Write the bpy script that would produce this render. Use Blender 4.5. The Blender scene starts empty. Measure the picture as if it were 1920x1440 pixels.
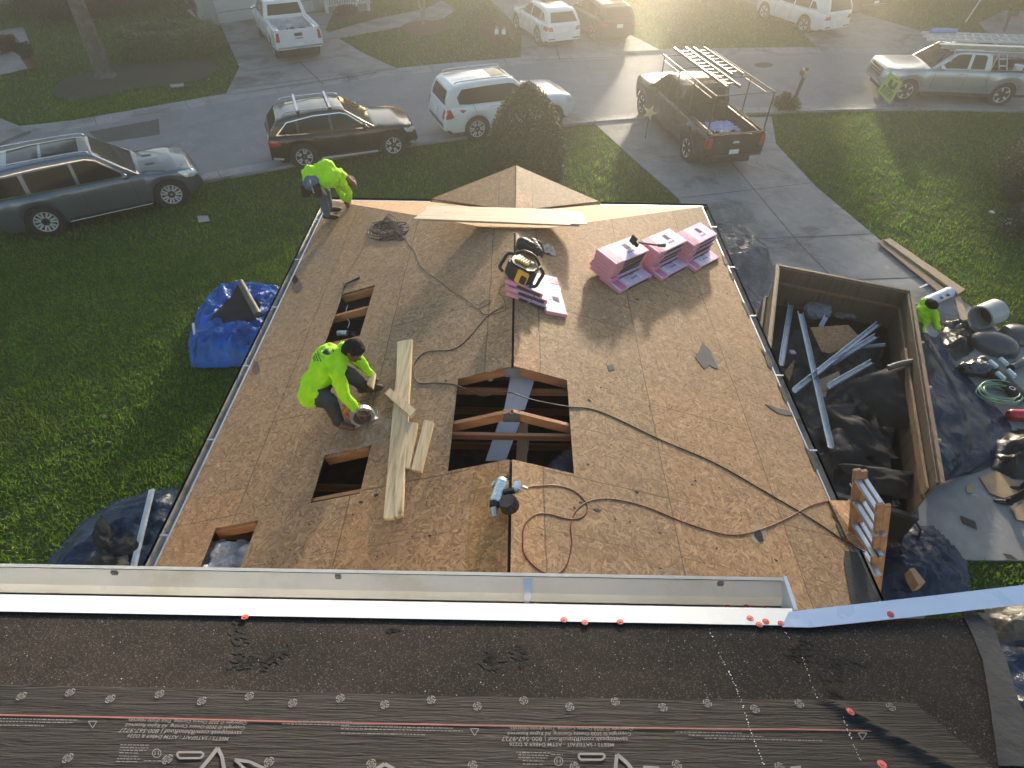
import bpy, bmesh, math, random
import numpy as np
from mathutils import Vector, Matrix, noise
from mathutils.bvhtree import BVHTree
V = Vector
R = math.radians
rng = random.Random(7)
scene = bpy.context.scene
# ------------------------------------------------------------------ camera
FPX = 1150.0
CAMZ = 8.6
def _cam_axes():
    yd = V((20, 1107, FPX)).normalized()
    r = R(-1.0)
    rt = V((math.cos(r), math.sin(r), 0)); rt = (rt - rt.dot(yd)*yd).normalized()
    up = yd.cross(rt)
    if up.y < 0: up = -up
    return Matrix((rt, yd, up))
CR = _cam_axes()
cam_d = bpy.data.cameras.new("camera")
cam_d.sensor_width = 36.0
cam_d.lens = FPX/1920*36.0
cam_d.clip_start = 0.05
cam_d.clip_end = 2000
cam = bpy.data.objects.new("camera", cam_d)
scene.collection.objects.link(cam)
_m = Matrix((CR.col[0], CR.col[1], -CR.col[2])).transposed().to_4x4()
_m.translation = (0, 0, CAMZ)
cam.matrix_world = _m
scene.camera = cam
# ------------------------------------------------------------------ light
SUN_AZ, SUN_EL = 14.2, 10.0
w = bpy.data.worlds.new("World"); scene.world = w; w.use_nodes = True
nt = w.node_tree; nt.nodes.clear()
sky = nt.nodes.new('ShaderNodeTexSky'); sky.sky_type = 'NISHITA'; sky.sun_disc = False
sky.sun_elevation = R(SUN_EL); sky.sun_rotation = R(SUN_AZ)
sky.air_density = 1.0; sky.dust_density = 0.8; sky.ozone_density = 1.0
bg = nt.nodes.new('ShaderNodeBackground'); bg.inputs[1].default_value = 0.12
wo = nt.nodes.new('ShaderNodeOutputWorld')
nt.links.new(sky.outputs[0], bg.inputs[0]); nt.links.new(bg.outputs[0], wo.inputs[0])
sl = bpy.data.lights.new("sun", 'SUN'); sl.energy = 4.3; sl.angle = R(3.0); sl.color = (1.0, 0.86, 0.66)
so = bpy.data.objects.new("sun", sl); scene.collection.objects.link(so)
SUND = V((math.sin(R(SUN_AZ))*math.cos(R(SUN_EL)), math.cos(R(SUN_AZ))*math.cos(R(SUN_EL)), math.sin(R(SUN_EL))))
so.rotation_euler = (-SUND).to_track_quat('-Z', 'Y').to_euler()
scene.view_settings.view_transform = 'Standard'
scene.view_settings.look = 'None'
scene.view_settings.exposure = 1.56
scene.view_settings.gamma = 1.0
scene.render.engine = 'CYCLES'
# ------------------------------------------------------------------ placing
ORG = V((0, 0, CAMZ))
def ray(px, py): return CR @ V((px-960, 720-py, FPX))
def G(px, py, z=0.0):
    v = ray(px, py); return ORG + v*((z-CAMZ)/v.z)
SL = 1/3.0; RZ = 4.5; RYE = 7.08; HS = 0.378
def roofz(x, y): return min(RZ - SL*abs(x), RZ - HS*(y-RYE))
def RP(px, py, dz=0.0):
    v = ray(px, py); z0 = RZ + dz
    t = max((z0-CAMZ)/(v.z+SL*v.x), (z0-CAMZ)/(v.z-SL*v.x), (z0+HS*RYE-CAMZ)/(v.z+HS*v.y))
    return ORG + v*t
UY, UZ, US = 1.045, 6.47, 1/3.0
def upz(y): return UZ + US*(UY-y)
def UP(px, py, dz=0.0):
    v = ray(px, py); return ORG + v*((UZ+US*UY+dz-CAMZ)/(v.z+US*v.y))
# ------------------------------------------------------------------ object helpers
COL = scene.collection
def empty(name, label=None, cat=None, loc=(0,0,0), group=None, rz=0.0):
    o = bpy.data.objects.new(name, None); COL.objects.link(o); o.location = loc; o.rotation_euler = (0,0,rz)
    o.empty_display_size = 0.2
    return tag(o, label, cat, group)
def tag(o, label=None, cat=None, group=None, kind=None):
    if label: o['label'] = label
    if cat: o['category'] = cat
    if group: o['group'] = group
    if kind: o['kind'] = kind
    return o
def link(name, me, m=None, parent=None, smooth=None, mod=None):
    if m is not None:
        for mm in (m if isinstance(m, (list, tuple)) else [m]): me.materials.append(mm)
    if smooth is not None:
        me.shade_smooth()
        if smooth < 179: me.set_sharp_from_angle(angle=R(smooth))
    o = bpy.data.objects.new(name, me); COL.objects.link(o)
    if parent is not None: o.parent = parent
    return o
def frame(a, b, up=V((0,0,1))):
    d = (b-a); L = d.length
    d = d.normalized() if L > 1e-9 else V((0,0,1))
    s = d.cross(up)
    if s.length < 1e-4: s = d.cross(V((1,0,0)))
    s.normalize(); u = s.cross(d)
    return d, s, u, L
class MB:
    def __init__(s): s.b = bmesh.new()
    def poly(s, pts, mi=0):
        vs = [s.b.verts.new(p) for p in pts]
        try:
            f = s.b.faces.new(vs); f.material_index = mi; return f
        except ValueError: return None
    def hexa(s, p, mi=0):   # 8 pts: bottom 4 ccw, top 4 ccw
        v = [s.b.verts.new(q) for q in p]
        for q in ((3,2,1,0),(4,5,6,7),(0,1,5,4),(1,2,6,5),(2,3,7,6),(3,0,4,7)):
            s.b.faces.new([v[i] for i in q]).material_index = mi
        return s
    def box(s, c, size, rz=0.0, mat=None, mi=0):
        hx, hy, hz = size[0]/2, size[1]/2, size[2]/2
        M = Matrix.Translation(c) @ (mat.to_4x4() if mat is not None else Matrix.Rotation(rz, 4, 'Z'))
        return s.hexa([M @ V(q) for q in ((-hx,-hy,-hz),(hx,-hy,-hz),(hx,hy,-hz),(-hx,hy,-hz),(-hx,-hy,hz),(hx,-hy,hz),(hx,hy,hz),(-hx,hy,hz))], mi)
    def bar(s, a, b, w, h, up=V((0,0,1)), mi=0):  # beam a->b, w sideways, h along up
        a, b = V(a), V(b); d, sd, u, L = frame(a, b, up)
        q = []
        for dz in (-h/2, h/2):
            q += [a - sd*w/2 + u*dz, a + sd*w/2 + u*dz, b + sd*w/2 + u*dz, b - sd*w/2 + u*dz]
        return s.hexa(q, mi)
    def cyl(s, a, b, r0, r1=None, n=16, cap=True, mi=0):
        a, b = V(a), V(b); r1 = r0 if r1 is None else r1
        d, sd, u, L = frame(a, b)
        A = []; B = []
        for i in range(n):
            t = 2*math.pi*i/n; o = sd*math.cos(t)+u*math.sin(t)
            A.append(s.b.verts.new(a+o*r0)); B.append(s.b.verts.new(b+o*r1))
        for i in range(n):
            j = (i+1) % n
            s.b.faces.new((A[i], A[j], B[j], B[i])).material_index = mi
        if cap:
            s.b.faces.new(A[::-1]).material_index = mi; s.b.faces.new(B).material_index = mi
        return s
    def tube(s, pts, r, n=8, mi=0, closed=False):
        pts = [V(p) for p in pts]; rings = []; prev = None
        N = len(pts)
        for i, p in enumerate(pts):
            if closed: t = pts[(i+1) % N]-pts[i-1]
            else: t = pts[min(i+1, N-1)]-pts[max(i-1, 0)]
            t = t.normalized() if t.length > 1e-9 else V((0,0,1))
            if prev is None:
                sd = t.cross(V((0,0,1)))
                if sd.length < 1e-3: sd = t.cross(V((1,0,0)))
            else: sd = prev - t*prev.dot(t)
            sd.normalize(); prev = sd; u = sd.cross(t)
            rr = r[i] if isinstance(r, (list, tuple)) else r
            rings.append([s.b.verts.new(p+(sd*math.cos(2*math.pi*k/n)+u*math.sin(2*math.pi*k/n))*rr) for k in range(n)])
        for i in range(N if closed else N-1):
            a, b = rings[i], rings[(i+1) % N]
            for k in range(n):
                s.b.faces.new((a[k], a[(k+1)%n], b[(k+1)%n], b[k])).material_index = mi
        if not closed:
            s.b.faces.new(rings[0][::-1]).material_index = mi; s.b.faces.new(rings[-1]).material_index = mi
        return s
    def sph(s, c, r, n=2, scale=(1,1,1), rot=None, mi=0):
        M = Matrix.Translation(c) @ (rot.to_4x4() if rot is not None else Matrix()) @ Matrix.Diagonal((scale[0]*r, scale[1]*r, scale[2]*r, 1))
        g = bmesh.ops.create_icosphere(s.b, subdivisions=n, radius=1.0, matrix=M)
        for f in {f for v in g['verts'] for f in v.link_faces}: f.material_index = mi
        return s
    def lathe(s, prof, n=24, M=Matrix(), mi=0):  # prof (r,z)
        rings = []
        for r, z in prof:
            rings.append([s.b.verts.new(M @ V((r*math.cos(2*math.pi*k/n), r*math.sin(2*math.pi*k/n), z))) for k in range(n)])
        for a, b in zip(rings, rings[1:]):
            for k in range(n): s.b.faces.new((a[k], a[(k+1)%n], b[(k+1)%n], b[k])).material_index = mi
        return s
    def prism(s, pts, h, mi=0):  # planar polygon list of Vectors extruded by vector h
        a = [s.b.verts.new(p) for p in pts]; b = [s.b.verts.new(V(p)+h) for p in pts]
        n = len(pts)
        s.b.faces.new(a[::-1]).material_index = mi; s.b.faces.new(b).material_index = mi
        for i in range(n): s.b.faces.new((a[i], a[(i+1)%n], b[(i+1)%n], b[i])).material_index = mi
        return s
    def build(s, name, m=None, parent=None, smooth=None, bevel=0.0):
        if bevel > 0:
            bmesh.ops.bevel(s.b, geom=list(s.b.edges), offset=bevel, segments=2, affect='EDGES', clamp_overlap=True)
        bmesh.ops.recalc_face_normals(s.b, faces=s.b.faces)
        me = bpy.data.meshes.new(name); s.b.to_mesh(me); s.b.free()
        return link(name, me, m, parent, smooth)
def catmull(pts, k=8, closed=False):
    pts = [V(p) for p in pts]; out = []; n = len(pts)
    rg = range(n) if closed else range(n-1)
    for i in rg:
        g = (lambda j: pts[j % n]) if closed else (lambda j: pts[max(0, min(n-1, j))])
        p0, p1, p2, p3 = g(i-1), g(i), g(i+1), g(i+2)
        for q in range(k):
            t = q/k
            out.append(0.5*((2*p1)+(p2-p0)*t+(2*p0-5*p1+4*p2-p3)*t*t+(3*p1-p0-3*p2+p3)*t**3))
    if not closed: out.append(pts[-1])
    return out
def hull(name, groups, m, parent=None, smooth=None):
    """convex pieces (lists of points) in one mesh"""
    bm = bmesh.new()
    for g in groups:
        vs = [bm.verts.new(p) for p in g]
        bmesh.ops.convex_hull(bm, input=vs)
    me = bpy.data.meshes.new(name); bm.to_mesh(me); bm.free()
    return link(name, me, m, parent, smooth)
def interp(P, x):
    if x <= P[0][0]: return P[0][1]
    for (a, b), (c, d) in zip(P, P[1:]):
        if x <= c: return b+(d-b)*((x-a)/(c-a) if c > a else 0)
    return P[-1][1]
def inside(x, y, P):
    c = False; n = len(P)
    for i in range(n):
        x1, y1 = P[i][0], P[i][1]; x2, y2 = P[i-1][0], P[i-1][1]
        if (y1 > y) != (y2 > y) and x < (x2-x1)*(y-y1)/(y2-y1)+x1: c = not c
    return c
def seg_dist(x, y, P):
    best = 1e9; n = len(P)
    for i in range(n):
        ax, ay = P[i-1][0], P[i-1][1]; bx, by = P[i][0], P[i][1]
        dx, dy = bx-ax, by-ay; L = dx*dx+dy*dy
        t = 0 if L == 0 else max(0, min(1, ((x-ax)*dx+(y-ay)*dy)/L))
        d = math.hypot(x-ax-dx*t, y-ay-dy*t)
        if d < best: best = d
    return best
# ------------------------------------------------------------------ materials
class NT:
    def __init__(s, name):
        s.m = bpy.data.materials.new(name); s.m.use_nodes = True; s.t = s.m.node_tree
        s.p = s.t.nodes['Principled BSDF']
        s.tc = s.t.nodes.new('ShaderNodeTexCoord').outputs['Object']
    def n(s, typ, **kw):
        nd = s.t.nodes.new(typ)
        for k, v in kw.items(): setattr(nd, k, v)
        return nd
    def l(s, a, b): s.t.links.new(a, b)
    def noise(s, scale, detail=4, rough=0.55, vec=None, dist=0.0):
        n = s.n('ShaderNodeTexNoise'); n.inputs['Scale'].default_value = scale; n.inputs['Detail'].default_value = detail
        n.inputs['Roughness'].default_value = rough; n.inputs['Distortion'].default_value = dist
        s.l(vec or s.tc, n.inputs['Vector']); return n.outputs[0]
    def mapping(s, scale=(1,1,1), rot=(0,0,0), loc=(0,0,0), vec=None):
        n = s.n('ShaderNodeMapping'); n.inputs['Scale'].default_value = scale; n.inputs['Rotation'].default_value = rot; n.inputs['Location'].default_value = loc
        s.l(vec or s.tc, n.inputs['Vector']); return n.outputs[0]
    def vor(s, scale, vec=None, feat='F1', rand=1.0):
        n = s.n('ShaderNodeTexVoronoi', feature=feat); n.inputs['Scale'].default_value = scale; n.inputs['Randomness'].default_value = rand
        s.l(vec or s.tc, n.inputs['Vector']); return n
    def ramp(s, fac, stops):
        n = s.n('ShaderNodeValToRGB'); e = n.color_ramp.elements
        while len(e) < len(stops): e.new(0.5)
        for q, (p, c) in zip(e, stops): q.position = p; q.color = (*c, 1) if len(c) == 3 else c
        s.l(fac, n.inputs[0]); return n.outputs[0]
    def mix(s, fac, a, b, mode='MIX'):
        n = s.n('ShaderNodeMix', data_type='RGBA', blend_type=mode)
        for sock, v in ((n.inputs[0], fac), (n.inputs[6], a), (n.inputs[7], b)):
            if isinstance(v, (int, float)): sock.default_value = v
            elif isinstance(v, (tuple, list)): sock.default_value = (*v, 1) if len(v) == 3 else v
            else: s.l(v, sock)
        return n.outputs[2]
    def math(s, op, a, b=0.0, c=0.0):
        n = s.n('ShaderNodeMath', operation=op)
        for sock, v in zip(n.inputs, (a, b, c)):
            if isinstance(v, (int, float)): sock.default_value = v
            else: s.l(v, sock)
        return n.outputs[0]
    def sep(s, vec=None):
        n = s.n('ShaderNodeSeparateXYZ'); s.l(vec or s.tc, n.inputs[0]); return n.outputs
    def bump(s, h, strength=0.3, dist=0.01, nrm=None):
        n = s.n('ShaderNodeBump'); n.inputs['Strength'].default_value = strength; n.inputs['Distance'].default_value = dist
        s.l(h, n.inputs['Height'])
        if nrm: s.l(nrm, n.inputs['Normal'])
        s.l(n.outputs[0], s.p.inputs['Normal']); return n.outputs[0]
    def set(s, **kw):
        for k, v in kw.items():
            i = s.p.inputs[k]
            if isinstance(v, (int, float)): i.default_value = v
            elif isinstance(v, (tuple, list)): i.default_value = (*v, 1) if len(v) == 3 else v
            else: s.l(v, i)
        return s
_mc = {}
def pm(name, col, rough=0.6, metal=0.0, var=0.18, vs=6.0, bump=0.0, bs=60.0, bd=0.004, coat=0.0, ior=None, dirt=None):
    """painted / plain material with mottled colour and roughness"""
    if name in _mc: return _mc[name]
    a = NT(name)
    f = a.noise(vs, 5)
    lo = tuple(max(0, c*(1-var)) for c in col); hi = tuple(min(1, c*(1+var)) for c in col)
    c = a.ramp(f, [(0.3, lo), (0.7, hi)])
    if dirt: c = a.mix(a.ramp(a.noise(vs*0.6, 6, 0.7), [(0.52, (0,0,0)), (0.72, (1,1,1))]), c, dirt)
    a.set(**{'Base Color': c, 'Metallic': metal, 'Roughness': a.ramp(a.noise(vs*2.3, 3), [(0.3, (max(.02, rough-.08),)*3), (0.7, (min(1, rough+.1),)*3)]), 'Coat Weight': coat})
    if bump: a.bump(a.noise(bs, 4), bump, bd)
    _mc[name] = a.m; return a.m
def glassmat(name, col, rough=0.05, sp=1.0, coat=.6):
    if name in _mc: return _mc[name]
    a = NT(name); a.set(**{'Base Color': col, 'Roughness': rough, 'Metallic': 0.0, 'Specular IOR Level': sp, 'Coat Weight': coat, 'Coat Roughness': 0.03})
    _mc[name] = a.m; return a.m
def osb_mat(name, seams=True, tint=(1,1,1), lines=True):
    a = NT(name)
    base = None; hs = None
    cols = [(0.0,(0.10,0.055,0.029)), (0.2,(0.255,0.156,0.084)), (0.55,(0.36,0.228,0.128)), (0.85,(0.46,0.305,0.18)), (1.0,(0.62,0.455,0.30))]
    warp = a.mix(0.05, a.tc, a.n('ShaderNodeTexNoise').outputs[1])
    val = None
    for k, ang in enumerate((8, 52, 97, 141)):
        v = a.mapping(scale=(15, 62, 15), loc=(k*3.1, k*1.7, 0), vec=a.mapping(rot=(0, 0, R(ang)), vec=warp))
        vo = a.vor(1.0, vec=v)
        sp = a.n('ShaderNodeSeparateColor'); a.l(vo.outputs['Color'], sp.inputs[0])
        if val is None: val, sel = sp.outputs[0], sp.outputs[1]
        else:
            m = a.math('GREATER_THAN', sp.outputs[1], sel)
            d = a.math('SUBTRACT', sp.outputs[0], val)
            val = a.math('MULTIPLY_ADD', m, d, val)
            sel = a.math('MAXIMUM', sp.outputs[1], sel)
    fine = a.noise(160, 3, 0.6)
    vv = a.math('ADD', a.math('MULTIPLY', val, 0.75), a.math('MULTIPLY', fine, 0.3))
    col = a.ramp(vv, cols)
    # weathering: grey-brown mottling and dark brown blotches
    big = a.noise(0.55, 5, 0.6)
    col = a.mix(a.ramp(big, [(0.35, (0,0,0)), (0.65, (0.5,0.5,0.5))]), col, a.mix(1.0, col, (0.82, 0.80, 0.76), 'MULTIPLY'))
    col = a.mix(a.ramp(a.noise(1.7, 6, 0.65, dist=0.4), [(0.56, (0,0,0)), (0.75, (0.45,0.45,0.45))]), col, (0.16, 0.125, 0.095))
    spots = a.ramp(a.noise(30, 4, 0.65), [(0.64, (0,0,0)), (0.70, (0.8,0.8,0.8))])
    col = a.mix(spots, col, (0.05, 0.035, 0.03))
    if seams:
        X, Y, Z = a.sep()
        jx = a.math('MULTIPLY', a.math('SUBTRACT', a.noise(3.0, 2), 0.5), 0.03)
        ax = a.math('ADD', a.math('ABSOLUTE', X), jx)
        # seam parallel to ridge every 1.16 m from 0.28
        fx = a.math('PINGPONG', a.math('ADD', ax, 0.88), 0.58)
        sx = a.math('LESS_THAN', fx, 0.006)
        fy = a.math('PINGPONG', a.math('ADD', a.math('ADD', Y, jx), 0.0), 1.2)
        row = a.math('FLOOR', a.math('DIVIDE', a.math('ADD', ax, 0.88), 1.16))
        y2 = a.math('ADD', Y, a.math('MULTIPLY', a.math('MODULO', row, 2.0), 1.2))
        fy = a.math('PINGPONG', a.math('ADD', y2, a.math('ADD', jx, 0.3)), 1.2)
        sy = a.math('LESS_THAN', fy, 0.006)
        fl = a.math('PINGPONG', a.math('ADD', a.math('ADD', Y, a.math('MULTIPLY', jx, 1.3)), 0.3), 0.3)
        brk = a.math('GREATER_THAN', a.noise(1.6, 3), 0.47)
        sn = a.math('MULTIPLY', a.math('MULTIPLY', a.math('LESS_THAN', fl, 0.005), brk), 0.6)
        ln = a.math('MAXIMUM', a.math('MAXIMUM', sx, sy), sn)
        # per-sheet tint
        cid = a.n('ShaderNodeCombineXYZ'); a.l(a.math('FLOOR', a.math('DIVIDE', y2, 2.4)), cid.inputs[0]); a.l(row, cid.inputs[1]); a.l(a.math('SIGN', X), cid.inputs[2])
        wn = a.n('ShaderNodeTexWhiteNoise', noise_dimensions='3D'); a.l(cid.outputs[0], wn.inputs[0])
        tn = a.ramp(wn.outputs[0], [(0, (0.84, 0.86, 0.86)), (0.5, (1.0, 0.96, 0.92)), (1, (1.08, 0.98, 0.86))])
        col = a.mix(1.0, col, tn, 'MULTIPLY')
        col = a.mix(a.math('MULTIPLY', ln, 0.62), col, (0.045, 0.03, 0.022))
        # nail heads along the lines
    if tint != (1,1,1): col = a.mix(1.0, col, tint, 'MULTIPLY')
    a.set(**{'Base Color': col, 'Roughness': 0.72, 'Specular IOR Level': 0.35})
    a.bump(a.math('ADD', val, a.math('MULTIPLY', fine, 0.6)), 0.35, 0.003)
    return a.m
def wood_mat(name, c0, c1, axis=0, scale=1.0, knots=True):
    if name in _mc: return _mc[name]
    a = NT(name); sc = [30*scale]*3; sc[axis] = 1.6*scale
    g = a.noise(1.0, 5, 0.6, vec=a.mapping(scale=sc), dist=0.6)
    col = a.ramp(g, [(0.3, c0), (0.52, c1), (0.75, tuple(x*1.12 for x in c1))])
    if knots:
        vo = a.vor(2.6*scale); k = a.ramp(vo.outputs[0], [(0.03, (1,1,1)), (0.085, (0,0,0))])
        col = a.mix(k, col, (0.13, 0.065, 0.03))
    col = a.mix(a.ramp(a.noise(3, 5, 0.7), [(0.6, (0,0,0)), (0.8, (0.5,)*3)]), col, (0.25, 0.2, 0.15))
    a.set(**{'Base Color': col, 'Roughness': 0.65}); a.bump(g, 0.25, 0.002)
    _mc[name] = a.m; return a.m
def plastic_sheet(name, col, rough=0.25, fold=5.0, strength=0.7, stretch=None):
    if name in _mc: return _mc[name]
    a = NT(name)
    src = a.tc
    if stretch: src = a.mapping(scale=stretch, vec=a.mapping(rot=(0, 0, .7)))
    wv = a.n('ShaderNodeTexNoise'); wv.inputs['Scale'].default_value = fold*.7; a.l(src, wv.inputs['Vector'])
    wp = a.mix(.22, src, wv.outputs[1])
    v1 = a.vor(fold*1.1, vec=wp); v2 = a.vor(fold*3.1, vec=wp)
    n1 = a.noise(fold, 6, 0.62, dist=1.2)
    r = a.math('ABSOLUTE', a.math('SUBTRACT', n1, 0.5))
    n2 = a.noise(fold*4, 4, 0.6, dist=0.8)
    h = a.math('ADD', a.math('ADD', a.math('MULTIPLY', r, 1.0), a.math('MULTIPLY', n2, 0.12)), a.math('ADD', a.math('MULTIPLY', v1.outputs[0], .9), a.math('MULTIPLY', v2.outputs[0], .3)))
    c = a.ramp(a.noise(fold*0.8, 4), [(0.3, tuple(x*0.7 for x in col)), (0.7, tuple(min(1, x*1.3) for x in col))])
    a.set(**{'Base Color': c, 'Roughness': rough, 'Specular IOR Level': 0.7, 'Coat Weight': 0.25, 'Coat Roughness': 0.15})
    a.bump(h, strength, 0.05)
    _mc[name] = a.m; return a.m
M = {}
M['osb'] = osb_mat('osb_sheathing')
M['osb_plain'] = osb_mat('osb_loose', seams=False, tint=(1.1, 0.98, 0.85))
M['osb_new'] = osb_mat('osb_new_panel', seams=False, tint=(1.0, 0.86, 0.6))
M['lumber'] = wood_mat('pine_lumber', (0.42, 0.29, 0.15), (0.66, 0.52, 0.33), axis=1)
M['lumber2'] = wood_mat('pale_plywood', (0.36, 0.29, 0.19), (0.50, 0.43, 0.31), axis=0)
M['truss'] = wood_mat('old_truss', (0.24, 0.11, 0.05), (0.42, 0.20, 0.09), axis=0)
M['oldwood'] = wood_mat('weathered_wood', (0.10, 0.065, 0.04), (0.26, 0.17, 0.10), axis=1, scale=0.8)
M['white'] = pm('white_enamel', (0.72, 0.73, 0.73), 0.35, var=0.04, dirt=(0.62, 0.61, 0.56))
M['galv'] = pm('aluminium', (0.55, 0.57, 0.6), 0.35, metal=0.85, var=0.12)
M['gutter'] = pm('gutter_grey', (0.50, 0.51, 0.53), 0.4, metal=0.0, var=0.15, dirt=(0.22, 0.2, 0.17))
M['black'] = pm('black_plastic', (0.018, 0.018, 0.02), 0.4, var=0.3)
M['rubber'] = pm('rubber', (0.022, 0.022, 0.023), 0.75, var=0.25)
M['chrome'] = pm('chrome', (0.8, 0.8, 0.82), 0.12, metal=1.0, var=0.03)
M['felt'] = pm('roofing_felt', (0.035, 0.035, 0.038), 0.75, var=0.35, vs=4, bump=0.5, bs=25, bd=0.01)
M['stucco'] = pm('stucco', (0.55, 0.50, 0.42), 0.85, var=0.06, bump=0.4, bs=90)
M['dark'] = pm('dark_void', (0.012, 0.011, 0.01), 0.9)
M['red'] = pm('red_plastic', (0.55, 0.04, 0.04), 0.4, var=0.1)
M['capred'] = pm('red_cap', (0.62, 0.10, 0.09), 0.5, var=0.1)
M['skin'] = pm('skin', (0.16, 0.075, 0.045), 0.55, var=0.1, vs=20)
M['hair'] = pm('dark_hair', (0.008, 0.006, 0.005), 0.95, var=0.4, vs=60, bump=1.0, bs=90, bd=.02)
M['paper'] = pm('white_paper', (0.75, 0.75, 0.78), 0.6, var=0.05)
M['card'] = pm('cardboard', (0.42, 0.29, 0.17), 0.8, var=0.1)
# ------------------------------------------------------------------ ground
def grass_mat():
    a = NT('lawn_soil')
    c = a.ramp(a.noise(0.35, 6, 0.65), [(0.3, (0.042, 0.090, 0.018)), (0.5, (0.066, 0.13, 0.026)), (0.72, (0.12, 0.155, 0.038))])
    f = a.noise(38, 4, 0.7)
    c = a.mix(a.ramp(f, [(0.38, (0.8,)*3), (0.6, (0,0,0))]), c, (0.015, 0.028, 0.007))
    a.set(**{'Base Color': c, 'Roughness': 0.85, 'Specular IOR Level': 0.2})
    a.bump(a.math('ADD', f, a.noise(9, 4)), 1.0, 0.06); return a.m
def blade_mat():
    a = NT('grass_blades')
    c = a.ramp(a.noise(0.45, 6, 0.7), [(0.3, (0.066, 0.150, 0.024)), (0.5, (0.108, 0.20, 0.036)), (0.75, (0.20, 0.23, 0.065))])
    g = a.n('ShaderNodeNewGeometry').outputs['Random Per Island']
    c = a.mix(1.0, c, a.ramp(g, [(0, (0.6, 0.66, 0.6)), (0.6, (1.0, 1.0, 0.9)), (0.9, (1.45, 1.3, 1.05)), (1, (2.0, 1.6, 1.1))]), 'MULTIPLY')
    a.set(**{'Base Color': c, 'Roughness': 0.55, 'Specular IOR Level': 0.3})
    tr = a.n('ShaderNodeBsdfTranslucent'); a.l(a.mix(1.0, c, (1.9, 1.9, .9), 'MULTIPLY'), tr.inputs[0])
    mx = a.n('ShaderNodeMixShader'); mx.inputs[0].default_value = .45; out = a.t.nodes['Material Output']
    a.l(a.p.outputs[0], mx.inputs[1]); a.l(tr.outputs[0], mx.inputs[2]); a.l(mx.outputs[0], out.inputs[0])
    return a.m
def conc_mat(name, lo, hi, stain=(0.10, 0.10, 0.10)):
    a = NT(name)
    c = a.ramp(a.noise(1.3, 7, 0.68, dist=0.3), [(0.3, lo), (0.7, hi)])
    c = a.mix(a.ramp(a.noise(0.5, 6, 0.7, dist=0.8), [(0.5, (0,0,0)), (0.64, (0.85,)*3)]), c, stain)
    c = a.mix(a.ramp(a.noise(2.6, 5, 0.75, dist=1.5), [(0.60, (0,0,0)), (0.68, (0.6,)*3)]), c, tuple(min(1, x*1.5) for x in hi))
    c = a.mix(a.ramp(a.noise(60, 3), [(0.3, (0.25,)*3), (0.6, (0,0,0))]), c, stain)
    a.set(**{'Base Color': c, 'Roughness': 0.8}); a.bump(a.noise(90, 4), 0.35, 0.004); return a.m
M['concrete'] = conc_mat('concrete', (0.20, 0.20, 0.202), (0.355, 0.352, 0.345), (0.085, 0.085, 0.085))
M['kerb'] = conc_mat('kerb_concrete', (0.27, 0.27, 0.275), (0.40, 0.40, 0.395))
M['asphalt'] = conc_mat('asphalt', (0.20, 0.204, 0.225), (0.275, 0.28, 0.30), (0.175, 0.175, 0.185))
M['patch'] = conc_mat('asphalt_patch', (0.075, 0.073, 0.073), (0.10, 0.097, 0.095), (0.06,)*3)
M['mulch'] = pm('mulch', (0.050, 0.050, 0.034), 0.9, var=0.6, vs=14, bump=1.0, bs=40, bd=0.03)
M['mulchred'] = pm('red_mulch', (0.13, 0.06, 0.04), 0.9, var=0.5, vs=14, bump=1.0, bs=40, bd=0.03)
M['joint'] = pm('joint_dark', (0.045, 0.045, 0.043), 0.9)

mb = MB(); NGX = 60
mb.poly([(-90, -30, 0), (90, -30, 0), (90, 70, 0), (-90, 70, 0)])
tag(mb.build('lawn', grass_mat()), kind='structure')

near = [(-60, -10), (-40, 0.5), (-24, 9.6), (-15.0, 14.7), (-9.5, 17.8), (-7.2, 18.98), (-3.43, 20.8), (2.77, 23.0), (9.26, 24.2), (15.18, 24.85), (19.71, 24.84), (32, 24.3), (60, 22)]
far = [(-64, 2), (-42, 10.5), (-26, 17.6), (-16.6, 21.1), (-14.93, 21.92), (-10.98, 24.49), (-5.52, 27.58), (0.69, 29.72), (6.3, 31.0), (12.49, 31.8), (18.41, 32.07), (34, 32), (62, 30)]
nearc = catmull([(x, y, 0) for x, y in near], 10); farc = catmull([(x, y, 0) for x, y in far], 10)
mb = MB()
a_ = [mb.b.verts.new((p.x, p.y, 0.012)) for p in nearc]; b_ = [mb.b.verts.new((p.x, p.y, 0.012)) for p in farc]
for i in range(len(a_)-1): mb.b.faces.new((a_[i], a_[i+1], b_[i+1], b_[i]))
tag(mb.build('road', M['asphalt']), kind='structure')
def kerb(line, sgn):
    mb = MB(); prof = [(-0.30, 0.016), (0.0, 0.020), (0.10, 0.03), (0.24, 0.085), (0.38, 0.09), (0.40, 0.0)]
    rows = []
    for i, p in enumerate(line):
        t = (line[min(i+1, len(line)-1)]-line[max(i-1, 0)]).normalized(); nn = V((-t.y, t.x, 0))*sgn
        rows.append([mb.b.verts.new(p + nn*d + V((0,0,h))) for d, h in prof])
    for r0, r1 in zip(rows, rows[1:]):
        for k in range(len(prof)-1): mb.b.faces.new((r0[k], r1[k], r1[k+1], r0[k+1]))
    # contraction joints
    o = mb.build('kerb', M['kerb'], None, 30); tag(o, kind='structure')
    mb = MB(); acc = 0
    for p, q in zip(line, line[1:]):
        acc += (q-p).length
        if acc > 3.0:
            acc = 0; t = (q-p).normalized(); nn = V((-t.y, t.x, 0))*sgn
            for (d0, h0), (d1, h1) in zip(prof, prof[1:-1]):
                A = q+nn*d0+V((0,0,h0+.004)); B = q+nn*d1+V((0,0,h1+.004))
                mb.poly([A-t*.009, A+t*.009, B+t*.009, B-t*.009])
    tag(mb.build('kerb_joint', M['joint']), kind='structure')
kerb(nearc, -1); kerb(farc, 1)

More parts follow.
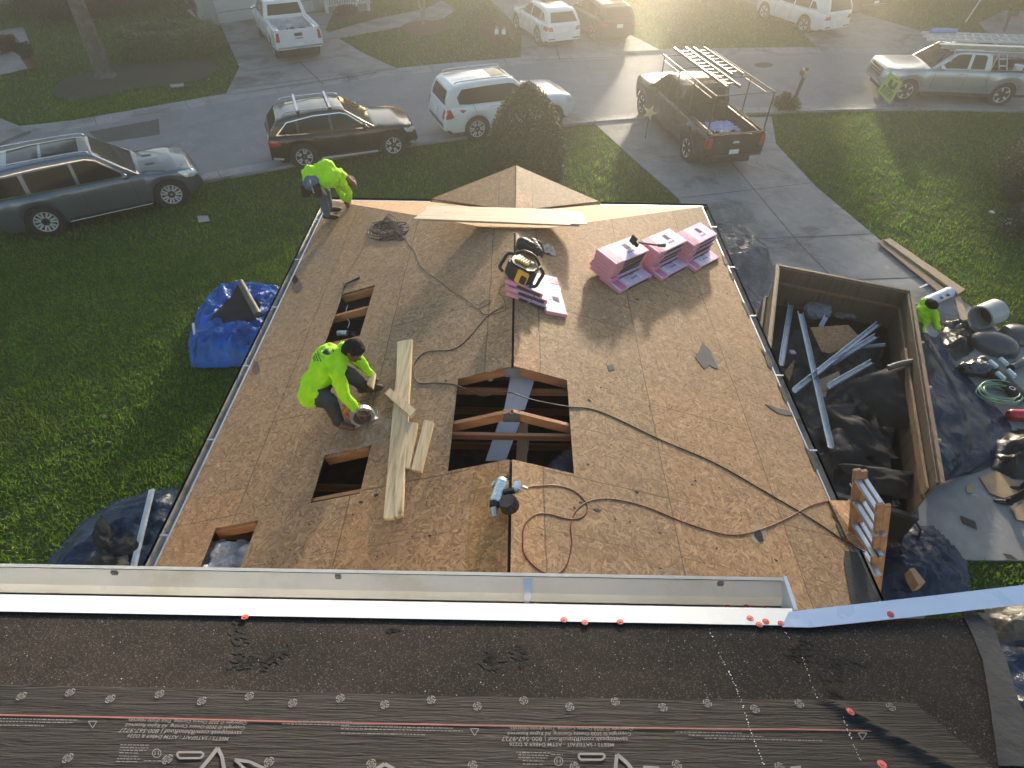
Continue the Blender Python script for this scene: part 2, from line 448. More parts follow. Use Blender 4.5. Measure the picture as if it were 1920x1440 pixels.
def slab(name, pts, h=0.03, m='concrete', z0=-0.05):
    mb = MB(); mb.prism([V((p[0], p[1], z0)) for p in pts], V((0, 0, h-z0)))
    return tag(mb.build(name, M[m]), kind='structure')
def gp(*px): return [tuple(G(*p, 0.03)[:2]) for p in px]
drive = gp((1108,226),(1190,300),(1270,370),(1310,430),(1330,700),(1400,980),(1500,1200),(1700,1220),(1790,1050),(1920,1051))+[(14, 6.0), (13.2, 8.0)]+gp((1905,640),(1800,560),(1650,450),(1530,350),(1455,270),(1447,219))
slab('driveway', drive, 0.034)
slab('far_driveway', [(-15.5, 35.6), (-11.81, 27.93), (-11.25, 24.62), (-5.15, 28.05), (-7.1, 30.3), (-9.53, 33.75), (-9.9, 37.2)], 0.098)
slab('far_driveway', [(-2.4, 43), (0.15, 34.36), (0.12, 29.95), (6.6, 31.4), (5.6, 33.6), (3.4, 43)], 0.098)
slab('far_driveway', [(12.0, 46), (14.6, 36), (14.2, 32.25), (22.2, 32.45), (19.0, 38.5), (17.8, 46)], 0.098)
slab('far_driveway', [(27.5, 40), (24.5, 37.2), (23.4, 32.45), (40, 32.3), (40, 40)], 0.098)
slab('far_driveway', gp((-60,305),(-40,200),(-5,222),(58,248),(20,262)), 0.098)
slab('walkway', gp((610,62),(700,36),(800,15),(828,0),(855,18),(832,34),(720,56),(632,72)), 0.02)
slab('walkway', gp((-30,146),(-30,60),(44,50),(62,100),(55,128)), 0.02)
mb = MB()
def gjoint(a, b, wd=0.03, z=0.0385):
    A, B = G(*a, z), G(*b, z); t = (B-A).normalized(); n_ = V((-t.y, t.x, 0))*wd/2
    mb.poly([A-n_, B-n_, B+n_, A+n_])
for a, b in (((1372,305),(1450,398)),((1450,398),(1500,458)),((1500,458),(1560,520)),((1560,520),(1700,700)),((1700,700),(1800,880)),((1270,372),(1545,340)),((1330,452),(1645,438)),((1440,530),(1725,520))): gjoint(a, b)
tag(mb.build('driveway_joint', M['joint']), kind='structure')
mb = MB()
for a, b in (((458,134),(650,103)),((560,114),(606,158)),((433,80),(540,64)),((437,166),(735,128))): gjoint(a, b, 0.05, 0.104)
for a, b in (((978,113),(1235,104)),((1040,80),(1050,112))): gjoint(a, b, 0.05, 0.104)
tag(mb.build('driveway_joint', M['joint']), kind='structure')
mb = MB(); mb.poly([G(*p, 0.018) for p in ((166,247),(297,223),(300,252),(190,268))])
tag(mb.build('road_patch', M['patch']), kind='structure')
mb = MB(); mb.poly([G(1432+18*math.cos(t), 122+5*math.sin(t), 0.018) for t in [k*math.pi/8 for k in range(16)]])
tag(mb.build('manhole_cover', M['joint']), 'small dark round cover set in the road', 'manhole')
def bed(px, m='mulch', z=0.03):
    c = catmull([G(*p, z) for p in px], 6, True)
    mb = MB(); cc = sum(c, V())/len(c); ci = mb.b.verts.new(cc+V((0,0,.05))); vs = [mb.b.verts.new(p) for p in c]
    for i in range(len(vs)): mb.b.faces.new((vs[i], vs[(i+1)%len(vs)], ci))
    tag(mb.build('mulch_bed', M[m], None, 60), kind='structure')
    return [(p.x, p.y) for p in c]
holes = [[(x, y) for x, y in drive]]
b1 = bed([(102,180),(120,150),(180,132),(250,120),(330,115),(400,112),(402,135),(370,150),(300,160),(240,168),(160,186)])
b2 = bed([(752,50),(790,38),(840,44),(832,60),(780,66)], 'mulchred')
b3 = bed([(590,42),(640,22),(700,28),(695,34),(620,44)])
b4 = bed([(905,48),(950,40),(962,70),(935,85),(905,70)], 'mulchred')
# grass blades
def blades():
    r = np.random.default_rng(3)
    road = [(p.x, p.y) for p in nearc] + [(p.x, p.y) for p in farc[::-1]]
    def mask(xs, ys, poly):
        P = np.array(poly); ins = np.zeros(len(xs), bool); n = len(P)
        for i in range(n):
            x1, y1 = P[i]; x2, y2 = P[i-1]
            c = ((y1 > ys) != (y2 > ys)); 
            with np.errstate(divide='ignore', invalid='ignore'):
                ins ^= c & (xs < (x2-x1)*(ys-y1)/(y2-y1+1e-12)+x1)
        return ins
    def kerbmask(xs, ys, line, d):
        P = np.array([(p.x, p.y) for p in line]); out = np.zeros(len(xs), bool)
        for i in range(len(P)-1):
            a, b = P[i], P[i+1]; dd = b-a; L = dd@dd
            t = np.clip(((xs-a[0])*dd[0]+(ys-a[1])*dd[1])/L, 0, 1)
            out |= (xs-a[0]-dd[0]*t)**2+(ys-a[1]-dd[1]*t)**2 < d*d
        return out
    polys = [drive, road, b1, b2, b3, b4, [(-15.5, 35.6), (-11.81, 27.93), (-11.25, 24.62), (-5.15, 28.05), (-7.1, 30.3), (-9.53, 33.75), (-9.9, 37.2)],
             [(-2.4, 43), (0.15, 34.36), (0.12, 29.95), (6.6, 31.4), (5.6, 33.6), (3.4, 43)], [(12.0, 46), (14.6, 36), (14.2, 32.25), (22.2, 32.45), (19.0, 38.5), (17.8, 46)],
             gp((610,62),(700,36),(800,15),(828,0),(855,18),(832,34),(720,56),(632,72)), gp((-30,146),(-30,60),(44,50),(62,100),(55,128)), gp((-60,305),(-40,200),(-5,222),(58,248),(20,262)),
             [(-3.2, 0), (3.2, 0), (3.2, 10), (-3.2, 10)], [(27.5, 40), (24.5, 37.2), (23.4, 32.45), (40, 32.3), (40, 40)]]
    X, Y, S = [], [], []
    for (x0, x1, y0, y1, dens, sc) in ((-13, -2.5, 2.5, 14, 1000, 1.0), (-17, 22, 14, 25, 330, 1.35), (2.8, 14, 3, 14, 520, 1.1), (-30, 30, 21, 44, 90, 2.0), (-17, -13, 8, 14, 500, 1.1)):
        n = int((x1-x0)*(y1-y0)*dens); xs = r.uniform(x0, x1, n); ys = r.uniform(y0, y1, n)
        if x0 == 2.8 : pass
        # only the part of the lawn the view can hold
        k = np.ones(n, bool)
        k &= np.abs(xs) < ys*0.72+5.2
        xs, ys = xs[k], ys[k]; bad = np.zeros(len(xs), bool)
        for p in polys: bad |= mask(xs, ys, p)
        bad |= kerbmask(xs, ys, nearc, 0.42) | kerbmask(xs, ys, farc, 0.42)
        if y0 == 21: bad |= (ys < 26.0) & (xs > -9)
        xs, ys = xs[~bad], ys[~bad]
        X.append(xs); Y.append(ys); S.append(np.full(len(xs), sc))
    X, Y, S = map(np.concatenate, (X, Y, S)); n = len(X)
    th = r.uniform(0, 2*np.pi, n); wd = r.uniform(.007, .014, n)*S; ht = r.uniform(.035, .085, n)*S**.6; ln = r.uniform(.02, .07, n)*S
    ph = np.sin(X*7+2*np.sin(Y*5))*0.5+np.sin(Y*6.1+1.7*np.sin(X*4.3))*0.5; ht *= 1+0.35*ph; 
    t2 = th+r.normal(0, .5, n)+np.pi/2
    co = np.zeros((n, 3, 3))
    co[:, 0] = np.stack([X-np.cos(th)*wd, Y-np.sin(th)*wd, np.full(n, .0)], 1)
    co[:, 1] = np.stack([X+np.cos(th)*wd, Y+np.sin(th)*wd, np.full(n, .0)], 1)
    co[:, 2] = np.stack([X+np.cos(t2)*ln, Y+np.sin(t2)*ln, ht], 1)
    me = bpy.data.meshes.new('grass'); me.vertices.add(3*n); me.vertices.foreach_set('co', co.ravel())
    me.loops.add(3*n); me.loops.foreach_set('vertex_index', np.arange(3*n, dtype=np.int32))
    me.polygons.add(n); me.polygons.foreach_set('loop_start', np.arange(0, 3*n, 3, dtype=np.int32))
    me.update(); me.validate()
    print('blades', n)
    tag(link('grass', me, blade_mat()), 'short green lawn grass', 'grass', kind='stuff')
blades()

# ------------------------------------------------------------------ the house
HW, YF, YN = 3.28, 9.98, 0.35
house = empty('house', 'near house being re-roofed, bare board sheathing on its low wing, black underlayment above', 'house', (0, 5, 0))
HP = V((0, 5, 0))
def hb(mb, name, m, parent=None, **k):   # build in world coordinates, parented to the house
    o = mb.build(name, m, parent or house, **k)
    if parent is None: o.location = -HP
    return o
HOLES = {'L': [(-2.30, -1.84, 5.66, 6.74), (-1.83, -1.35, 3.27, 3.84), (-2.77, -2.33, 2.66, 3.19), (-0.55, 0.1, 3.33, 4.51)], 'R': [(-0.1, 0.555, 3.33, 4.52)]}
def deck(side):
    bm = bmesh.new(); sg = -1 if side == 'L' else 1
    P = [(0, YN), (0, RYE), (HW*sg, YF), (HW*sg, YN)]
    if side == 'R': P = P[::-1]
    gap = 0.012*sg
    vs = [bm.verts.new((gap if abs(x) < 1e-6 else x, y, RZ-SL*abs(x))) for x, y in P]
    bm.faces.new(vs)
    xs = {gap}; ys = set()
    for a, b, c, d in HOLES[side]:
        xs |= {a, b}; ys |= {c, d}
    for x in xs: bmesh.ops.bisect_plane(bm, geom=bm.verts[:]+bm.edges[:]+bm.faces[:], plane_co=(x, 0, 0), plane_no=(1, 0, 0))
    for y in ys: bmesh.ops.bisect_plane(bm, geom=bm.verts[:]+bm.edges[:]+bm.faces[:], plane_co=(0, y, 0), plane_no=(0, 1, 0))
    dl = []
    for f in bm.faces:
        c = f.calc_center_median()
        if any(a < c.x < b and e < c.y < d for a, b, e, d in HOLES[side]): dl.append(f)
    bmesh.ops.delete(bm, geom=dl, context='FACES')
    bmesh.ops.recalc_face_normals(bm, faces=bm.faces)
    g = bmesh.ops.extrude_face_region(bm, geom=bm.faces[:])
    for v in g['geom']:
        if isinstance(v, bmesh.types.BMVert): v.co.z -= 0.016
    bmesh.ops.recalc_face_normals(bm, faces=bm.faces)
    me = bpy.data.meshes.new('roof_deck'); bm.to_mesh(me); bm.free()
    o = link('roof_deck', me, M['osb'], house); o.location = -HP; return o
deck('L')['label'] = 'bare board left roof slope with cut-out holes'; deck('R')['label'] = 'bare board right roof slope'
# dark metal and wood strip seen in the ridge gap
mb = MB(); mb.bar((0, YN, RZ-0.03), (0, 3.3, RZ-0.03), 0.03, 0.03); mb.bar((0, 4.55, RZ-0.03), (0, RYE, RZ-0.03), 0.03, 0.03)
hb(mb, 'ridge_board', M['dark'])
# hip end
mb = MB(); zf = RZ-HS*(YF-RYE)
mb.prism([V((0, RYE+.01, RZ-.002)), V((-HW+.01, YF, zf)), V((HW-.01, YF, zf))], V((0,0,-.016)))
o = hb(mb, 'roof_deck', M['osb_plain']); o['label'] = 'bare board far hip slope'
# small front gable
zs = RZ-HS*(8.97-RYE); pk = V((0, 10.63, zs+.02)); el = V((-1.48, 10.1, 3.41)); er = V((1.48, 10.1, 3.41)); vy = V((0, 8.97, zs+.02))
for q in ((pk, el, vy), (pk, vy, er)):
    mb = MB(); mb.prism(list(q), V((0,0,-.018))); o = hb(mb, 'roof_deck', M['osb']); o['label'] = 'bare board front gable slope'
mb = MB(); mb.poly([pk-V((0,.08,.03)), el-V((0,.02,.03)), V((-1.48, 10.1, 2.9)), V((1.48, 10.1, 2.9)), er-V((0,.02,.03))]); hb(mb, 'gable_face', M['stucco'])
mb = MB(); mb.bar(vy+V((0,.02,-.002)), pk+V((0,0,-.002)), .012, .012); hb(mb, 'ridge_board', M['dark'])
# walls
mb = MB()
mb.box((0, 5.2, 1.55), (6.0, 9.2, 3.1)); hb(mb, 'wall', M['stucco'])
mb = MB(); mb.box((0, -4.2, 3.05), (14, 8.8, 6.1)); hb(mb, 'wall', M['stucco'])
# attic floor with brown board and loose insulation
a = NT('attic_insulation'); c = a.ramp(a.noise(9, 6, 0.7), [(0.35, (0.55, 0.55, 0.57)), (0.6, (0.85, 0.85, 0.88))]); a.set(**{'Base Color': c, 'Roughness': 0.95}); a.bump(a.noise(22, 5, 0.7, dist=1.0), 1.0, 0.06); M['insul'] = a.m
mb = MB(); mb.box((0, 5.3, 3.13), (6.1, 9.0, .04)); hb(mb, 'attic_floor', pm('attic_dust', (0.07, 0.05, 0.038), 0.9, var=0.5))
def heap(x0, x1, y0, y1, zb, zt, amp=0.05, step=0.025):
    mb = MB(); nx = int((x1-x0)/step)+1; ny = int((y1-y0)/step)+1; g = []
    for j in range(ny+1):
        row = []
        for i in range(nx+1):
            x = x0+(x1-x0)*i/nx; y = y0+(y1-y0)*j/ny
            e = min(1, 4*min(i/nx, 1-i/nx, j/ny, 1-j/ny)+.25)
            z = zb+(zt-zb)*e + amp*noise.fractal(V((x*7, y*7, 3)), 1, 2, 4)
            row.append(mb.b.verts.new((x, y, z)))
        g.append(row)
    for j in range(ny):
        for i in range(nx): mb.b.faces.new((g[j][i], g[j][i+1], g[j+1][i+1], g[j+1][i]))
    return mb
hb(heap(-2.86, -2.2, 2.5, 3.15, 3.40, 3.54, 0.11), 'insulation', M['insul'], smooth=180)
# trusses
for k in range(-3, 7):
    y = 3.3+0.6*k+(0.022 if k == 0 else 0)
    if k == 2: y = 4.55
    if k == 1: y = 3.93
    t = empty('roof_truss'); t.parent = house; t.location = (0, y-5, 0)
    for sg in (-1, 1):
        mb = MB(); mb.bar((sg*.0, 0, RZ-.075), (sg*3.2, 0, RZ-.075-SL*3.2), .04, .10); mb.build('rafter', M['truss'], t)
    mb = MB(); mb.bar((-2.9, 0, 3.23), (2.9, 0, 3.23), .038, .09); mb.build('bottom_chord', M['truss'], t)
    mb = MB(); mb.bar((-.95, 0, 4.11), (.95, 0, 4.11), .036, .07); mb.build('collar_tie', M['truss'], t)
    mb = MB(); 
    for s2 in (-1, 1):
        mb.box((0, s2*.022, RZ-.10), (.16, .003, .12))
    mb.build('nail_plate', M['galv'], t)
# far-edge board in the left holes
for x0, x1, y in ((-2.30, -1.84, 6.72), (-1.83, -1.35, 3.83), (-2.77, -2.33, 3.18)):
    mb = MB(); mb.bar((x0+.01, y, RZ+SL*x0-.075), (x1-.01, y, RZ+SL*x1-.075), .035, .1); hb(mb, 'blocking', M['truss'])
# things inside the attic
def flexduct():
    mb = MB(); c = catmull([(0.95, 2.9, 3.35), (0.62, 3.2, 3.45), (0.42, 3.55, 3.5), (0.50, 3.95, 3.45), (0.9, 4.4, 3.4)], 22); N = len(c)
    mb.tube(c, [0.155+(0.014 if i % 2 else 0) for i in range(N)], 20)
    return hb(mb, 'flexible_duct', pm('duct_black', (0.20, 0.20, 0.22), 0.25, var=0.3), smooth=60)
flexduct()
for px, z in (((945,735,'a'),3.2),):
    pass
a = NT('clear_plastic'); a.set(**{'Base Color': (0.55, 0.57, 0.6), 'Roughness': 0.3, 'Alpha': 0.85}); M['clear'] = a.m
mb = MB()
q = [G(985,700,4.25), G(1003,706,4.2), G(985,765,4.15), G(962,765,4.15)]
mb.prism([G(960,692,4.3), G(1004,707,4.25), G(984,768,4.12), G(945,768,4.12)], V((0,0,-.006)))
mb.prism([G(938,783,4.08), G(977,786,4.08), G(948,864,3.9), G(910,864,3.9)], V((0,0,-.006)))
hb(mb, 'plastic_baffle', M['clear'])
mb = MB(); mb.prism([G(972,793,3.9), G(990,793,3.9), G(988,866,3.7), G(967,866,3.7)], V((0,0,-.012))); hb(mb, 'attic_cardboard', M['card'])
mb = MB(); mb.tube(catmull([G(943,700,4.3), G(958,715,4.1), G(962,728,4.2), G(975,755,4.0), G(985,790,3.9), G(991,830,3.8), G(984,866,3.7)], 6), .006, 6)
hb(mb, 'attic_wire', pm('beige_wire', (0.5, 0.42, 0.3), 0.6))
mb = MB(); mb.sph(G(919,709,4.15), .035, 2, (1, 1.3, .8)); hb(mb, 'junction_fitting', M['paper'], smooth=180)
# fascia + gutters of the low wing
mb = MB()
mb.box((-3.265, 5.2, 3.31), (.03, 9.5, .16)); mb.box((3.265, 5.2, 3.31), (.03, 9.5, .16)); mb.box((0, 9.97, 3.31), (6.4, .03, .16)); hb(mb, 'fascia', M['white'])
def gutter(prof, a, b, m, name='gutter', th=.004, caps=(False, False), solid=False):
    """prof: (out, z) outline from the back top round to the front lip, swept a->b; out is measured sideways"""
    mb = MB(); d, s, u, L = frame(V(a), V(b)); n = max(2, int(L/1.5)+1); rows = []
    P2 = prof + [(o, z) for o, z in [(q[0]-0, q[1]) for q in prof[::-1]]]
    for i in range(n):
        c = V(a)+(V(b)-V(a))*i/(n-1)
        rows.append([mb.b.verts.new(c+s*o+V((0,0,z))) for o, z in prof])
    for r0, r1 in zip(rows, rows[1:]):
        for k in range(len(prof)-1): mb.b.faces.new((r0[k], r0[k+1], r1[k+1], r1[k]))
    for e, r in ((0, rows[0]), (1, rows[-1])):
        if caps[e]: mb.b.faces.new(r)
    bmesh.ops.solidify(mb.b, geom=mb.b.faces[:], thickness=th)
    return mb
KP = [(0, .0), (0, -.10), (.06, -.10), (.085, -.06), (.115, -.035), (.115, 0.004), (.10, 0.004)]
# left gutter runs toward -Y so that its right-hand side is -X
hb(gutter(KP, (-3.285, 9.99, 3.39), (-3.285, 1.3, 3.39), M['gutter'], caps=(True, False)), 'gutter', M['gutter'])
hb(gutter(KP, (3.285, 1.3, 3.38), (3.285, 9.99, 3.38), M['gutter'], caps=(False, True)), 'gutter', M['gutter'])
for x0, x1 in ((-3.4, -1.52), (1.5, 3.4)):
    hb(gutter(KP, (x1, 9.99, 3.39), (x0, 9.99, 3.39), M['gutter'], caps=(True, True)), 'gutter', M['gutter'])
for sg in (-1, 1):
    for k in range(7):
        y = 2.0+k*1.22; mb = MB(); mb.box((sg*3.34, y, 3.385), (.12, .022, .006)); hb(mb, 'gutter_bracket', M['galv'])
# scraps of felt along the right eave
r2 = random.Random(5); y = 3.3
while y < 9.4:
    L = r2.uniform(.12, .4); w0 = r2.uniform(.012, .035)
    n = 6; pts = [(3.262-w0*r2.uniform(.2, 1.3), y+L*i/n) for i in range(n+1)]
    P = [V((x, yy, RZ-SL*x+.006)) for x, yy in pts] + [V((3.30, y+L*.8, 3.412)), V((3.305, y+L*.2, 3.412))]
    mb = MB(); mb.prism(P, V((0,0,.004))); hb(mb, 'torn_felt_edge', M['felt'])
    y += L+r2.uniform(.15, .7)
mb = MB(); P = [V((x, yy, RZ-SL*x+.006)) for x, yy in ((3.1, 1.3), (3.14, 2.2), (3.02, 2.6), (3.12, 3.0), (3.2, 3.15))]+[V((3.33, 3.15, 3.41)), V((3.33, 1.3, 3.41))]
mb.prism(P, V((0,0,.004))); hb(mb, 'torn_felt_edge', M['felt'])
# drip strip in left gutter edge
mb = MB(); mb.bar((-3.275, 1.3, 3.414), (-3.275, 9.98, 3.414), .018, .004); hb(mb, 'drip_edge', M['galv'])
mb = MB(); mb.bar((3.285, 1.3, 3.412), (3.285, 9.98, 3.412), .014, .003); hb(mb, 'drip_edge', M['galv'])
for x0, x1 in ((-3.3, -1.5), (1.5, 3.3)): mb = MB(); mb.bar((x0, 9.985, 3.405), (x1, 9.985, 3.405), .03, .004); hb(mb, 'drip_edge', M['galv'])
# pipe hole and knot holes / stains in the deck
def blot(name, pts, m, dz=.004, th=.0):
    mb = MB(); mb.poly([RP(*p, dz) for p in pts]); return hb(mb, name, m)
blot('vent_hole', [(1423+15*math.cos(t), 1003+17*math.sin(t)) for t in [k*math.pi/6 for k in range(12)]], pm('patina', (0.28, 0.24, 0.19), .8))
blot('vent_hole', [(1424,992),(1429,1001),(1432,1014),(1425,1016),(1415,1005),(1414,996)], M['dark'], .008)
stn = pm('stain', (0.12, 0.075, 0.06), .8, var=.3)
for c, rx, ry in (((557,535),9,14),((480,690),7,13),((553,524),5,8)):
    blot('deck_stain', [(c[0]+rx*math.cos(t)*(1+.2*math.sin(3*t)), c[1]+ry*math.sin(t)) for t in [k*math.pi/7 for k in range(14)]], stn if rx > 5 else M['dark'], .004 if rx > 5 else .008)
# newer yellowish panel beside the ridge
mb = MB(); mb.prism([RP(889,880,.004), RP(950,868,.004), RP(949,1088,.004), RP(872,1090,.004)], V((0,0,.004))); o = hb(mb, 'roof_panel', M['osb_new']); o['label'] = 'yellowish narrow sheathing panel'
# sawdust under the saw cut
a = NT('sawdust'); al = a.ramp(a.noise(5, 6, .75, dist=.5), [(.50, (0,0,0)), (.72, (.55,)*3)])
a.set(**{'Base Color': (0.72, 0.62, 0.50), 'Roughness': 1.0, 'Alpha': al}); M['sawdust'] = a.m
mb = MB(); mb.poly([RP(*p, .005) for p in ((600,815),(640,800),(700,770),(735,790),(720,840),(660,850),(600,860))]); tag(hb(mb, 'sawdust', M['sawdust']), kind='stuff')

# ------------------------------------------------------------------ upper roof
a = NT('granular_felt')
c = a.ramp(a.noise(2.2, 6, .65), [(.3, (0.018, 0.017, 0.016)), (.7, (0.042, 0.034, 0.028))])
g1 = a.vor(330, rand=1.0); sc = a.n('ShaderNodeSeparateColor'); a.l(g1.outputs['Color'], sc.inputs[0])
c = a.mix(a.ramp(sc.outputs[0], [(.80, (0,0,0)), (1.0, (.45,)*3)]), c, (0.22, 0.19, 0.17))
c = a.mix(a.ramp(sc.outputs[1], [(.996, (0,0,0)), (.999, (.8,.8,.8))]), c, (0.55, 0.52, 0.5))
tr = a.noise(6.5, 5, .75, dist=.8, vec=a.mapping(rot=(0,0,.6), scale=(1, 3, 1)))
c = a.mix(a.ramp(a.math('MULTIPLY', a.ramp(tr, [(.60, (0,0,0)), (.66, (1,1,1))]), a.ramp(a.noise(2.0, 2), [(.52, (0,0,0)), (.6, (1,1,1))])), [(0, (0,0,0)), (1, (.8,)*3)]), c, (0.010, 0.010, 0.011))
a.set(**{'Base Color': c, 'Roughness': .9, 'Specular IOR Level': .12}); a.bump(a.math('ADD', a.noise(300, 3), a.math('MULTIPLY', a.noise(11, 4, .6), 3.0)), .6, .004); M['granfelt'] = a.m
a = NT('synthetic_underlayment')
rp = a.noise(1.0, 5, .62, dist=.9, vec=a.mapping(scale=(5.5, 95, 1)))
c = a.ramp(rp, [(.3, (0.014, 0.012, 0.012)), (.7, (0.040, 0.034, 0.033))])
a.set(**{'Base Color': c, 'Roughness': .6, 'Specular IOR Level': .3}); a.bump(a.math('ADD', rp, a.math('MULTIPLY', a.noise(1.0, 3, vec=a.mapping(scale=(240, 240, 1))), .05)), .9, .012); M['synth'] = a.m
def upsheet(pts, z0, th=.004): 
    mb = MB(); mb.prism([V((x, y, upz(y)+z0)) for x, y in pts], V((0,0,th))); return mb
up_right = [tuple(UP(*p)[:2]) for p in ((1830,1148),(1864,1180),(1888,1240),(1912,1320),(1990,1440))]
ue = UP(1480,1172); ur = G(1830,1140,6.49)
main = [(-6, UY-.03), (ue.x, UY-.035), (ur.x, ur.y-.03)] + up_right + [(up_right[-1][0]+.05, -.4), (1.9, -6), (-6, -6)]
hb(upsheet(main[::-1], -.004), 'roof_felt', M['granfelt'])
mb = MB(); mb.prism([V((x-.03, y-(0.05 if y > 0 else 0), upz(y)-.03)) for x, y in main[::-1]], V((0,0,.018))); hb(mb, 'roof_board', M['osb_plain'])
# dark smooth strip laid on the far right
sx = [tuple(UP(*p)[:2]) for p in ((1800,1150),(1828,1150),(1861,1182),(1884,1241),(1908,1321),(1975,1438),(1868,1438),(1856,1340),(1840,1240),(1820,1190))]
mb = upsheet(sx, .006); hb(mb, 'felt_strip', M['felt'])
SC_ = MB(); r8 = random.Random(17)
for cx, cy, sx_, sy_, n_, tilt in ((448,1190,16,22,26,0),(462,1236,26,20,34,0),(512,1235,38,10,34,-.75),(922,1240,18,16,38,0),(975,1225,14,22,24,0),(1500,1222,26,24,40,.4),(1575,1245,20,34,34,.9),(1560,1300,26,10,14,.7),(740,1180,14,8,10,0)):
    for k in range(n_):
        u, v_ = r8.gauss(0, .5)*sx_, r8.gauss(0, .5)*sy_; px = cx+u*math.cos(tilt)-v_*math.sin(tilt); py = cy+u*math.sin(tilt)+v_*math.cos(tilt)
        p = UP(px, py); L = r8.uniform(.006, .02); t = r8.gauss(-.5, .5); w_ = L*r8.uniform(.2, .5); dx, dy = math.cos(t), math.sin(t)
        SC_.poly([V((p.x+a_*dx*L-b_*dy*w_, p.y+a_*dy*L+b_*dx*w_, upz(p.y+a_*dy*L+b_*dx*w_)+.0025)) for a_, b_ in ((-1, 0), (-.3, -1), (.9, -.4), (1, .3), (.1, .9))])
tag(hb(SC_, 'scuff_marks', M['dark']), kind='stuff')
# printed sheet, with the lifted wrinkle on the right
edge = [UP(*p) for p in ((-60,1284),(300,1290),(640,1300),(960,1308),(1300,1312),(1500,1312),(1700,1318))]
def shz(x, y):
    z = upz(y)+.004
    a0, b0 = UP(1545,1322), UP(1790,1460)
    t = ((x-a0.x)*(b0.x-a0.x)+(y-a0.y)*(b0.y-a0.y))/((b0.x-a0.x)**2+(b0.y-a0.y)**2)
    tt = max(0, min(1.5, t)); d = (x-a0.x-(b0.x-a0.x)*tt)*(b0.y-a0.y)-(y-a0.y-(b0.y-a0.y)*tt)*(b0.x-a0.x); d /= (b0.xy-a0.xy).length
    if t > -.3: z += .022*math.exp(-((d+.018)/.013)**2)*min(1, max(0, t+.3)*2)
    z += .0018*math.sin(y*210+4*noise.noise(V((x*1.5, y*3, 0))))*(.5+.5*noise.noise(V((x*2, y*4, 7))))
    return z
mb = MB(); bt = UP(1830,1480); x0, x1 = -2.6, UP(1712,1318).x; nx, ny = 170, 110; g = []
for j in range(ny+1):
    row = []
    for i in range(nx+1):
        x = x0+(x1-x0)*i/nx
        ye = interp([(e.x, e.y) for e in edge], x); yb = -.75; f = j/ny; y = ye+(yb-ye)*f**1.0
        xx = x + max(0, (ye-y))*(.55 if x > 1.1 else 0)*max(0, (x-1.1)/(x1-1.1))
        row.append(mb.b.verts.new((xx, y, shz(xx, y))))
    g.append(row)
for j in range(ny):
    for i in range(nx): mb.b.faces.new((g[j][i], g[j][i+1], g[j+1][i+1], g[j+1][i]))
sheet = hb(mb, 'underlayment', M['synth'], smooth=180); sheet['label'] = 'printed synthetic underlayment sheet'
# printed marks
def ppt(px, py, dz=.0085): p = UP(px, py); return V((p.x, p.y, upz(p.y)+dz))
pm('print', (0.20, 0.19, 0.185), .6, var=.1)
mb = MB()
def ring(px, py, r=.0135, r1=.0105):
    c = ppt(px, py)
    def P(rr, t): return V((c.x+rr*math.cos(t), c.y+rr*math.sin(t), c.z-US*rr*math.sin(t)))
    for (a0, a1, ro, ri) in [(k*math.pi/2+.18+.4, (k+1)*math.pi/2-.18+.4, r, r1) for k in range(4)]+[(0, 2*math.pi, r*.6, r*.44)]:
        n = 6
        for i in range(n):
            t0 = a0+(a1-a0)*i/n; t1 = a0+(a1-a0)*(i+1)/n
            mb.poly([P(ri, t0), P(ro, t0), P(ro, t1), P(ri, t1)])
    for k in range(4):
        t = k*math.pi/2; mb.poly([P(r*.1, t-.5), P(r*.9, t-.07), P(r*.9, t+.07), P(r*.1, t+.5)])
for p in ((43,1307),(134,1300),(209,1312),(301,1303),(380,1316),(469,1307),(550,1320),(639,1311),(722,1323),(809,1314),(895,1326),(982,1315),(1068,1327),(1153,1317),(1242,1328),(1325,1320),(1414,1331),(1497,1321),(1668,1327),(130,1423),(316,1425),(506,1430),(697,1434),(886,1437),(1077,1440),(1268,1436),(1460,1440)): ring(*p)
def strk(pts, wpx=2):
    for p, q in zip(pts, pts[1:]):
        d = V((q[0]-p[0], q[1]-p[1])).normalized(); n_ = V((-d.y, d.x))*wpx/2
        mb.poly([ppt(p[0]-n_.x, p[1]-n_.y), ppt(q[0]-n_.x, q[1]-n_.y), ppt(q[0]+n_.x, q[1]+n_.y), ppt(p[0]+n_.x, p[1]+n_.y)])
for c in ((176,1360),(890,1374),(1615,1382)):
    x, y = c; strk([(x-8,y-6),(x+8,y-6),(x,y+7),(x-8,y-6)], 1.6)
for c in ((360,1417),(1110,1420)):
    x, y = c; strk([(x-24,y-5),(x+20,y-5),(x+24,y),(x+18,y+6),(x-22,y+6),(x-26,y),(x-24,y-5)], 4)
strk([(378,1444),(398,1420),(410,1404),(418,1420),(422,1444)], 7); strk([(442,1426),(470,1430),(500,1444)], 6); strk([(442,1426),(462,1444)], 5)
strk([(1153,1444),(1156,1416),(1175,1432),(1185,1446)], 7); strk([(1205,1440),(1235,1442)], 6); strk([(706,1444),(722,1434),(740,1444)], 7); strk([(1480,1442),(1500,1440)], 6)
rr_ = random.Random(11)
def tiny(x0, x1, y, sl=.02, h=1.6):
    x = x0
    while x < x1:
        L = rr_.uniform(2.5, 9); strk([(x, y+(x-x0)*sl), (min(x1, x+L), y+(min(x1, x+L)-x0)*sl)], h*rr_.uniform(.7, 1.1)); x += L+rr_.uniform(1.2, 2.4)
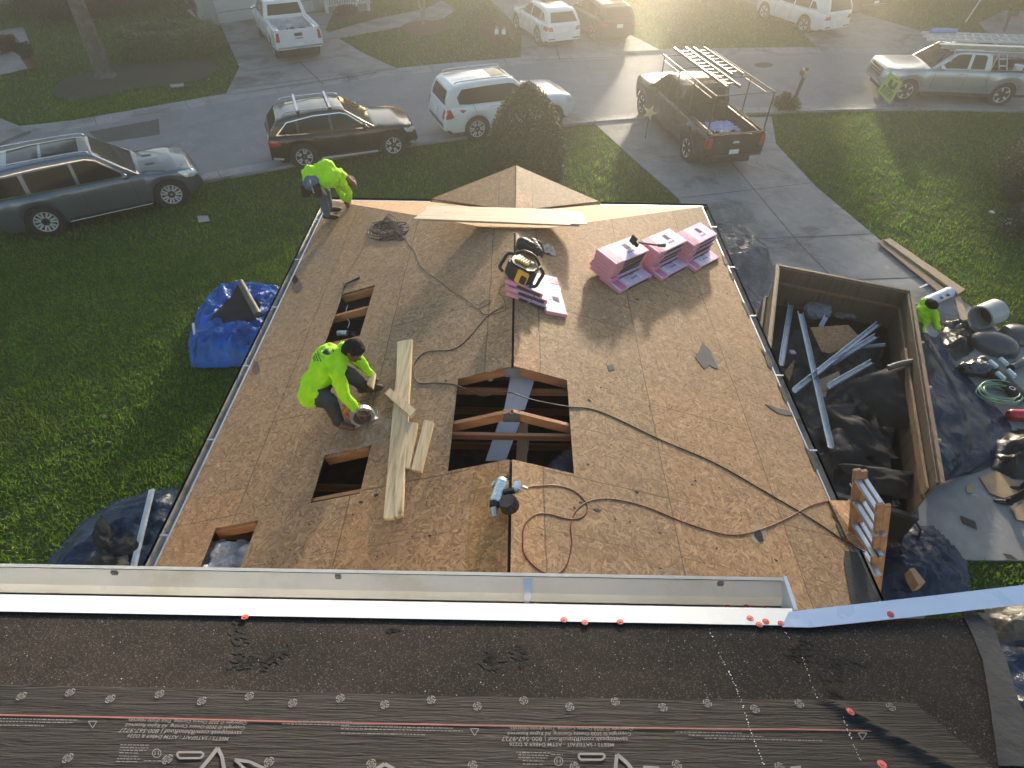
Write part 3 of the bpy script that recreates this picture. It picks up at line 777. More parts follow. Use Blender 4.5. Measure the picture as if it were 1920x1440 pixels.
for q in ((0,150,1349),(0,140,1354),(0,85,1361),(560,660,1354),(530,655,1359),(640,850,1363),(640,868,1368),(640,800,1376),(1265,1390,1374),(1290,1430,1380),(1320,1540,1386),(228,282,1398),(228,280,1403),(226,276,1408),(226,262,1413),(226,262,1419),(222,264,1424),(220,260,1429),(968,1032,1412),(972,1028,1417),(972,1026,1422),(980,1022,1428),(980,1020,1434),(272,310,1428),(1032,1055,1416)): tiny(*q)
for cx, cy in ((296,1414),(1047,1429)):
    strk([(cx+8*math.cos(t), cy+8*math.sin(t)) for t in [k*math.pi/8 for k in range(17)]], 1.5)
    strk([(cx-3,cy-4),(cx-3,cy+4)],1.5); strk([(cx+3,cy-4),(cx+3,cy+4)],1.5)
def text_mesh(body, bold=0.0):
    cu = bpy.data.curves.new('txt', 'FONT'); cu.body = body; cu.size = 1; cu.offset = bold; cu.resolution_u = 2
    o = bpy.data.objects.new('txt', cu); COL.objects.link(o); dg = bpy.context.evaluated_depsgraph_get()
    me = bpy.data.meshes.new_from_object(o.evaluated_get(dg)); bpy.data.objects.remove(o)
    return me
def text_into(mb, body, P0, P1, nrm, lift=0.0, bold=.01, hscale=1.0):
    """lay text so that it starts at P0 and ends at P1 on a plane with normal nrm"""
    me = text_mesh(body, bold); xs = [v.co.x for v in me.vertices]; x0, x1 = min(xs), max(xs)
    X = (P1-P0); L = X.length; X.normalize(); Y = nrm.normalized().cross(X); s = L/(x1-x0)
    vs = [mb.b.verts.new(P0+X*(v.co.x-x0)*s+Y*v.co.y*s*hscale+nrm.normalized()*lift) for v in me.vertices]
    for p in me.polygons:
        try: mb.b.faces.new([vs[i] for i in p.vertices])
        except ValueError: pass
    bpy.data.meshes.remove(me)
UN = V((0, US, 1))
for (xr, xl, dy) in ((465, 243, 0), (1185, 955, 13)):
    for body, a0, a1, yy in (('Copyright © 2020 Owens Corning. Tous droits réservés.', 465, 243, 1357), ('Copyright © 2020 Owens Corning. All Rights Reserved.', 462, 238, 1366), ('savetopeak.com/RhinoRoof | 800-567-9727', 456, 229, 1375), ('MEETS / SATISFAIT : ASTM D4869 & D226', 431, 243, 1386)):
        o_ = xr-465; sc_ = (xr-xl)/222
        A0 = ppt(xr-(465-a0)*sc_, yy+dy-5+(3 if dy == 0 else 1)); A1 = ppt(xr-(465-a1)*sc_, yy+dy-5-(3 if dy == 0 else 0))
        text_into(mb, body, A0, A1, UN, 0, .006, .92)
o = mb.build('printed_lettering', _mc['print'], sheet); 
mb = MB()
rl = [ppt(x, y, .0075) for x, y in ((-40,1341),(300,1348),(640,1357),(1000,1363),(1330,1368),(1500,1369),(1640,1372))]
for p, q in zip(rl, rl[1:]):
    n_ = V((0, .0022, -.0007)); mb.poly([p-n_, q-n_, q+n_, p+n_])
mb.build('printed_line', pm('printed_red', (0.30, 0.10, 0.09), .6), sheet)
# chalk lines
mb = MB()
def dots(pts, m=.0035):
    for p, q in zip(pts, pts[1:]):
        L = math.hypot(q[0]-p[0], q[1]-p[1]); n = int(L/4)
        for k in range(n):
            if rr_.random() < .75:
                t = (k+rr_.random())/n; x = p[0]+(q[0]-p[0])*t+rr_.uniform(-1.5, 1.5); y = p[1]+(q[1]-p[1])*t
                c = ppt(x, y, .0095); s_ = rr_.uniform(.0007, .0019); mb.poly([c+V((-s_, -s_, s_*US)), c+V((s_, -s_, s_*US)), c+V((s_*.8, s_, -s_*US)), c+V((-s_, s_*.7, -s_*US))])
dots([(1328,1180),(1345,1225),(1372,1275),(1388,1315),(1402,1360),(1420,1410),(1432,1440)]); dots([(1470,1186),(1480,1200)]); dots([(1503,1232),(1515,1270),(1530,1310)]); dots([(1578,1345),(1595,1390),(1612,1430)])
tag(hb(mb, 'chalk_marks', M['paper']), kind='stuff')
# drip edge (white metal) left and the bent right-hand piece, coloured blue for sky-lit shade
mb = MB(); e0, e1 = V((-6, UY+.008, upz(UY)+.006)), V((UP(1482,1150).x+.01, UY+.008, upz(UY)+.006))
d_ = V((0, -.075, .025))
mb.prism([e0, e0+d_, e1+d_*1.0+V((-.03,0,0)), e1], V((0,0,.0025))); mb.prism([e0, e1, e1+V((0,.004,-.05)), e0+V((0,.004,-.05))], V((0,.002,0)))
o = hb(mb, 'drip_edge', M['white']); o['label'] = 'long white drip edge'
mb = MB(); pts = [(G(x, y, 6.49), G(x2, y2, 6.505)) for x, y, x2, y2 in ((1478,1148,1466,1176),(1510,1144,1520,1177),(1600,1134,1600,1169),(1760,1116,1760,1152),(1940,1095,1940,1131),(2200,1066,2200,1104))]
for (a0, b0), (a1, b1) in zip(pts, pts[1:]): mb.prism([a0, b0, b1, a1], V((0,0,.003)))
o = hb(mb, 'drip_edge', pm('drip_shade_blue', (0.36, 0.47, 0.66), .3, metal=.0, var=.05, vs=2)); o['label'] = 'bent white drip edge on the right, coloured blue for sky-lit shade'
# gutter under it
KU = [(0, -.01), (0, -.095), (.062, -.095), (.078, -.06), (.13, -.03), (.13, .0), (.115, .003)]
rx = UP(1490,1140).x
hb(gutter(KU, (rx, UY+.012, UZ-.012), (-6, UY+.012, UZ-.012), M['white'], th=.003), 'gutter', M['white'])['label'] = 'white gutter of the upper roof'
mb = MB(); mb.prism([V((rx, UY+.012+o_, UZ-.012+z_)) for o_, z_ in [(0, 0)]+KU[1:6]], V((.004,0,0))); hb(mb, 'gutter_end_cap', M['white'])
mb = MB(); mb.bar((rx+.004, UY+.012, UZ-.01), (rx+.004, UY+.145, UZ-.01), .014, .006); hb(mb, 'gutter_end_cap', M['white'])
mb = MB(); mb.bar((-6, UY-.03, UZ-.10), (rx, UY-.03, UZ-.10), .02, .19); hb(mb, 'fascia', M['white'])
for gx in (G(190,1100,UZ).x, G(625,1100,UZ).x, G(1358,1100,UZ).x):
    mb = MB(); mb.box((gx, UY+.122, UZ-.03), (.02, .01, .02)); hb(mb, 'gutter_stain', pm('grime', (.2, .19, .17), .8))
gx = G(988,1100,UZ).x
mb = MB(); mb.prism([V((gx-.012, UY+.12, UZ-.014)), V((gx+.022, UY+.12, UZ-.014)), V((gx+.012, UY+.03, UZ-.085)), V((gx-.006, UY+.03, UZ-.085))], V((0,0,.003)))
hb(mb, 'gutter_hanger', M['galv'])
mb = MB(); 
for k in range(5): mb.bar((gx-.005+.01*k, UY+.03, UZ-.05+.006*k), (gx+.03+.012*k, UY+.022, UZ-.07), .006, .003)
hb(mb, 'gutter_debris', pm('leafmat', (.35, .3, .2), .8))
r4 = random.Random(9)
mb = MB()
for k in range(70):
    x = r4.uniform(-1.9, rx-.05); L = r4.uniform(.01, .06); y = UY+r4.uniform(.018, .035)
    mb.bar((x, y, UZ-.10), (x+L, y+r4.uniform(-.006, .006), UZ-.1), r4.uniform(.002, .005), .003)
tag(hb(mb, 'gutter_debris', M['joint']), kind='stuff')
def capnail(p, n, rr=.0125):
    c = MB(); d, s, u, L = frame(V(), n)
    c.cyl(p, p+n*.002, rr, rr*.92, 14); c.cyl(p+n*.002, p+n*.004, rr*.45, rr*.4, 10)
    o = hb(c, 'cap_nail', M['capred'])
for px, py in ((461,1160),(1057,1165),(1096,1170),(1162,1169),(1405,1162),(1422,1174),(1434,1168),(1463,1172),(1670,1152)):
    capnail(ppt(px, py, .012) if px < 1500 else G(px, py, 6.506), UN.normalized() if px < 1500 else V((0,0,1)))
capnail(ppt(1586,1342,.034), (UN+V((.3,0,0))).normalized()); capnail(ppt(1645,1439,.03), UN.normalized())
for px, py in ((55,1124),(493,1131),(557,1132),(594,1132),(1365,1139),(1400,1138),(1438,1141)):
    p = G(px, py, UZ-.098); capnail(p, V((0,.3,1)).normalized(), .012)
# ------------------------------------------------------------------ vehicles
def bvh_of(objs):
    vs, fs = [], []
    for o in objs:
        off = len(vs); vs += [v.co.copy() for v in o.data.vertices]; fs += [[off+i for i in p.vertices] for p in o.data.polygons]
    return BVHTree.FromPolygons(vs, fs)
def decal(bv, poly, O, U, W, N, off=.004, step=.07, thick=0.0, mb=None):
    """lay polygon (u,w) given in the plane O,U,W on the surface met when looking along -N"""
    own = mb is None; mb = mb or MB(); b = bmesh.new()
    P = [V((p[0], p[1], 0)) for p in poly]; b.faces.new([b.verts.new(p) for p in P])
    bmesh.ops.triangulate(b, faces=b.faces[:])
    x0, x1 = min(p.x for p in P), max(p.x for p in P); y0, y1 = min(p.y for p in P), max(p.y for p in P)
    for ax, lo, hi in ((0, x0, x1), (1, y0, y1)):
        n = int((hi-lo)/step)
        for k in range(1, n+1):
            co = [0, 0, 0]; co[ax] = lo+(hi-lo)*k/(n+1); no = [0, 0, 0]; no[ax] = 1
            bmesh.ops.bisect_plane(b, geom=b.verts[:]+b.edges[:]+b.faces[:], plane_co=co, plane_no=no)
    O, U, W, N = V(O), V(U), V(W), V(N)
    mp = {}
    for v in b.verts:
        src = O+U*v.co.x+W*v.co.y+N*6
        hit, nr, ix, ds = bv.ray_cast(src, -N, 12)
        if hit is None:
            hit, nr, ix, ds = bv.find_nearest(O+U*v.co.x+W*v.co.y); 
        mp[v] = hit
    for f in b.faces:
        pts = [mp[v]+N*off for v in f.verts]
        if thick: mb.prism(pts, N*thick)
        else: mb.poly(pts)
    b.free()
    if not thick: bmesh.ops.remove_doubles(mb.b, verts=mb.b.verts[:], dist=.0004)
    return mb
def stroke(pts, w, closed=False):
    """outline of a polyline as list of quads in 2D"""
    out = []; n = len(pts)
    for i in range(n if closed else n-1):
        p, q = V(pts[i]), V(pts[(i+1) % n]); d = (q-p)
        if d.length < 1e-6: continue
        d.normalize(); nn = V((-d.y, d.x))*w/2; e = d*w*.3
        out.append([p-nn-e, q-nn+e, q+nn+e, p+nn-e])
    return out
PAINT = {}
def paint(name, col, metal=.35, rough=.28):
    if name in PAINT: return PAINT[name]
    a = NT(name); n = a.noise(3, 4)
    c = a.ramp(n, [(.3, tuple(x*.9 for x in col)), (.7, col)])
    dirt = a.ramp(a.noise(1.4, 6, .7), [(.5, (rough,)*3), (.8, (min(1, rough+.18),)*3)])
    a.set(**{'Base Color': c, 'Metallic': metal, 'Roughness': dirt, 'Coat Weight': .8, 'Coat Roughness': .06})
    PAINT[name] = a.m; return a.m
M['glass'] = glassmat('tinted_glass', (0.010, 0.013, 0.017), .08, .22, 0)
M['glass2'] = glassmat('windscreen_glass', (0.035, 0.042, 0.042), .04, .6, .3)
M['lampw'] = pm('clear_lamp', (0.75, 0.77, 0.8), .1, metal=.3, var=.05, coat=1)
M['lampr'] = pm('red_lamp', (0.42, 0.015, 0.012), .15, var=.15, coat=1)
M['alloy'] = pm('alloy', (0.66, 0.67, 0.70), .38, metal=.35, var=.05)
M['darkalloy'] = pm('dark_alloy', (0.07, 0.07, 0.075), .5, metal=.3, var=.1)
M['plate'] = pm('plate', (0.75, 0.76, 0.74), .4, var=.04)
M['blacktrim'] = pm('black_trim', (0.025, 0.025, 0.027), .5, var=.2)
WHEELS = {}
def wheel(parent, x, y, r, wd, spokes, side, rimr=.70):
    """side +1 = left (outer face at +y)"""
    key = (round(r, 3), wd, spokes, side)
    if key not in WHEELS:
        Mx = Matrix.Rotation(R(-90)*side, 4, 'X')
        mb = MB(); rr = r*rimr
        mb.lathe([(rr, -wd/2), (r*.93, -wd/2), (r*.985, -wd*.36), (r, -wd*.2), (r, wd*.2), (r*.985, wd*.36), (r*.93, wd*.48), (rr*1.04, wd*.5), (rr, wd*.42), (rr, -wd/2)], 36, Mx)
        bmesh.ops.recalc_face_normals(mb.b, faces=mb.b.faces)
        tm = bpy.data.meshes.new('wheel'); mb.b.to_mesh(tm); mb.b.free(); tm.materials.append(M['rubber']); tm.shade_smooth(); tm.set_sharp_from_angle(angle=R(40))
        mb = MB()
        mb.lathe([(rr*1.01, wd*.43), (rr*.98, wd*.46), (rr*.93, wd*.45), (rr*.90, wd*.38), (rr*.90, wd*.05)], 36, Mx)
        mb.lathe([(rr*.24, wd*.26), (rr*.22, wd*.36), (rr*.1, wd*.40), (0.001, wd*.40)], 16, Mx)
        pairs = spokes if spokes > 0 else -spokes
        for k in range(pairs):
            for s2 in ((-.16, .16) if spokes < 0 else (0,)):
                a0 = 2*math.pi*k/pairs; a1 = a0+s2*1.25
                p0 = V((math.cos(a0+s2*.5)*rr*.14, math.sin(a0+s2*.5)*rr*.14, wd*.33)); p1 = V((math.cos(a1)*rr*.94, math.sin(a1)*rr*.94, wd*.40))
                mb.bar(Mx @ p0, Mx @ p1, rr*(.17 if spokes < 0 else .24), wd*.10, up=Mx.to_3x3() @ V((0,0,1)))
        rm = bpy.data.meshes.new('rim'); bmesh.ops.recalc_face_normals(mb.b, faces=mb.b.faces); mb.b.to_mesh(rm); mb.b.free(); rm.materials.append(M['alloy']); rm.shade_smooth(); rm.set_sharp_from_angle(angle=R(35))
        mb = MB(); mb.lathe([(0.001, wd*.12), (rr*.91, wd*.12)], 28, Mx)
        bm_ = bpy.data.meshes.new('brake'); mb.b.to_mesh(bm_); mb.b.free(); bm_.materials.append(M['darkalloy'])
        WHEELS[key] = (tm, rm, bm_)
    tm, rm, bm_ = WHEELS[key]
    o = bpy.data.objects.new('wheel', tm); COL.objects.link(o); o.parent = parent; o.location = (x, y, r)
    c = bpy.data.objects.new('rim', rm); COL.objects.link(c); c.parent = o
    c = bpy.data.objects.new('brake_disc', bm_); COL.objects.link(c); c.parent = o
    return o
def vehicle(name, label, cat, S, group=None):
    L, wb, Wd, H = S['L'], S['wb'], S['W'], S['H']; fo = S['fo']; xf = wb/2+fo; xr = xf-L; hw = Wd/2
    belt = S['belt']; hood = S['hood']; wr = S['wr']; cow = S['cow']; truck = S.get('bed')
    root = empty(name, label, cat, group=group)
    pt = S['paint']; zb0 = S.get('zb', .26)
    Wp = [(xr, hw*.86), (xr+.12, hw*.94), (xr+.45, hw*.985), (0, hw), (xf-.7, hw*.985), (xf-.32, hw*.93), (xf-.12, hw*.83), (xf, hw*.66)] if not S.get('boxy') else \
         [(xr, hw*.95), (xr+.08, hw*.985), (0, hw), (xf-.55, hw*.985), (xf-.2, hw*.93), (xf-.06, hw*.86), (xf, hw*.78)]
    dk = [(xr, .62), (xr+.02, S.get('rearz', .95)), (xr+.10, belt-.01), (xr+.5, belt), (cow, belt-.01), (cow+.12, hood+.05), (xf-.55, hood), (xf-.22, hood-.07), (xf-.09, hood-.19), (xf-.02, hood-.42), (xf, hood-.5)]
    if truck: dk = [(xr, belt-.02), (xr+.5, belt), (cow, belt-.01), (cow+.12, hood+.04), (xf-.35, hood), (xf-.12, hood-.05), (xf-.04, hood-.14), (xf, hood-.25)]
    if S.get('boxy') and not truck: dk[0] = (xr, .7)
    xs = set([xr, xr+.02, xr+.06, xr+.10, xf, xf-.02, xf-.05, xf-.09, xf-.15, xf-.22, cow, cow+.06, cow+.12])
    x = xr
    while x < xf: xs.add(x); x += .10
    ra = wr+.065
    for xc in (wb/2, -wb/2):
        for k in range(17): xs.add(xc-ra*math.cos(math.pi*k/16))
    if truck: xs |= {xr+.07, truck}
    xs = sorted(v for v in xs if xr <= v <= xf)
    xs = [v for i, v in enumerate(xs) if i == 0 or v-xs[i-1] > .008 or v == xf]
    def zb(x):
        z = zb0+(.10 if x > xf-.25 or x < xr+.3 else 0)*1.0
        for xc in (wb/2, -wb/2):
            if abs(x-xc) < ra: z = max(z, wr+math.sqrt(max(0, ra*ra-(x-xc)**2)))
        return z
    T = [(0, .955), (.10, .985), (.28, 1.0), (.5, 1.0), (.66, .992), (.80, .985), (.90, .965), (.96, .94), (1.0, .905)]
    TY = [.80, .5, .2, 0.0]
    mb = MB(); rows = []
    fl = S.get('flare', .018)
    for x in xs:
        w_ = interp(Wp, x); z0 = zb(x); z1 = max(interp(dk, x), z0+.05)
        bul = 0
        for xc in (wb/2, -wb/2):
            if abs(x-xc) < ra*1.5: bul = max(bul, fl*(math.cos(math.pi*(x-xc)/(ra*3))))
        half = []
        for t, f in T:
            z = z0+(z1-z0)*t; k = 1+bul/hw*(1 if t < .7 else 0)
            half.append((w_*f*k, z))
        for f in TY: half.append((w_*.905*f, z1+(.028 if x < cow else .035)*(1-f*f)*(0 if truck and x < truck-.01 else 1)))
        row = [mb.b.verts.new((x, y, z)) for y, z in half] + [mb.b.verts.new((x, -y, z)) for y, z in half[-2::-1]]
        rows.append(row)
    n = len(rows[0]); nT = len(T)
    for r0, r1 in zip(rows, rows[1:]):
        xm = (r0[0].co.x+r1[0].co.x)/2
        for k in range(n-1):
            if truck and xr+.07 < xm < truck and nT <= k < n-1-nT: continue
            mb.b.faces.new((r0[k], r0[k+1], r1[k+1], r1[k]))
    mb.b.faces.new(rows[0][::-1]); mb.b.faces.new(rows[-1])
    body = mb.build('body', pt, root, 32)
    # greenhouse
    gr = S['roof']; tw = S['tw']*hw; bx0, bx1 = gr[0][0], gr[-1][0]; H0 = belt
    xs2 = set(p[0] for p in gr); x = bx0
    while x < bx1: xs2.add(x); x += .12
    for (a0, z0), (a1, z1) in zip(gr, gr[1:]):
        if abs(z1-z0) > .05:
            for k in range(1, 6): xs2.add(a0+(a1-a0)*k/6)
    xs2 = sorted(xs2); xs2 = [v for i, v in enumerate(xs2) if i == 0 or v-xs2[i-1] > .006]
    def gy(x, z):
        w_ = interp(Wp, x)*.915; t = max(0, (z-H0)/(H-H0)); return w_-(w_-tw*interp(Wp, x)/hw)*t**1.15
    mb = MB(); rows = []
    for x in xs2:
        zt = interp(gr, x); zl = belt-.06
        half = []
        for s_ in (0, .15, .35, .55, .75, .88, .95): z = zl+(zt-zl)*s_; half.append((gy(x, z), z))
        yt = gy(x, zt)
        half += [(yt-.012, zt-.012), (yt-.045, zt), (yt*.7, zt+.012*(1 if zt > H-.1 else .3)), (yt*.35, zt+.02*(1 if zt > H-.1 else .3)), (0, zt+.022*(1 if zt > H-.1 else .3))]
        rows.append([mb.b.verts.new((x, y, z)) for y, z in half]+[mb.b.verts.new((x, -y, z)) for y, z in half[-2::-1]])
    for r0, r1 in zip(rows, rows[1:]):
        for k in range(len(r0)-1): mb.b.faces.new((r0[k], r0[k+1], r1[k+1], r1[k]))
    mb.b.faces.new(rows[0][::-1]); mb.b.faces.new(rows[-1])
    cab = mb.build('cabin', S.get('roofpaint', pt), root, 38)
    bv = bvh_of([body, cab]); bvb = bvh_of([body]); bvc = bvh_of([cab])
    X, Y, Z = V((1,0,0)), V((0,1,0)), V((0,0,1)); O0 = V()
    def side(nm, polys, m, off=.004, thick=0, b=None, both=True):
        for sg in ((1, -1) if both else (1,)):
            mb = MB()
            for p in polys: decal(b or bv, p, O0, X, Z, Y*sg, off, .09, thick, mb)
            mb.build(nm, m, root, 60)
    def end(nm, polys, m, front=True, off=.006, thick=0, b=None, z_axis=False):
        mb = MB()
        for p in polys: decal(b or bv, p, O0, Y, Z, X if front else -X, off, .07, thick, mb)
        mb.build(nm, m, root, 60)
    def top(nm, polys, m, off=.004, thick=0, b=None):
        mb = MB()
        for p in polys: decal(b or bv, p, O0, X, Y, Z, off, .10, thick, mb)
        mb.build(nm, m, root, 60)
    # glass
    for w_ in S['dlo']: side('side_window', [w_], M['glass'], .004, b=bvc)
    if S.get('dlotrim'):
        side('window_trim', [q for w_ in S['dlotrim'] for q in stroke(w_, .024, True)], S.get('trimmat', M['chrome']), .007, b=bvc)
    (a0, z0), (a1, z1) = gr[-2], gr[-1]
    e = .05; ww = gy((a0+a1)/2, (z0+z1)/2)
    top('windscreen', [[(a0+.03, -gy(a0, z0)+.10), (a1-.05, -gy(a1, z1)+.07), (a1-.02, 0), (a1-.05, gy(a1, z1)-.07), (a0+.03, gy(a0, z0)-.10)]], M['glass2'], .006, b=bvc)
    rw = S['rearwin']; end('rear_window', [[(-rw[0], rw[2]), (rw[0], rw[2]), (rw[1], rw[3]), (-rw[1], rw[3])]], M['glass'], False, .008, b=bvc)
    if S.get('sunroof'):
        for sr in S['sunroof']:
            top('sunroof', [[(sr[0], -sr[2]), (sr[1], -sr[2]), (sr[1], sr[2]), (sr[0], sr[2])]], M['glass'], .003, b=bvc)
    # shut lines
    for ln in S['seams']: side('door_seam', stroke(ln, .012), M['blacktrim'], .0025)
    # lamps
    for sg in (1, -1):
        mb = decal(bvb, [(y*sg, z) for y, z in S['hl']], O0, Y, Z, X, .008, .06, 0); 
        if S.get('hls'): decal(bvb, S['hls'], O0, X, Z, Y*sg, .006, .06, 0, mb)
        mb.build('headlight', M['lampw'], root, 60)
        mb = decal(bvb, [(y*sg, z) for y, z in S['tl']], O0, Y, Z, -X, .008, .06, 0)
        if S.get('tls'): decal(bvb, S['tls'], O0, X, Z, Y*sg, .006, .06, 0, mb)
        mb.build('taillight', M['lampr'] if not S.get('cleartl') else S['cleartl'], root, 60)
    end('grille', [S['grille']], M['blacktrim'], True, .008, b=bvb)
    if S.get('bars'):
        end('grille_bar', [b for z in S['bars'] for b in stroke([(-S['grille'][0][0]*-1, z), (S['grille'][1][0], z)], .03)], M['chrome'], True, .016, b=bvb)
    end('license_plate', [[(-.16, S['pz']), (.16, S['pz']), (.16, S['pz']+.15), (-.16, S['pz']+.15)]], M['plate'], False, .012, b=bvb)
    for nm, polys, m, which, off in S.get('extra', []):
        if which == 'side': side(nm, polys, m, off, b=bvb)
        elif which == 'rear': end(nm, polys, m, False, off)
        elif which == 'front': end(nm, polys, m, True, off, b=bvb)
        elif which == 'top': top(nm, polys, m, off)
    # handles, mirrors
    for hx in S['handles']:
        for sg in (1, -1):
            mb = MB(); hz = belt-.13; yy = interp(Wp, hx)*.985
            mb.bar((hx-.10, sg*(yy+.012), hz), (hx+.10, sg*(yy+.012), hz), .03, .028); mb.build('door_handle', S.get('handlemat', M['chrome']), root, 60, .006)
    mx = S['mirx']
    for sg in (1, -1):
        mb = MB(); yy = gy(mx, belt+.05)
        mb.sph((mx, sg*(yy+.14), belt+.08), 1, 2, (.075, .125, .085)); mb.bar((mx+.03, sg*(yy-.05), belt+.01), (mx+.01, sg*(yy+.12), belt+.06), .05, .04)
        mb.build('wing_mirror', S.get('mirmat', pt), root, 50)
    # running gear
    mb = MB(); mb.box(((xf+xr)/2, 0, .52), (L-.5, Wd-.50, .52)); mb.box(((xf+xr)/2, 0, .45), (wb-2*ra-.1, Wd-.18, .32))
    for xc in (wb/2, -wb/2): mb.cyl((xc, -hw+.06, wr), (xc, hw-.06, wr), ra-.015, None, 28)
    mb.build('underbody', M['rubber'], root, 40)
    for xc in (wb/2, -wb/2):
        for sg in (1, -1): wheel(root, xc, sg*(hw-S.get('wd', .25)/2-.035), wr, S.get('wd', .25), S['spokes'], sg)
    if S.get('sill'): 
        for sg in (1, -1):
            mb = MB(); mb.bar((-wb/2+ra+.08, sg*(hw-.02), zb0+.02), (wb/2-ra-.08, sg*(hw-.02), zb0+.02), .10, .04); mb.build('side_step', S['sill'], root, 50, .01)
    if S.get('rails'):
        z_ = H+.055; y_ = tw-.06; x0, x1 = S['rails']
        for sg in (1, -1):
            mb = MB(); pts = catmull([(x0, sg*y_, z_-.06), (x0+.12, sg*y_, z_), ((x0+x1)/2, sg*(y_+.01), z_+.012), (x1-.15, sg*y_, z_-.005), (x1, sg*y_, z_-.075)], 6)
            mb.tube(pts, .018, 8); mb.build('roof_rail', S.get('railmat', M['chrome']), root, 60)
    if S.get('crossbars'):
        for xx in S['crossbars']:
            mb = MB(); mb.bar((xx, -tw-.04, H+.09), (xx, tw+.04, H+.09), .075, .03); mb.build('roof_bar', M['alloy'], root, 40, .006)
            for sg in (1, -1):
                mb = MB(); mb.box((xx, sg*(tw-.05), H+.05), (.10, .05, .10)); mb.build('bar_foot', M['blacktrim'], root, None, .01)
    if truck:
        iw = hw-.13; x0, x1 = xr+.07, truck; fz = belt-.52; mb = MB()
        mb.poly([(x0, -iw, fz), (x1, -iw, fz), (x1, iw, fz), (x0, iw, fz)])
        mb.poly([(x0, -iw, fz), (x0, iw, fz), (x0, iw*.96, belt-.01), (x0, -iw*.96, belt-.01)])
        mb.poly([(x1, -iw, fz), (x1, iw, fz), (x1, iw, belt+.01), (x1, -iw, belt+.01)])
        for sg in (1, -1):
            mb.poly([(x0, sg*iw, fz), (x1, sg*iw, fz), (x1, sg*iw, belt-.01), (x0, sg*iw, belt-.01)])
            mb.box(((x0+x1)/2, sg*(iw+.015), belt+.012), (x1-x0, .13, .022))
            mb.box((-wb/2, sg*(iw-.11), fz+.11), (.9, .22, .22))
        mb.box((x0-.03, 0, belt+.01), (.06, iw*2, .025))
        mb.build('truck_bed', S.get('bedmat', M['blacktrim']), root)
    return root, dict(xf=xf, xr=xr, hw=hw, bv=bv, bvb=bvb, bvc=bvc, gy=gy, belt=belt, H=H, tw=tw)
def put(root, x, y, hd, z=0.0):
    root.location = (x, y, z); root.rotation_euler = (0, 0, hd)
def place_side(root, pr, pf, S, z=0.0, side=-1):
    """near-side rear and front wheel contact pixels; side=-1: camera sees the right-hand side"""
    a, b = G(*pr, z), G(*pf, z); c = (a+b)/2; d = (b-a).normalized(); left = V((-d.y, d.x, 0))
    c += left*(-side)*(S['W']/2-.16); put(root, c.x, c.y, math.atan2(d.y, d.x), z)
def rx(pts, xr): return pts

# --- grey seven-seat SUV
gp_ = paint('graphite_paint', (0.15, 0.18, 0.225), .6, .3)
S = dict(L=5.13, wb=3.075, W=1.95, H=1.80, fo=.92, belt=1.10, hood=1.02, wr=.385, cow=.92, paint=gp_, tw=.74, spokes=-7, roofpaint=gp_,
    roof=[(-2.62, 1.08), (-2.50, 1.42), (-2.36, 1.66), (-2.0, 1.755), (-1.2, 1.80), (-.2, 1.80), (.10, 1.76), (.98, 1.08)],
    dlo=[[(-2.28, 1.17), (-1.62, 1.15), (-1.62, 1.60), (-2.02, 1.59), (-2.2, 1.5)], [(-1.52, 1.15), (-.50, 1.14), (-.50, 1.64), (-1.52, 1.61)], [(-.42, 1.14), (.66, 1.14), (.50, 1.25), (.08, 1.60), (-.1, 1.65), (-.42, 1.65)]],
    dlotrim=[[(-2.34, 1.13), (-1.0, 1.115), (.74, 1.11), (.52, 1.29), (.12, 1.62), (-.1, 1.685), (-1.2, 1.68), (-2.04, 1.64), (-2.27, 1.54)]],
    rearwin=(.66, .56, 1.16, 1.55), sunroof=[(-1.75, -1.05, .52), (-.98, -.15, .52)],
    seams=[[(-1.56, 1.14), (-1.56, .95), (-1.25, .6), (-1.05, .32)], [(-.46, 1.13), (-.44, .3)], [(.72, 1.1), (.74, .32)], [(1.0, 1.08), (2.1, 1.0)]],
    hl=[(.46, .74), (.88, .74), (.90, .95), (.52, .92)], hls=[(2.05, .77), (2.42, .74), (2.38, .93), (1.88, .97)], tl=[(.62, .82), (.93, .84), (.93, 1.05), (.66, 1.02)], tls=[(-2.68, .85), (-2.36, .9), (-2.42, 1.06), (-2.66, 1.02)],
    grille=[(-.42, .58), (.42, .58), (.46, .90), (-.46, .90)], bars=[.68, .80], pz=.72, handles=[-.85, .25], handlemat=gp_, mirx=.62, sill=M['chrome'], rails=(-2.1, .05),
    extra=[('bonnet_vent', [[(1.18, .26), (1.42, .24), (1.44, .38), (1.20, .40)], [(1.18, -.26), (1.42, -.24), (1.44, -.38), (1.20, -.40)]], M['blacktrim'], 'top', .004),
           ('bumper_trim', [[(2.30, .36), (2.44, .36), (2.44, .44), (2.25, .42)]], M['chrome'], 'side', .008), ('lower_cladding', [[(-1.0, .27), (1.0, .27), (1.0, .36), (-1.0, .36)]], M['blacktrim'], 'side', .004)])
r_, I = vehicle('suv', 'dark grey seven-seat SUV with chrome window trim, parked half on the grass at far left', 'SUV', S, 'cars parked along the kerb')
place_side(r_, (102, 437), (328, 386), S)
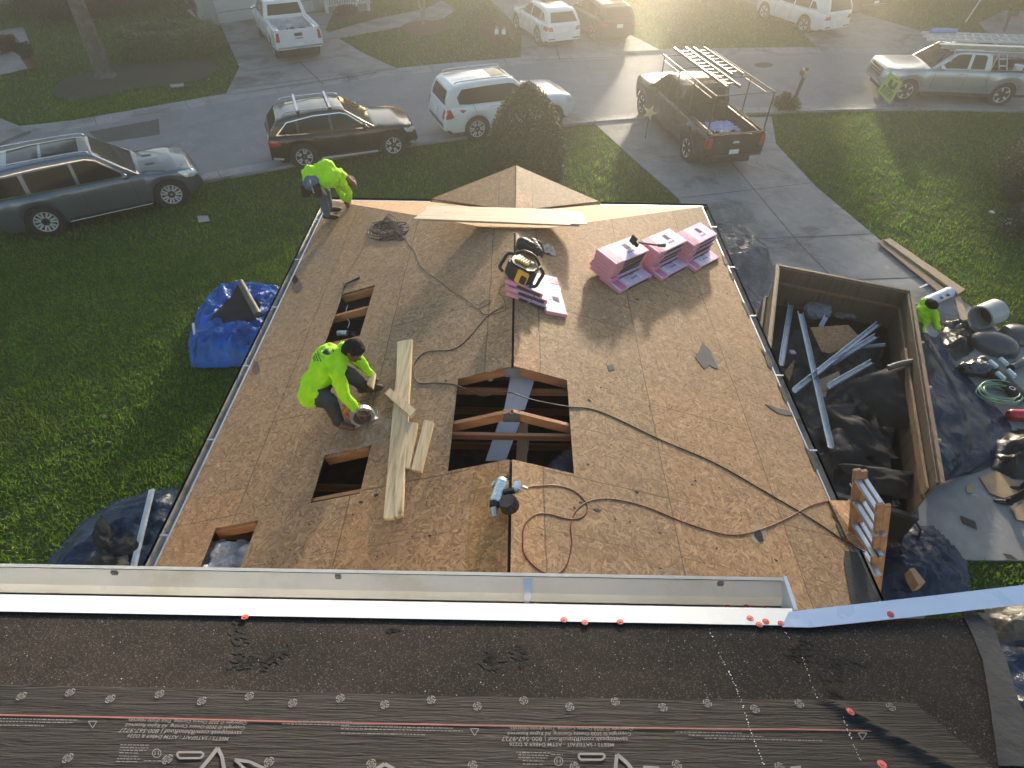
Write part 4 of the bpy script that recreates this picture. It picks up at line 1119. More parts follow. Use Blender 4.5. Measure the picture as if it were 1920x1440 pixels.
# --- black SUV with cross bars
bp = paint('black_paint', (0.012, 0.011, 0.012), .3, .2)
S = dict(L=4.63, wb=2.807, W=1.9, H=1.60, fo=.87, belt=1.02, hood=.98, wr=.365, cow=.80, paint=bp, tw=.72, spokes=-5,
    roof=[(-2.30, 1.0), (-2.2, 1.2), (-1.95, 1.46), (-1.6, 1.54), (-.8, 1.60), (-.2, 1.59), (.05, 1.55), (.92, 1.0)],
    dlo=[[(-1.98, 1.12), (-1.45, 1.08), (-1.45, 1.41), (-1.7, 1.36)], [(-1.38, 1.07), (-.46, 1.05), (-.46, 1.47), (-1.38, 1.42)], [(-.38, 1.05), (.62, 1.05), (.46, 1.14), (.04, 1.44), (-.1, 1.47), (-.38, 1.48)]],
    dlotrim=[[(-2.06, 1.09), (-1.0, 1.035), (.72, 1.02), (.50, 1.17), (.1, 1.455), (-.1, 1.505), (-.9, 1.50), (-1.7, 1.40)]],
    rearwin=(.66, .56, 1.08, 1.40), seams=[[(-1.42, 1.07), (-1.3, .75), (-1.0, .45), (-.96, .3)], [(-.42, 1.05), (-.40, .3)], [(.68, 1.0), (.7, .3)]],
    hl=[(.5, .70), (.84, .74), (.86, .86), (.52, .82)], hls=[(1.88, .74), (2.1, .70), (2.06, .84), (1.78, .88)], tl=[(.55, .76), (.9, .78), (.9, .94), (.6, .92)], tls=[(-2.32, .76), (-1.98, .80), (-2.0, .94), (-2.28, .96)],
    grille=[(-.36, .42), (.36, .42), (.42, .84), (-.42, .84)], bars=[.5, .6, .72], pz=.72, handles=[-.98, .1], handlemat=bp, mirx=.58, sill=M['alloy'], rails=(-1.75, .05), crossbars=(-1.3, -.35),
    extra=[('bumper_trim', [[(1.98, .36), (2.12, .36), (2.12, .44), (1.95, .42)], [(-2.3, .36), (-2.0, .36), (-2.0, .42), (-2.3, .46)]], M['alloy'], 'side', .008)])
r_, I = vehicle('suv', 'black SUV with two silver roof bars, parked at the kerb behind the white SUV', 'SUV', S, 'cars parked along the kerb')
place_side(r_, (576, 313), (738, 291), S)
SB = S
# --- white off-roader
wp = paint('white_paint', (0.76, 0.78, 0.80), 0, .22)
S = dict(L=4.88, wb=2.79, W=1.9, H=1.82, fo=.93, belt=1.16, hood=1.12, wr=.39, cow=.86, paint=wp, tw=.76, spokes=-6, zb=.36, boxy=True, flare=.03,
    roof=[(-2.44, 1.14), (-2.40, 1.36), (-2.27, 1.68), (-2.12, 1.77), (-1.2, 1.82), (-.2, 1.82), (.0, 1.78), (.90, 1.14)],
    dlo=[[(-1.98, 1.24), (-1.66, 1.21), (-.60, 1.19), (-.52, 1.19), (.66, 1.19), (.50, 1.30), (-.02, 1.66), (-.2, 1.69), (-1.0, 1.69), (-1.86, 1.66), (-2.04, 1.45)]],
    rearwin=(.68, .58, 1.22, 1.62), sunroof=[(-.70, -.12, .42)], seams=[[(-1.5, 1.19), (-1.4, .9), (-1.02, .62), (-1.0, .4)], [(-.50, 1.19), (-.48, .4)], [(.66, 1.16), (.68, .4)]],
    hl=[(.52, .86), (.86, .88), (.86, 1.02), (.56, 1.0)], hls=[(1.98, .86), (2.2, .84), (2.12, 1.0), (1.9, 1.05)], tl=[(.70, .84), (.93, .84), (.93, 1.16), (.76, 1.16)], tls=[(-2.48, .84), (-2.20, .86), (-2.32, 1.18), (-2.48, 1.16)],
    grille=[(-.45, .5), (.45, .5), (.5, .95), (-.5, .95)], bars=[.6, .72, .84], pz=.86, handles=[-.95, .12], handlemat=wp, mirx=.6, rails=(-2.05, .0), railmat=M['alloy'], sill=M['blacktrim'],
    extra=[('roof_groove', [q for y in (-.45, -.22, .22, .45) for q in stroke([(-2.0, y), (-.8, y)], .03)], pm('shade_white', (.5, .52, .55), .5), 'top', .003),
           ('bumper_step', [[(-.78, .56), (.78, .56), (.76, .66), (-.76, .66)]], M['blacktrim'], 'rear', .01)])
r_, I = vehicle('suv', 'white boxy off-road SUV parked at the kerb behind the cone-shaped shrub', 'SUV', S, 'cars parked along the kerb')
place_side(r_, (894, 261), (1031, 240), S)
# --- silver extended-cab pickup, with ladders
sp = paint('silver_paint', (0.42, 0.45, 0.49), .6, .3)
S = dict(L=5.85, wb=3.645, W=2.03, H=1.86, fo=.99, belt=1.22, hood=1.16, wr=.40, cow=1.22, paint=sp, tw=.76, spokes=5, zb=.42, boxy=True, flare=.05, bed=-.98,
    roof=[(-.98, 1.2), (-.93, 1.55), (-.84, 1.80), (-.5, 1.85), (.1, 1.86), (.42, 1.80), (1.24, 1.18)],
    dlo=[[(-.74, 1.26), (-.22, 1.26), (-.22, 1.72), (-.60, 1.72), (-.70, 1.66)], [(-.10, 1.26), (.95, 1.26), (.80, 1.36), (.42, 1.68), (.28, 1.73), (-.10, 1.73)]],
    rearwin=(.70, .62, 1.3, 1.7), seams=[[(-.92, 1.22), (-.94, .9), (-1.2, .5)], [(-.16, 1.24), (-.14, .45)], [(1.0, 1.2), (1.0, .45)], [(-1.0, 1.22), (-1.0, .5)]],
    hl=[(.62, .82), (.93, .82), (.93, 1.04), (.66, 1.04)], hls=[(2.5, .82), (2.78, .82), (2.74, 1.04), (2.5, 1.04)], tl=[(.78, .8), (.96, .8), (.96, 1.14), (.78, 1.14)],
    grille=[(-.52, .72), (.52, .72), (.56, 1.06), (-.56, 1.06)], bars=[.76, .86, .96, 1.04], pz=.62, handles=[.02], handlemat=sp, mirx=.86, mirmat=M['chrome'], wd=.27,
    extra=[('bumper', [[(-.9, .45), (.9, .45), (.9, .64), (-.9, .64)]], M['chrome'], 'front', .02), ('bonnet_dome', [q for q in stroke([(1.55, -.42), (2.3, -.34), (2.3, .34), (1.55, .42)], .03)], pm('shade_silver', (.25, .27, .3), .4), 'top', .004),
           ('arch_trim', [q for xc in (1.8225, -1.8225) for q in stroke([(xc-.55*math.cos(t), .42+.55*math.sin(t)) for t in [k*math.pi/10 for k in range(1, 10)]], .05)], pm('arch_silver', (.36, .39, .43), .3, metal=.5), 'side', .012)])
pk1, I = vehicle('pickup_truck', 'silver extended-cab pickup with ladders on its roof, parked across the street end', 'pickup truck', S)
place_side(pk1, (1862, 196), (1690, 189), S, 0.015, side=1)
PK = pk1
def on(root, x, y, z):
    return Matrix.Translation(root.location) @ Matrix.Rotation(root.rotation_euler.z, 4, 'Z') @ V((x, y, z))
def at_root(name, root, label, cat, group=None, loc=(0,0,0)):
    o = empty(name, label, cat, on(root, *loc), group, root.rotation_euler.z); return o
def make_rack(par, x0, x1, hw, zb_, zt, m, posts, name='ladder_rack'):
    for sg in (1, -1):
        mb = MB(); mb.tube([(x0, sg*hw, zt), (x1, sg*hw, zt)], .024, 8); mb.tube([(x0+.3, sg*hw, zt-.14), (x1-.2, sg*hw, zt-.14)], .016, 6); mb.build('rack_rail', m, par, 60)
    for x in posts:
        mb = MB(); mb.tube([(x, -hw, zt), (x, hw, zt)], .022, 8); mb.build('cross_bar', m, par, 60)
        for sg in (1, -1):
            mb = MB(); mb.tube([(x, sg*hw, zb_), (x, sg*hw, zt)], .022, 8); mb.build('rack_post', m, par, 60)
rk = empty('ladder_rack'); rk.parent = pk1; make_rack(rk, -2.9, 1.0, .86, 1.2, 2.0, M['alloy'], (-2.7, -1.0, .6))
def ladder(name, label, root, x0, x1, y, z, wd=.42, m=None, group=None, tilt=0, rungs=.3):
    o = at_root(name, root, label, 'ladder', group, (0, 0, 0)); m = m or M['alloy']
    for sg in (1, -1):
        mb = MB(); mb.bar((x0, y+sg*wd/2, z), (x1, y+sg*wd/2, z+tilt), .03, .085); mb.build('side_rail', m, o)
    n = int((x1-x0)/rungs)
    for k in range(1, n):
        t = k/n; mb = MB(); mb.bar((x0+(x1-x0)*t, y-wd/2, z+tilt*t), (x0+(x1-x0)*t, y+wd/2, z+tilt*t), .04, .03, up=V((0,0,1))); mb.build('rung', m, o)
    return o
ladder('ladder', 'aluminium ladder on the far side of the silver pickup roof rack', pk1, -3.6, 1.35, -.42, 2.07, .42, group='ladders on the silver pickup')
ladder('ladder', 'aluminium ladder lying flat on the near side of the silver pickup rack', pk1, -3.7, 1.6, .25, 2.10, .40, group='ladders on the silver pickup')
o = at_root('metal_sheet', pk1, 'long grey metal strip strapped under the ladders of the silver pickup', 'metal strip')
mb = MB(); mb.bar((-3.2, .80, 2.04), (1.25, .80, 2.04), .22, .03); mb.bar((-3.0, .90, 2.0), (1.2, .90, 1.97), .05, .10); mb.build('strip', M['galv'], o)
o = at_root('roof_pod', pk1, 'blue wrapped roll on top of the ladders of the silver pickup', 'roll')
mb = MB(); mb.cyl((.15, -.5, 2.19), (1.15, -.45, 2.19), .08, .09, 16); mb.build('roll', pm('blue_wrap', (.10, .22, .55), .25, coat=.6), o, 50, 0)
o = at_root('step_ladder', pk1, 'folded aluminium steps standing in the silver pickup bed', 'step ladder')
for s2 in (0, .3):
    mb = MB(); mb.bar((-1.9+s2, .6, .9), (-1.35+s2, .6, 1.95), .05, .03); mb.build('side_rail', M['alloy'], o)
for k in range(4):
    mb = MB(); mb.bar((-1.8+k*.13, .6, 1.08+k*.24), (-1.5+k*.13, .6, 1.08+k*.24), .08, .02); mb.build('tread', M['alloy'], o)
o = at_root('bucket', pk1, 'white bucket standing in the silver pickup bed', 'bucket', loc=(-2.15, .55, .72))
mb = MB(); mb.cyl((0,0,0), (0,0,.6), .14, .16, 18); mb.build('pail', M['paper'], o, 50); mb = MB(); mb.cyl((0,0,.6), (0,0,.64), .17, .17, 18); mb.build('lid', M['paper'], o, 50)
o = at_root('tool_pile', pk1, 'dark tarpaulin heap loaded in the silver pickup bed', 'heap')
mb = MB()
for k in range(9): mb.sph((-2.6+rng.uniform(-.5, .7), rng.uniform(-.5, .5), .95+rng.uniform(-.1, .25)), rng.uniform(.2, .34), 2, (1.2, 1, .6))
mb.build('heap', M['felt'], o, 50)

# --- dark pickup in the driveway with rack
dp = paint('brown_black_paint', (0.035, 0.020, 0.016), .3, .25)
def pickup_spec(**k):
    d = dict(L=6.15, wb=3.95, W=2.03, H=1.92, fo=1.0, belt=1.26, hood=1.2, wr=.41, cow=1.45, tw=.76, spokes=6, zb=.45, boxy=True, flare=.05, bed=-.75,
    roof=[(-.75, 1.24), (-.70, 1.6), (-.62, 1.86), (-.2, 1.91), (.35, 1.92), (.66, 1.86), (1.47, 1.22)],
    dlo=[[(-.52, 1.3), (.12, 1.3), (.12, 1.79), (-.40, 1.79)], [(.22, 1.3), (1.18, 1.3), (1.02, 1.42), (.66, 1.74), (.5, 1.79), (.22, 1.79)]],
    rearwin=(.74, .66, 1.36, 1.76), seams=[[(-.68, 1.26), (-.68, .5)], [(.17, 1.28), (.18, .5)], [(1.24, 1.24), (1.24, .5)], [(-.77, 1.24), (-.77, .5)]],
    hl=[(.62, .86), (.93, .86), (.93, 1.08), (.66, 1.08)], hls=[(2.7, .86), (2.92, .86), (2.9, 1.08), (2.68, 1.08)], tl=[(.80, .86), (.97, .86), (.97, 1.20), (.80, 1.20)], tls=[(-3.18, .86), (-3.08, .86), (-3.08, 1.2), (-3.18, 1.2)],
    grille=[(-.52, .76), (.52, .76), (.56, 1.1), (-.56, 1.1)], bars=[.82, .94, 1.04], pz=.64, handles=[-.3, .45], mirx=1.1, wd=.28)
    d.update(k); return d
rear_bumper = [[(-.93, .47), (.93, .47), (.93, .66), (-.93, .66)]]
S = pickup_spec(paint=dp, bedmat=pm('bed_liner', (.03, .025, .022), .6), handlemat=dp, extra=[('bumper', rear_bumper, M['blacktrim'], 'rear', .03), ('tailgate_emblem', [[(-.12, .98), (.12, .98), (.08, 1.05), (-.08, 1.05)]], M['alloy'], 'rear', .01)])
pk2, I2 = vehicle('pickup_truck', 'dark brown pickup with a tube ladder rack standing in the near driveway', 'pickup truck', S)
ra_, fa_ = G(1287,302), G(1200,213); d_ = (fa_-ra_).normalized(); rt_ = V((d_.y, -d_.x, 0)); c_ = (ra_+d_*S['wb']/2)+rt_*(.86)
put(pk2, c_.x, c_.y, math.atan2(d_.y, d_.x), .034)
RK = pm('rack_steel', (.26, .23, .20), .16, metal=.9); rk = empty('ladder_rack'); rk.parent = pk2; make_rack(rk, -3.05, .95, .93, 1.26, 2.35, RK, (-3.0, -1.6, -.5, .8))
ladder('ladder', 'aluminium ladder on the rack of the dark brown pickup', pk2, -2.6, 1.25, .2, 2.42, .42, RK)
ladder('ladder', 'second ladder lying on the outer side of the brown pickup rack', pk2, -1.6, 1.2, -.45, 2.42, .38, RK)
o = at_root('blue_tarp', pk2, 'crumpled light blue sheet lying in the bed of the brown pickup', 'tarp')
def crumple(mb, x0, x1, y0, y1, zf, amp, nx=24, ny=18, fr=5, seed=0, tri=None):
    g = []
    for j in range(ny+1):
        g.append([mb.b.verts.new((x0+(x1-x0)*i/nx, y0+(y1-y0)*j/ny, zf((i/nx), (j/ny))+amp*(abs(noise.noise(V((i/nx*fr+seed, j/ny*fr, seed))))*2))) for i in range(nx+1)])
    for j in range(ny):
        for i in range(nx): mb.b.faces.new((g[j][i], g[j][i+1], g[j+1][i+1], g[j+1][i]))
    return mb
mb = MB(); crumple(mb, -2.4, -1.6, -.55, .35, lambda u, v: 1.0, .07); mb.build('sheet', plastic_sheet('lightblue_sheet', (.30, .36, .62), .3), o, 50)
o = at_root('toolbox', pk2, 'flat metal box lying near the tailgate inside the brown pickup', 'box'); mb = MB(); mb.box((-2.55, -.1, .86), (.4, .9, .2)); mb.build('case', M['galv'], o, None, .02)
mb = MB(); mb.box((-2.55, -.1, .975), (.36, .86, .02)); mb.build('lid', M['alloy'], o, None, .004)
# gold star badge post beside the truck door
st = []; c0 = G(1218,212,.9); 
for k in range(10):
    rr = .26 if k % 2 == 0 else .11; st.append(c0+V((math.cos(k*math.pi/5+1.2)*rr, 0, math.sin(k*math.pi/5+1.2)*rr)))
o = empty('star_ornament', 'pale gold star garden ornament beside the brown pickup front wheel', 'ornament', (c0.x, c0.y, 0))
mb = MB(); mb.prism([p-V((c0.x, c0.y, 0)) for p in st], V((0,.03,0))); mb.build('star', pm('pale_gold', (.75, .62, .35), .4), o)
mb = MB(); mb.cyl((0,.02,0), (0,.02,.75), .012, None, 8); mb.build('stake', M['joint'], o)
# --- white pickup far left
S = pickup_spec(paint=wp, L=5.8, wb=3.64, bedmat=pm('white_bed', (.62, .66, .72), .45), handlemat=wp, mirmat=M['chrome'], cow=1.45, fo=.97, bed=-.72,
    extra=[('bumper', rear_bumper, M['chrome'], 'rear', .04), ('tailgate_emblem', [[(-.16, 1.03), (.16, 1.03), (.16, 1.15), (-.16, 1.15)]], M['blacktrim'], 'rear', .012), ('tailgate_lettering', [[(-.17, .93), (.17, .93), (.17, .97), (-.17, .97)]], M['red'], 'rear', .012)])
pk3, I3 = vehicle('pickup_truck', 'white pickup parked in the driveway across the street, tailgate facing the camera', 'pickup truck', S)
a_, b_ = G(523,108,.1), G(697*580/1920+0,0,.1) if False else G(594,99,.1); c_ = (a_+b_)/2; d_ = V((-(b_-a_).y, (b_-a_).x, 0)).normalized(); c_ += d_*(S['wb']/2+.1); put(pk3, c_.x, c_.y, math.atan2(d_.y, d_.x), .098)
# --- white compact SUV in the middle far driveway
def suvspec(**k):
    d = dict(SB); d.update(sill=M['blacktrim'], crossbars=None, rails=None, dlotrim=None, L=4.5, wb=2.6, H=1.58, W=1.86, fo=.88, handles=[-.9, .15])
    d['roof'] = [(-2.24, 1.0), (-2.16, 1.15), (-1.86, 1.46), (-1.6, 1.53), (-.8, 1.585), (-.2, 1.57), (.0, 1.53), (.9, 1.0)]
    d['tls'] = [(-2.26, .76), (-1.95, .80), (-1.98, .94), (-2.24, .96)]
    d['hls'] = None; d['extra'] = [('bumper_trim', [[(-.8, .42), (-.45, .42), (-.45, .47), (-.8, .47)]], M['blacktrim'], 'rear', .012), ('bumper_trim', [[(.45, .42), (.8, .42), (.8, .47), (.45, .47)]], M['blacktrim'], 'rear', .012)]
    d['rearwin'] = (.66, .55, 1.08, 1.42)
    d['dlo'] = [[(-1.9, 1.12), (-1.45, 1.08), (-1.45, 1.40), (-1.65, 1.35)], [(-1.38, 1.07), (-.46, 1.05), (-.46, 1.46), (-1.38, 1.41)], [(-.38, 1.05), (.6, 1.05), (.44, 1.14), (.02, 1.43), (-.1, 1.46), (-.38, 1.47)]]
    d.update(k); return d
def rear_place(root, pl, pr_, S, z=.1):
    a, b = G(*pl, z), G(*pr_, z); c = (a+b)/2; d = V((-(b-a).y, (b-a).x, 0)).normalized(); c += d*(S['wb']/2); put(root, c.x, c.y, math.atan2(d.y, d.x), z)
S = suvspec(paint=wp, handlemat=wp, mirmat=wp, sunroof=[(-1.1, -.2, .42)])
v1, _ = vehicle('suv', 'white compact SUV with a sunroof parked in the middle driveway across the street', 'SUV', S); rear_place(v1, (1006, 84), (1071, 77), S)
S = suvspec(paint=paint('dark_green_paint', (.03, .034, .03), .4, .3), handlemat=M['blacktrim'], H=1.62)
v2, _ = vehicle('suv', 'dark SUV in the sun glare beside the white compact SUV', 'SUV', S); rear_place(v2, (1108, 76), (1172, 70), S)
S = suvspec(paint=wp, handlemat=wp, mirmat=wp, L=4.9, wb=2.8, W=1.95, H=1.78, fo=.9, roof=[(-2.6, 1.0), (-2.5, 1.3), (-2.3, 1.62), (-2.0, 1.72), (-.8, 1.78), (-.2, 1.76), (.0, 1.7), (.95, 1.0)], rearwin=(.72, .62, 1.12, 1.58), tls=None)
v3, _ = vehicle('suv', 'white large SUV at the top right, rear corner toward the camera', 'SUV', S); rear_place(v3, (1494, 62), (1560, 52), S)
S = pickup_spec(paint=paint('navy_paint', (.02, .022, .026), .4, .3), extra=[('bumper', rear_bumper, M['chrome'], 'rear', .03)], handlemat=M['blacktrim'])
v4, _ = vehicle('pickup_truck', 'dark pickup with chrome rear bumper behind the white large SUV', 'pickup truck', S); rear_place(v4, (1578, 24), (1632, 20), S)
# ------------------------------------------------------------------ organic shapes
_b = bmesh.new(); bmesh.ops.create_icosphere(_b, subdivisions=2, radius=1.0); USPH = [v.co.copy() for v in _b.verts]; _b.free()
def blob(name, parts, m, parent, voxel=.012, smooth=6, wrinkle=0.0, ws=14, ref=None):
    """parts: (p0, r0, p1, r1) tapered capsules or (c, (rx,ry,rz), Matrix3 or None) ellipsoids; fused into ONE continuous surface"""
    bm = bmesh.new()
    for q in parts:
        if len(q) == 4:
            p0, r0, p1, r1 = V(q[0]), q[1], V(q[2]), q[3]
            t_ = bmesh.new(); vs = [t_.verts.new(p+u_*r) for p, r in ((p0, r0), (p1, r1)) for u_ in USPH]
            bmesh.ops.convex_hull(t_, input=vs)
            bmesh.ops.delete(t_, geom=[v for v in t_.verts if not v.link_faces], context='VERTS')
            tm_ = bpy.data.meshes.new('t'); t_.to_mesh(tm_); t_.free(); bm.from_mesh(tm_); bpy.data.meshes.remove(tm_)
        else:
            c, rad, rot = q
            bmesh.ops.create_icosphere(bm, subdivisions=3, radius=1, matrix=Matrix.Translation(c) @ (rot.to_4x4() if rot else Matrix()) @ Matrix.Diagonal((*rad, 1)))
    me = bpy.data.meshes.new(name); bm.to_mesh(me); bm.free()
    o = bpy.data.objects.new(name, me); COL.objects.link(o)
    r_ = o.modifiers.new('r', 'REMESH'); r_.mode = 'VOXEL'; r_.voxel_size = voxel
    s_ = o.modifiers.new('s', 'SMOOTH'); s_.iterations = smooth; s_.factor = .5
    dg = bpy.context.evaluated_depsgraph_get(); me2 = bpy.data.meshes.new_from_object(o.evaluated_get(dg)); bpy.data.objects.remove(o)
    if wrinkle:
        for v, nr in zip(me2.vertices, [x.vector.copy() for x in me2.vertex_normals]):
            n1 = 1-abs(noise.noise(V(v.co)*ws))*2; n2 = noise.noise(V(v.co)*ws*2.3)
            v.co += nr*wrinkle*(n1*.8+n2*.4)
    me2.name = name
    return link(name, me2, m, parent, 180)
HIVIS = pm('hi_vis_shirt', (0.40, 0.82, 0.01), .85, var=.12, vs=7, bump=.6, bs=22, bd=.02); 
_t = HIVIS.node_tree.nodes['Principled BSDF']
_t.inputs['Emission Color'].default_value = (0, 0, 0, 1)
JEAN = pm('dark_jeans', (0.040, 0.047, 0.050), .85, var=.35, vs=8, bump=.3, bs=60)
JEANB = pm('blue_jeans', (0.10, 0.14, 0.20), .85, var=.35, vs=8, bump=.3, bs=60)
BOOT = pm('brown_boot', (0.10, 0.055, 0.035), .6, var=.3, vs=12)
BOOTD = pm('dark_boot', (0.030, 0.022, 0.018), .6, var=.3, vs=12)
GLOVE = pm('worn_glove', (0.30, 0.16, 0.06), .8, var=.4, vs=20)
def rot_to(d, up=V((0,0,1))):   # columns: side, forward(d), up
    d = V(d).normalized(); s = d.cross(up)
    if s.length < 1e-3: s = V((1,0,0))
    s.normalize(); u = s.cross(d); return Matrix((s, d, u)).transposed()
def hand(wr_, d, n, side, curl=.9):
    """palm and five fingers: wrist point, pointing direction d, palm normal n (fingers curl toward n)"""
    d = V(d).normalized(); n = (V(n)-d*V(n).dot(d)).normalized(); s = d.cross(n).normalized()*side
    P = []
    w0 = V(wr_); k = w0+d*.085
    P.append((w0, .026, w0+d*.03, .028))
    for i in (-1.5, -.5, .5, 1.5): P.append((w0+d*.02+s*i*.010, .019, k+s*i*.021, .0145))
    for i, L in ((-1.5, .066), (-.5, .078), (.5, .074), (1.5, .058)):
        p = k+s*i*.022; dd = d.copy(); a = .35*curl
        for j, f in enumerate((.45, .32, .25)):
            dd = (dd*math.cos(a)+n*math.sin(a)).normalized(); nn = (n*math.cos(a)-d*math.sin(a)); q = p+dd*L*f*1.15
            P.append((p, .0115-.001*j, q, .0105-.001*j)); p = q; a = .75*curl
            n2 = (n-dd*n.dot(dd)); 
            if n2.length > 1e-3: n = n2.normalized()
        n = (V(n)-d*V(n).dot(d)); n = n.normalized() if n.length > 1e-3 else s.cross(d)
    t0 = w0+d*.03-s*.03; t1 = t0+(d*.6-s*.7+n*.45).normalized()*.042; t2 = t1+(d*.9+n*.6).normalized()*.035
    P += [(t0, .017, t1, .0135), (t1, .013, t2, .011)]
    return P
def person(label, J, face, shirtm, pantm, bootm, skin=None, hair=None, beltm=None, cap=False, handn=None, gloves=False, hipw=.13):
    skin = skin or M['skin']
    root = empty('person', label, 'person', tuple(J['hip']))
    HP_ = J['hip'].copy()
    L = {k: (v-HP_) for k, v in J.items()}
    hd, nk, hp, ch = L['head'], L['neck'], L['hip'], L['chest']
    rs = (L['rsh']-L['lsh']).normalized()
    f = V(face).normalized(); Rm = rot_to(f, (hd-nk).normalized() if (hd-nk).length > .01 else V((0,0,1)))
    up = Rm.col[2]; sd = Rm.col[0]; fw = Rm.col[1]
    P = [(nk, .058, hd-up*.03, .056), (hd+fw*.005, (.074, .092, .105), Rm), (hd+fw*.045-up*.05, (.052, .052, .058), Rm),
         (hd+fw*.098-up*.018, .010, hd+fw*.108-up*.032, .015), (hd+fw*.085+up*.022, (.055, .015, .012), Rm), (hd+fw*.088-up*.066, (.027, .012, .007), Rm), (hd+fw*.088-up*.078, (.023, .012, .007), Rm)]
    for s in (-1, 1): P += [(hd+sd*s*.076-fw*.005-up*.01, (.012, .022, .034), Rm), (hd+fw*.084+sd*s*.03+up*.005, (.014, .008, .009), Rm)]
    P += [(ch, .10, nk-(nk-ch)*.2, .06), (hp, .10, ch, .11)]
    for s, a in (('r', 1), ('l', -1)):
        P += [(L[s+'sh'], .05, L[s+'el'], .038), (L[s+'el'], .038, L[s+'wr'], .026)]
        d = (L[s+'ha']-L[s+'wr']).normalized(); P += hand(L[s+'wr'], d, (handn or {}).get(s, V((0,0,-1))), a)
        P += [(L[s+'hp'], .085, L[s+'kn'], .058), (L[s+'kn'], .056, L[s+'an'], .038)]
    body = blob('body', P, skin, root, .0085, 2)
    # face details
    mb = MB()
    for s in (-1, 1): mb.sph(hd+fw*.086+sd*s*.03+up*.008, .011, 2)
    mb.build('eyes', M['paper'], body, 180)
    # shirt
    Q = [(ch, (.19, .125, .15), rot_to(rs.cross((nk-ch).normalized()), (nk-ch).normalized()))]
    sw = .155
    for i in range(5):
        t = i/4; c = hp.lerp(ch, t); Q.append((c-rs*(.055+.03*t), .105+.02*t, c+rs*(.055+.03*t), .105+.02*t))
    Q += [(ch, .13, nk-(nk-ch)*.12, .072), (L['rsh'], .068, L['lsh'], .068)]
    for s in 'rl': Q += [(L[s+'sh'], .072, L[s+'el'], .055), (L[s+'el'], .055, L[s+'wr'], .037)]
    Q.append((hp-rs*.07, .132, hp+rs*.07, .132)); Q.append((ch-rs*.08, .128, ch+rs*.08, .128))
    shirt = blob('shirt', Q, shirtm, root, .012, 3, .017, 10)
    T = [(L['rhp'], .118, L['lhp'], .118), (hp-rs*.045, .112, hp+rs*.045, .112)]
    for s in 'rl': T += [(L[s+'hp'], .112, L[s+'kn'], .078), (L[s+'kn'], .078, L[s+'an'], .060)]
    blob('trousers', T, pantm, root, .014, 4, .007, 13)
    for s in 'rl':
        to = (L[s+'to']-L[s+'an']); th = V((to.x, to.y, to.z)).normalized(); an = L[s+'an']
        bt = blob('boot', [(an+V((0,0,.03)), .058, an-V((0,0,.03)), .05), (an-V((0,0,.045))-th*.04, .042, an-V((0,0,.05))+th*.09, .045), (an-V((0,0,.05))+th*.09, .045, an-V((0,0,.06))+th*.17, .036)], bootm, root, .011, 3)
        if gloves:
            d = (L[s+'ha']-L[s+'wr']).normalized()
    if hair:
        H_ = [(hd-fw*.012+up*.028, (.084, .098, .100), Rm), (hd-fw*.045-up*.02, (.074, .062, .085), Rm), (hd+fw*.03+up*.07, (.06, .06, .038), Rm)]
        blob('hair', H_, hair, root, .009, 1, .010, 38)
    if cap:
        mb = MB(); mb.sph(hd+up*.03, 1, 3, (.092, .11, .095), Rm); mb.build('cap', cap, root, 180)
    return root, L, shirt, (ch, nk, rs)
def lean(J, **k):
    J.update(k); return J
# worker with the circular saw
def RZp(px, py, h):       # point h above the roof, seen at px,py
    return RP(px, py, h)
J = dict(hip=RZp(588,728,.47), chest=RZp(612,680,.60), neck=RZp(641,662,.62), head=RZp(662,657,.62),
         rsh=RZp(632,700,.56), rel=RZp(645,742,.36), rwr=RZp(668,767,.21), rha=RZp(680,773,.16),
         lsh=RZp(645,655,.62), lel=RZp(674,678,.40), lwr=RZp(692,700,.22), lha=RZp(698,706,.17),
         rhp=RZp(596,742,.42), rkn=RZp(618,752,.38), ran=RZp(634,788,.10), rto=RZp(658,794,.08),
         lhp=RZp(600,712,.43), lkn=RZp(652,700,.42), lan=RZp(682,724,.10), lto=RZp(712,718,.08))
def fixlen(J, a, b, L):
    d = J[b]-J[a]; J[b] = J[a]+d.normalized()*L
def report(nm, J):
    print(nm, {k: round((J[a]-J[b]).length, 2) for k, a, b in (('torso','hip','neck'),('ruarm','rsh','rel'),('rfor','rel','rwr'),('luarm','lsh','lel'),('lfor','lel','lwr'),('rth','rhp','rkn'),('rsh','rkn','ran'),('lth','lhp','lkn'),('lshin','lkn','lan'),('shw','rsh','lsh'))})
report('saw', J)
p1, L1, sh1, fr1 = person('roofer with dark hair in a yellow-green shirt crouching with a circular saw', J, (.75, -.25, -.62), HIVIS, JEAN, BOOT, hair=M['hair'], handn={'r': V((.3,.2,-1)), 'l': V((.5,-.3,-1))})
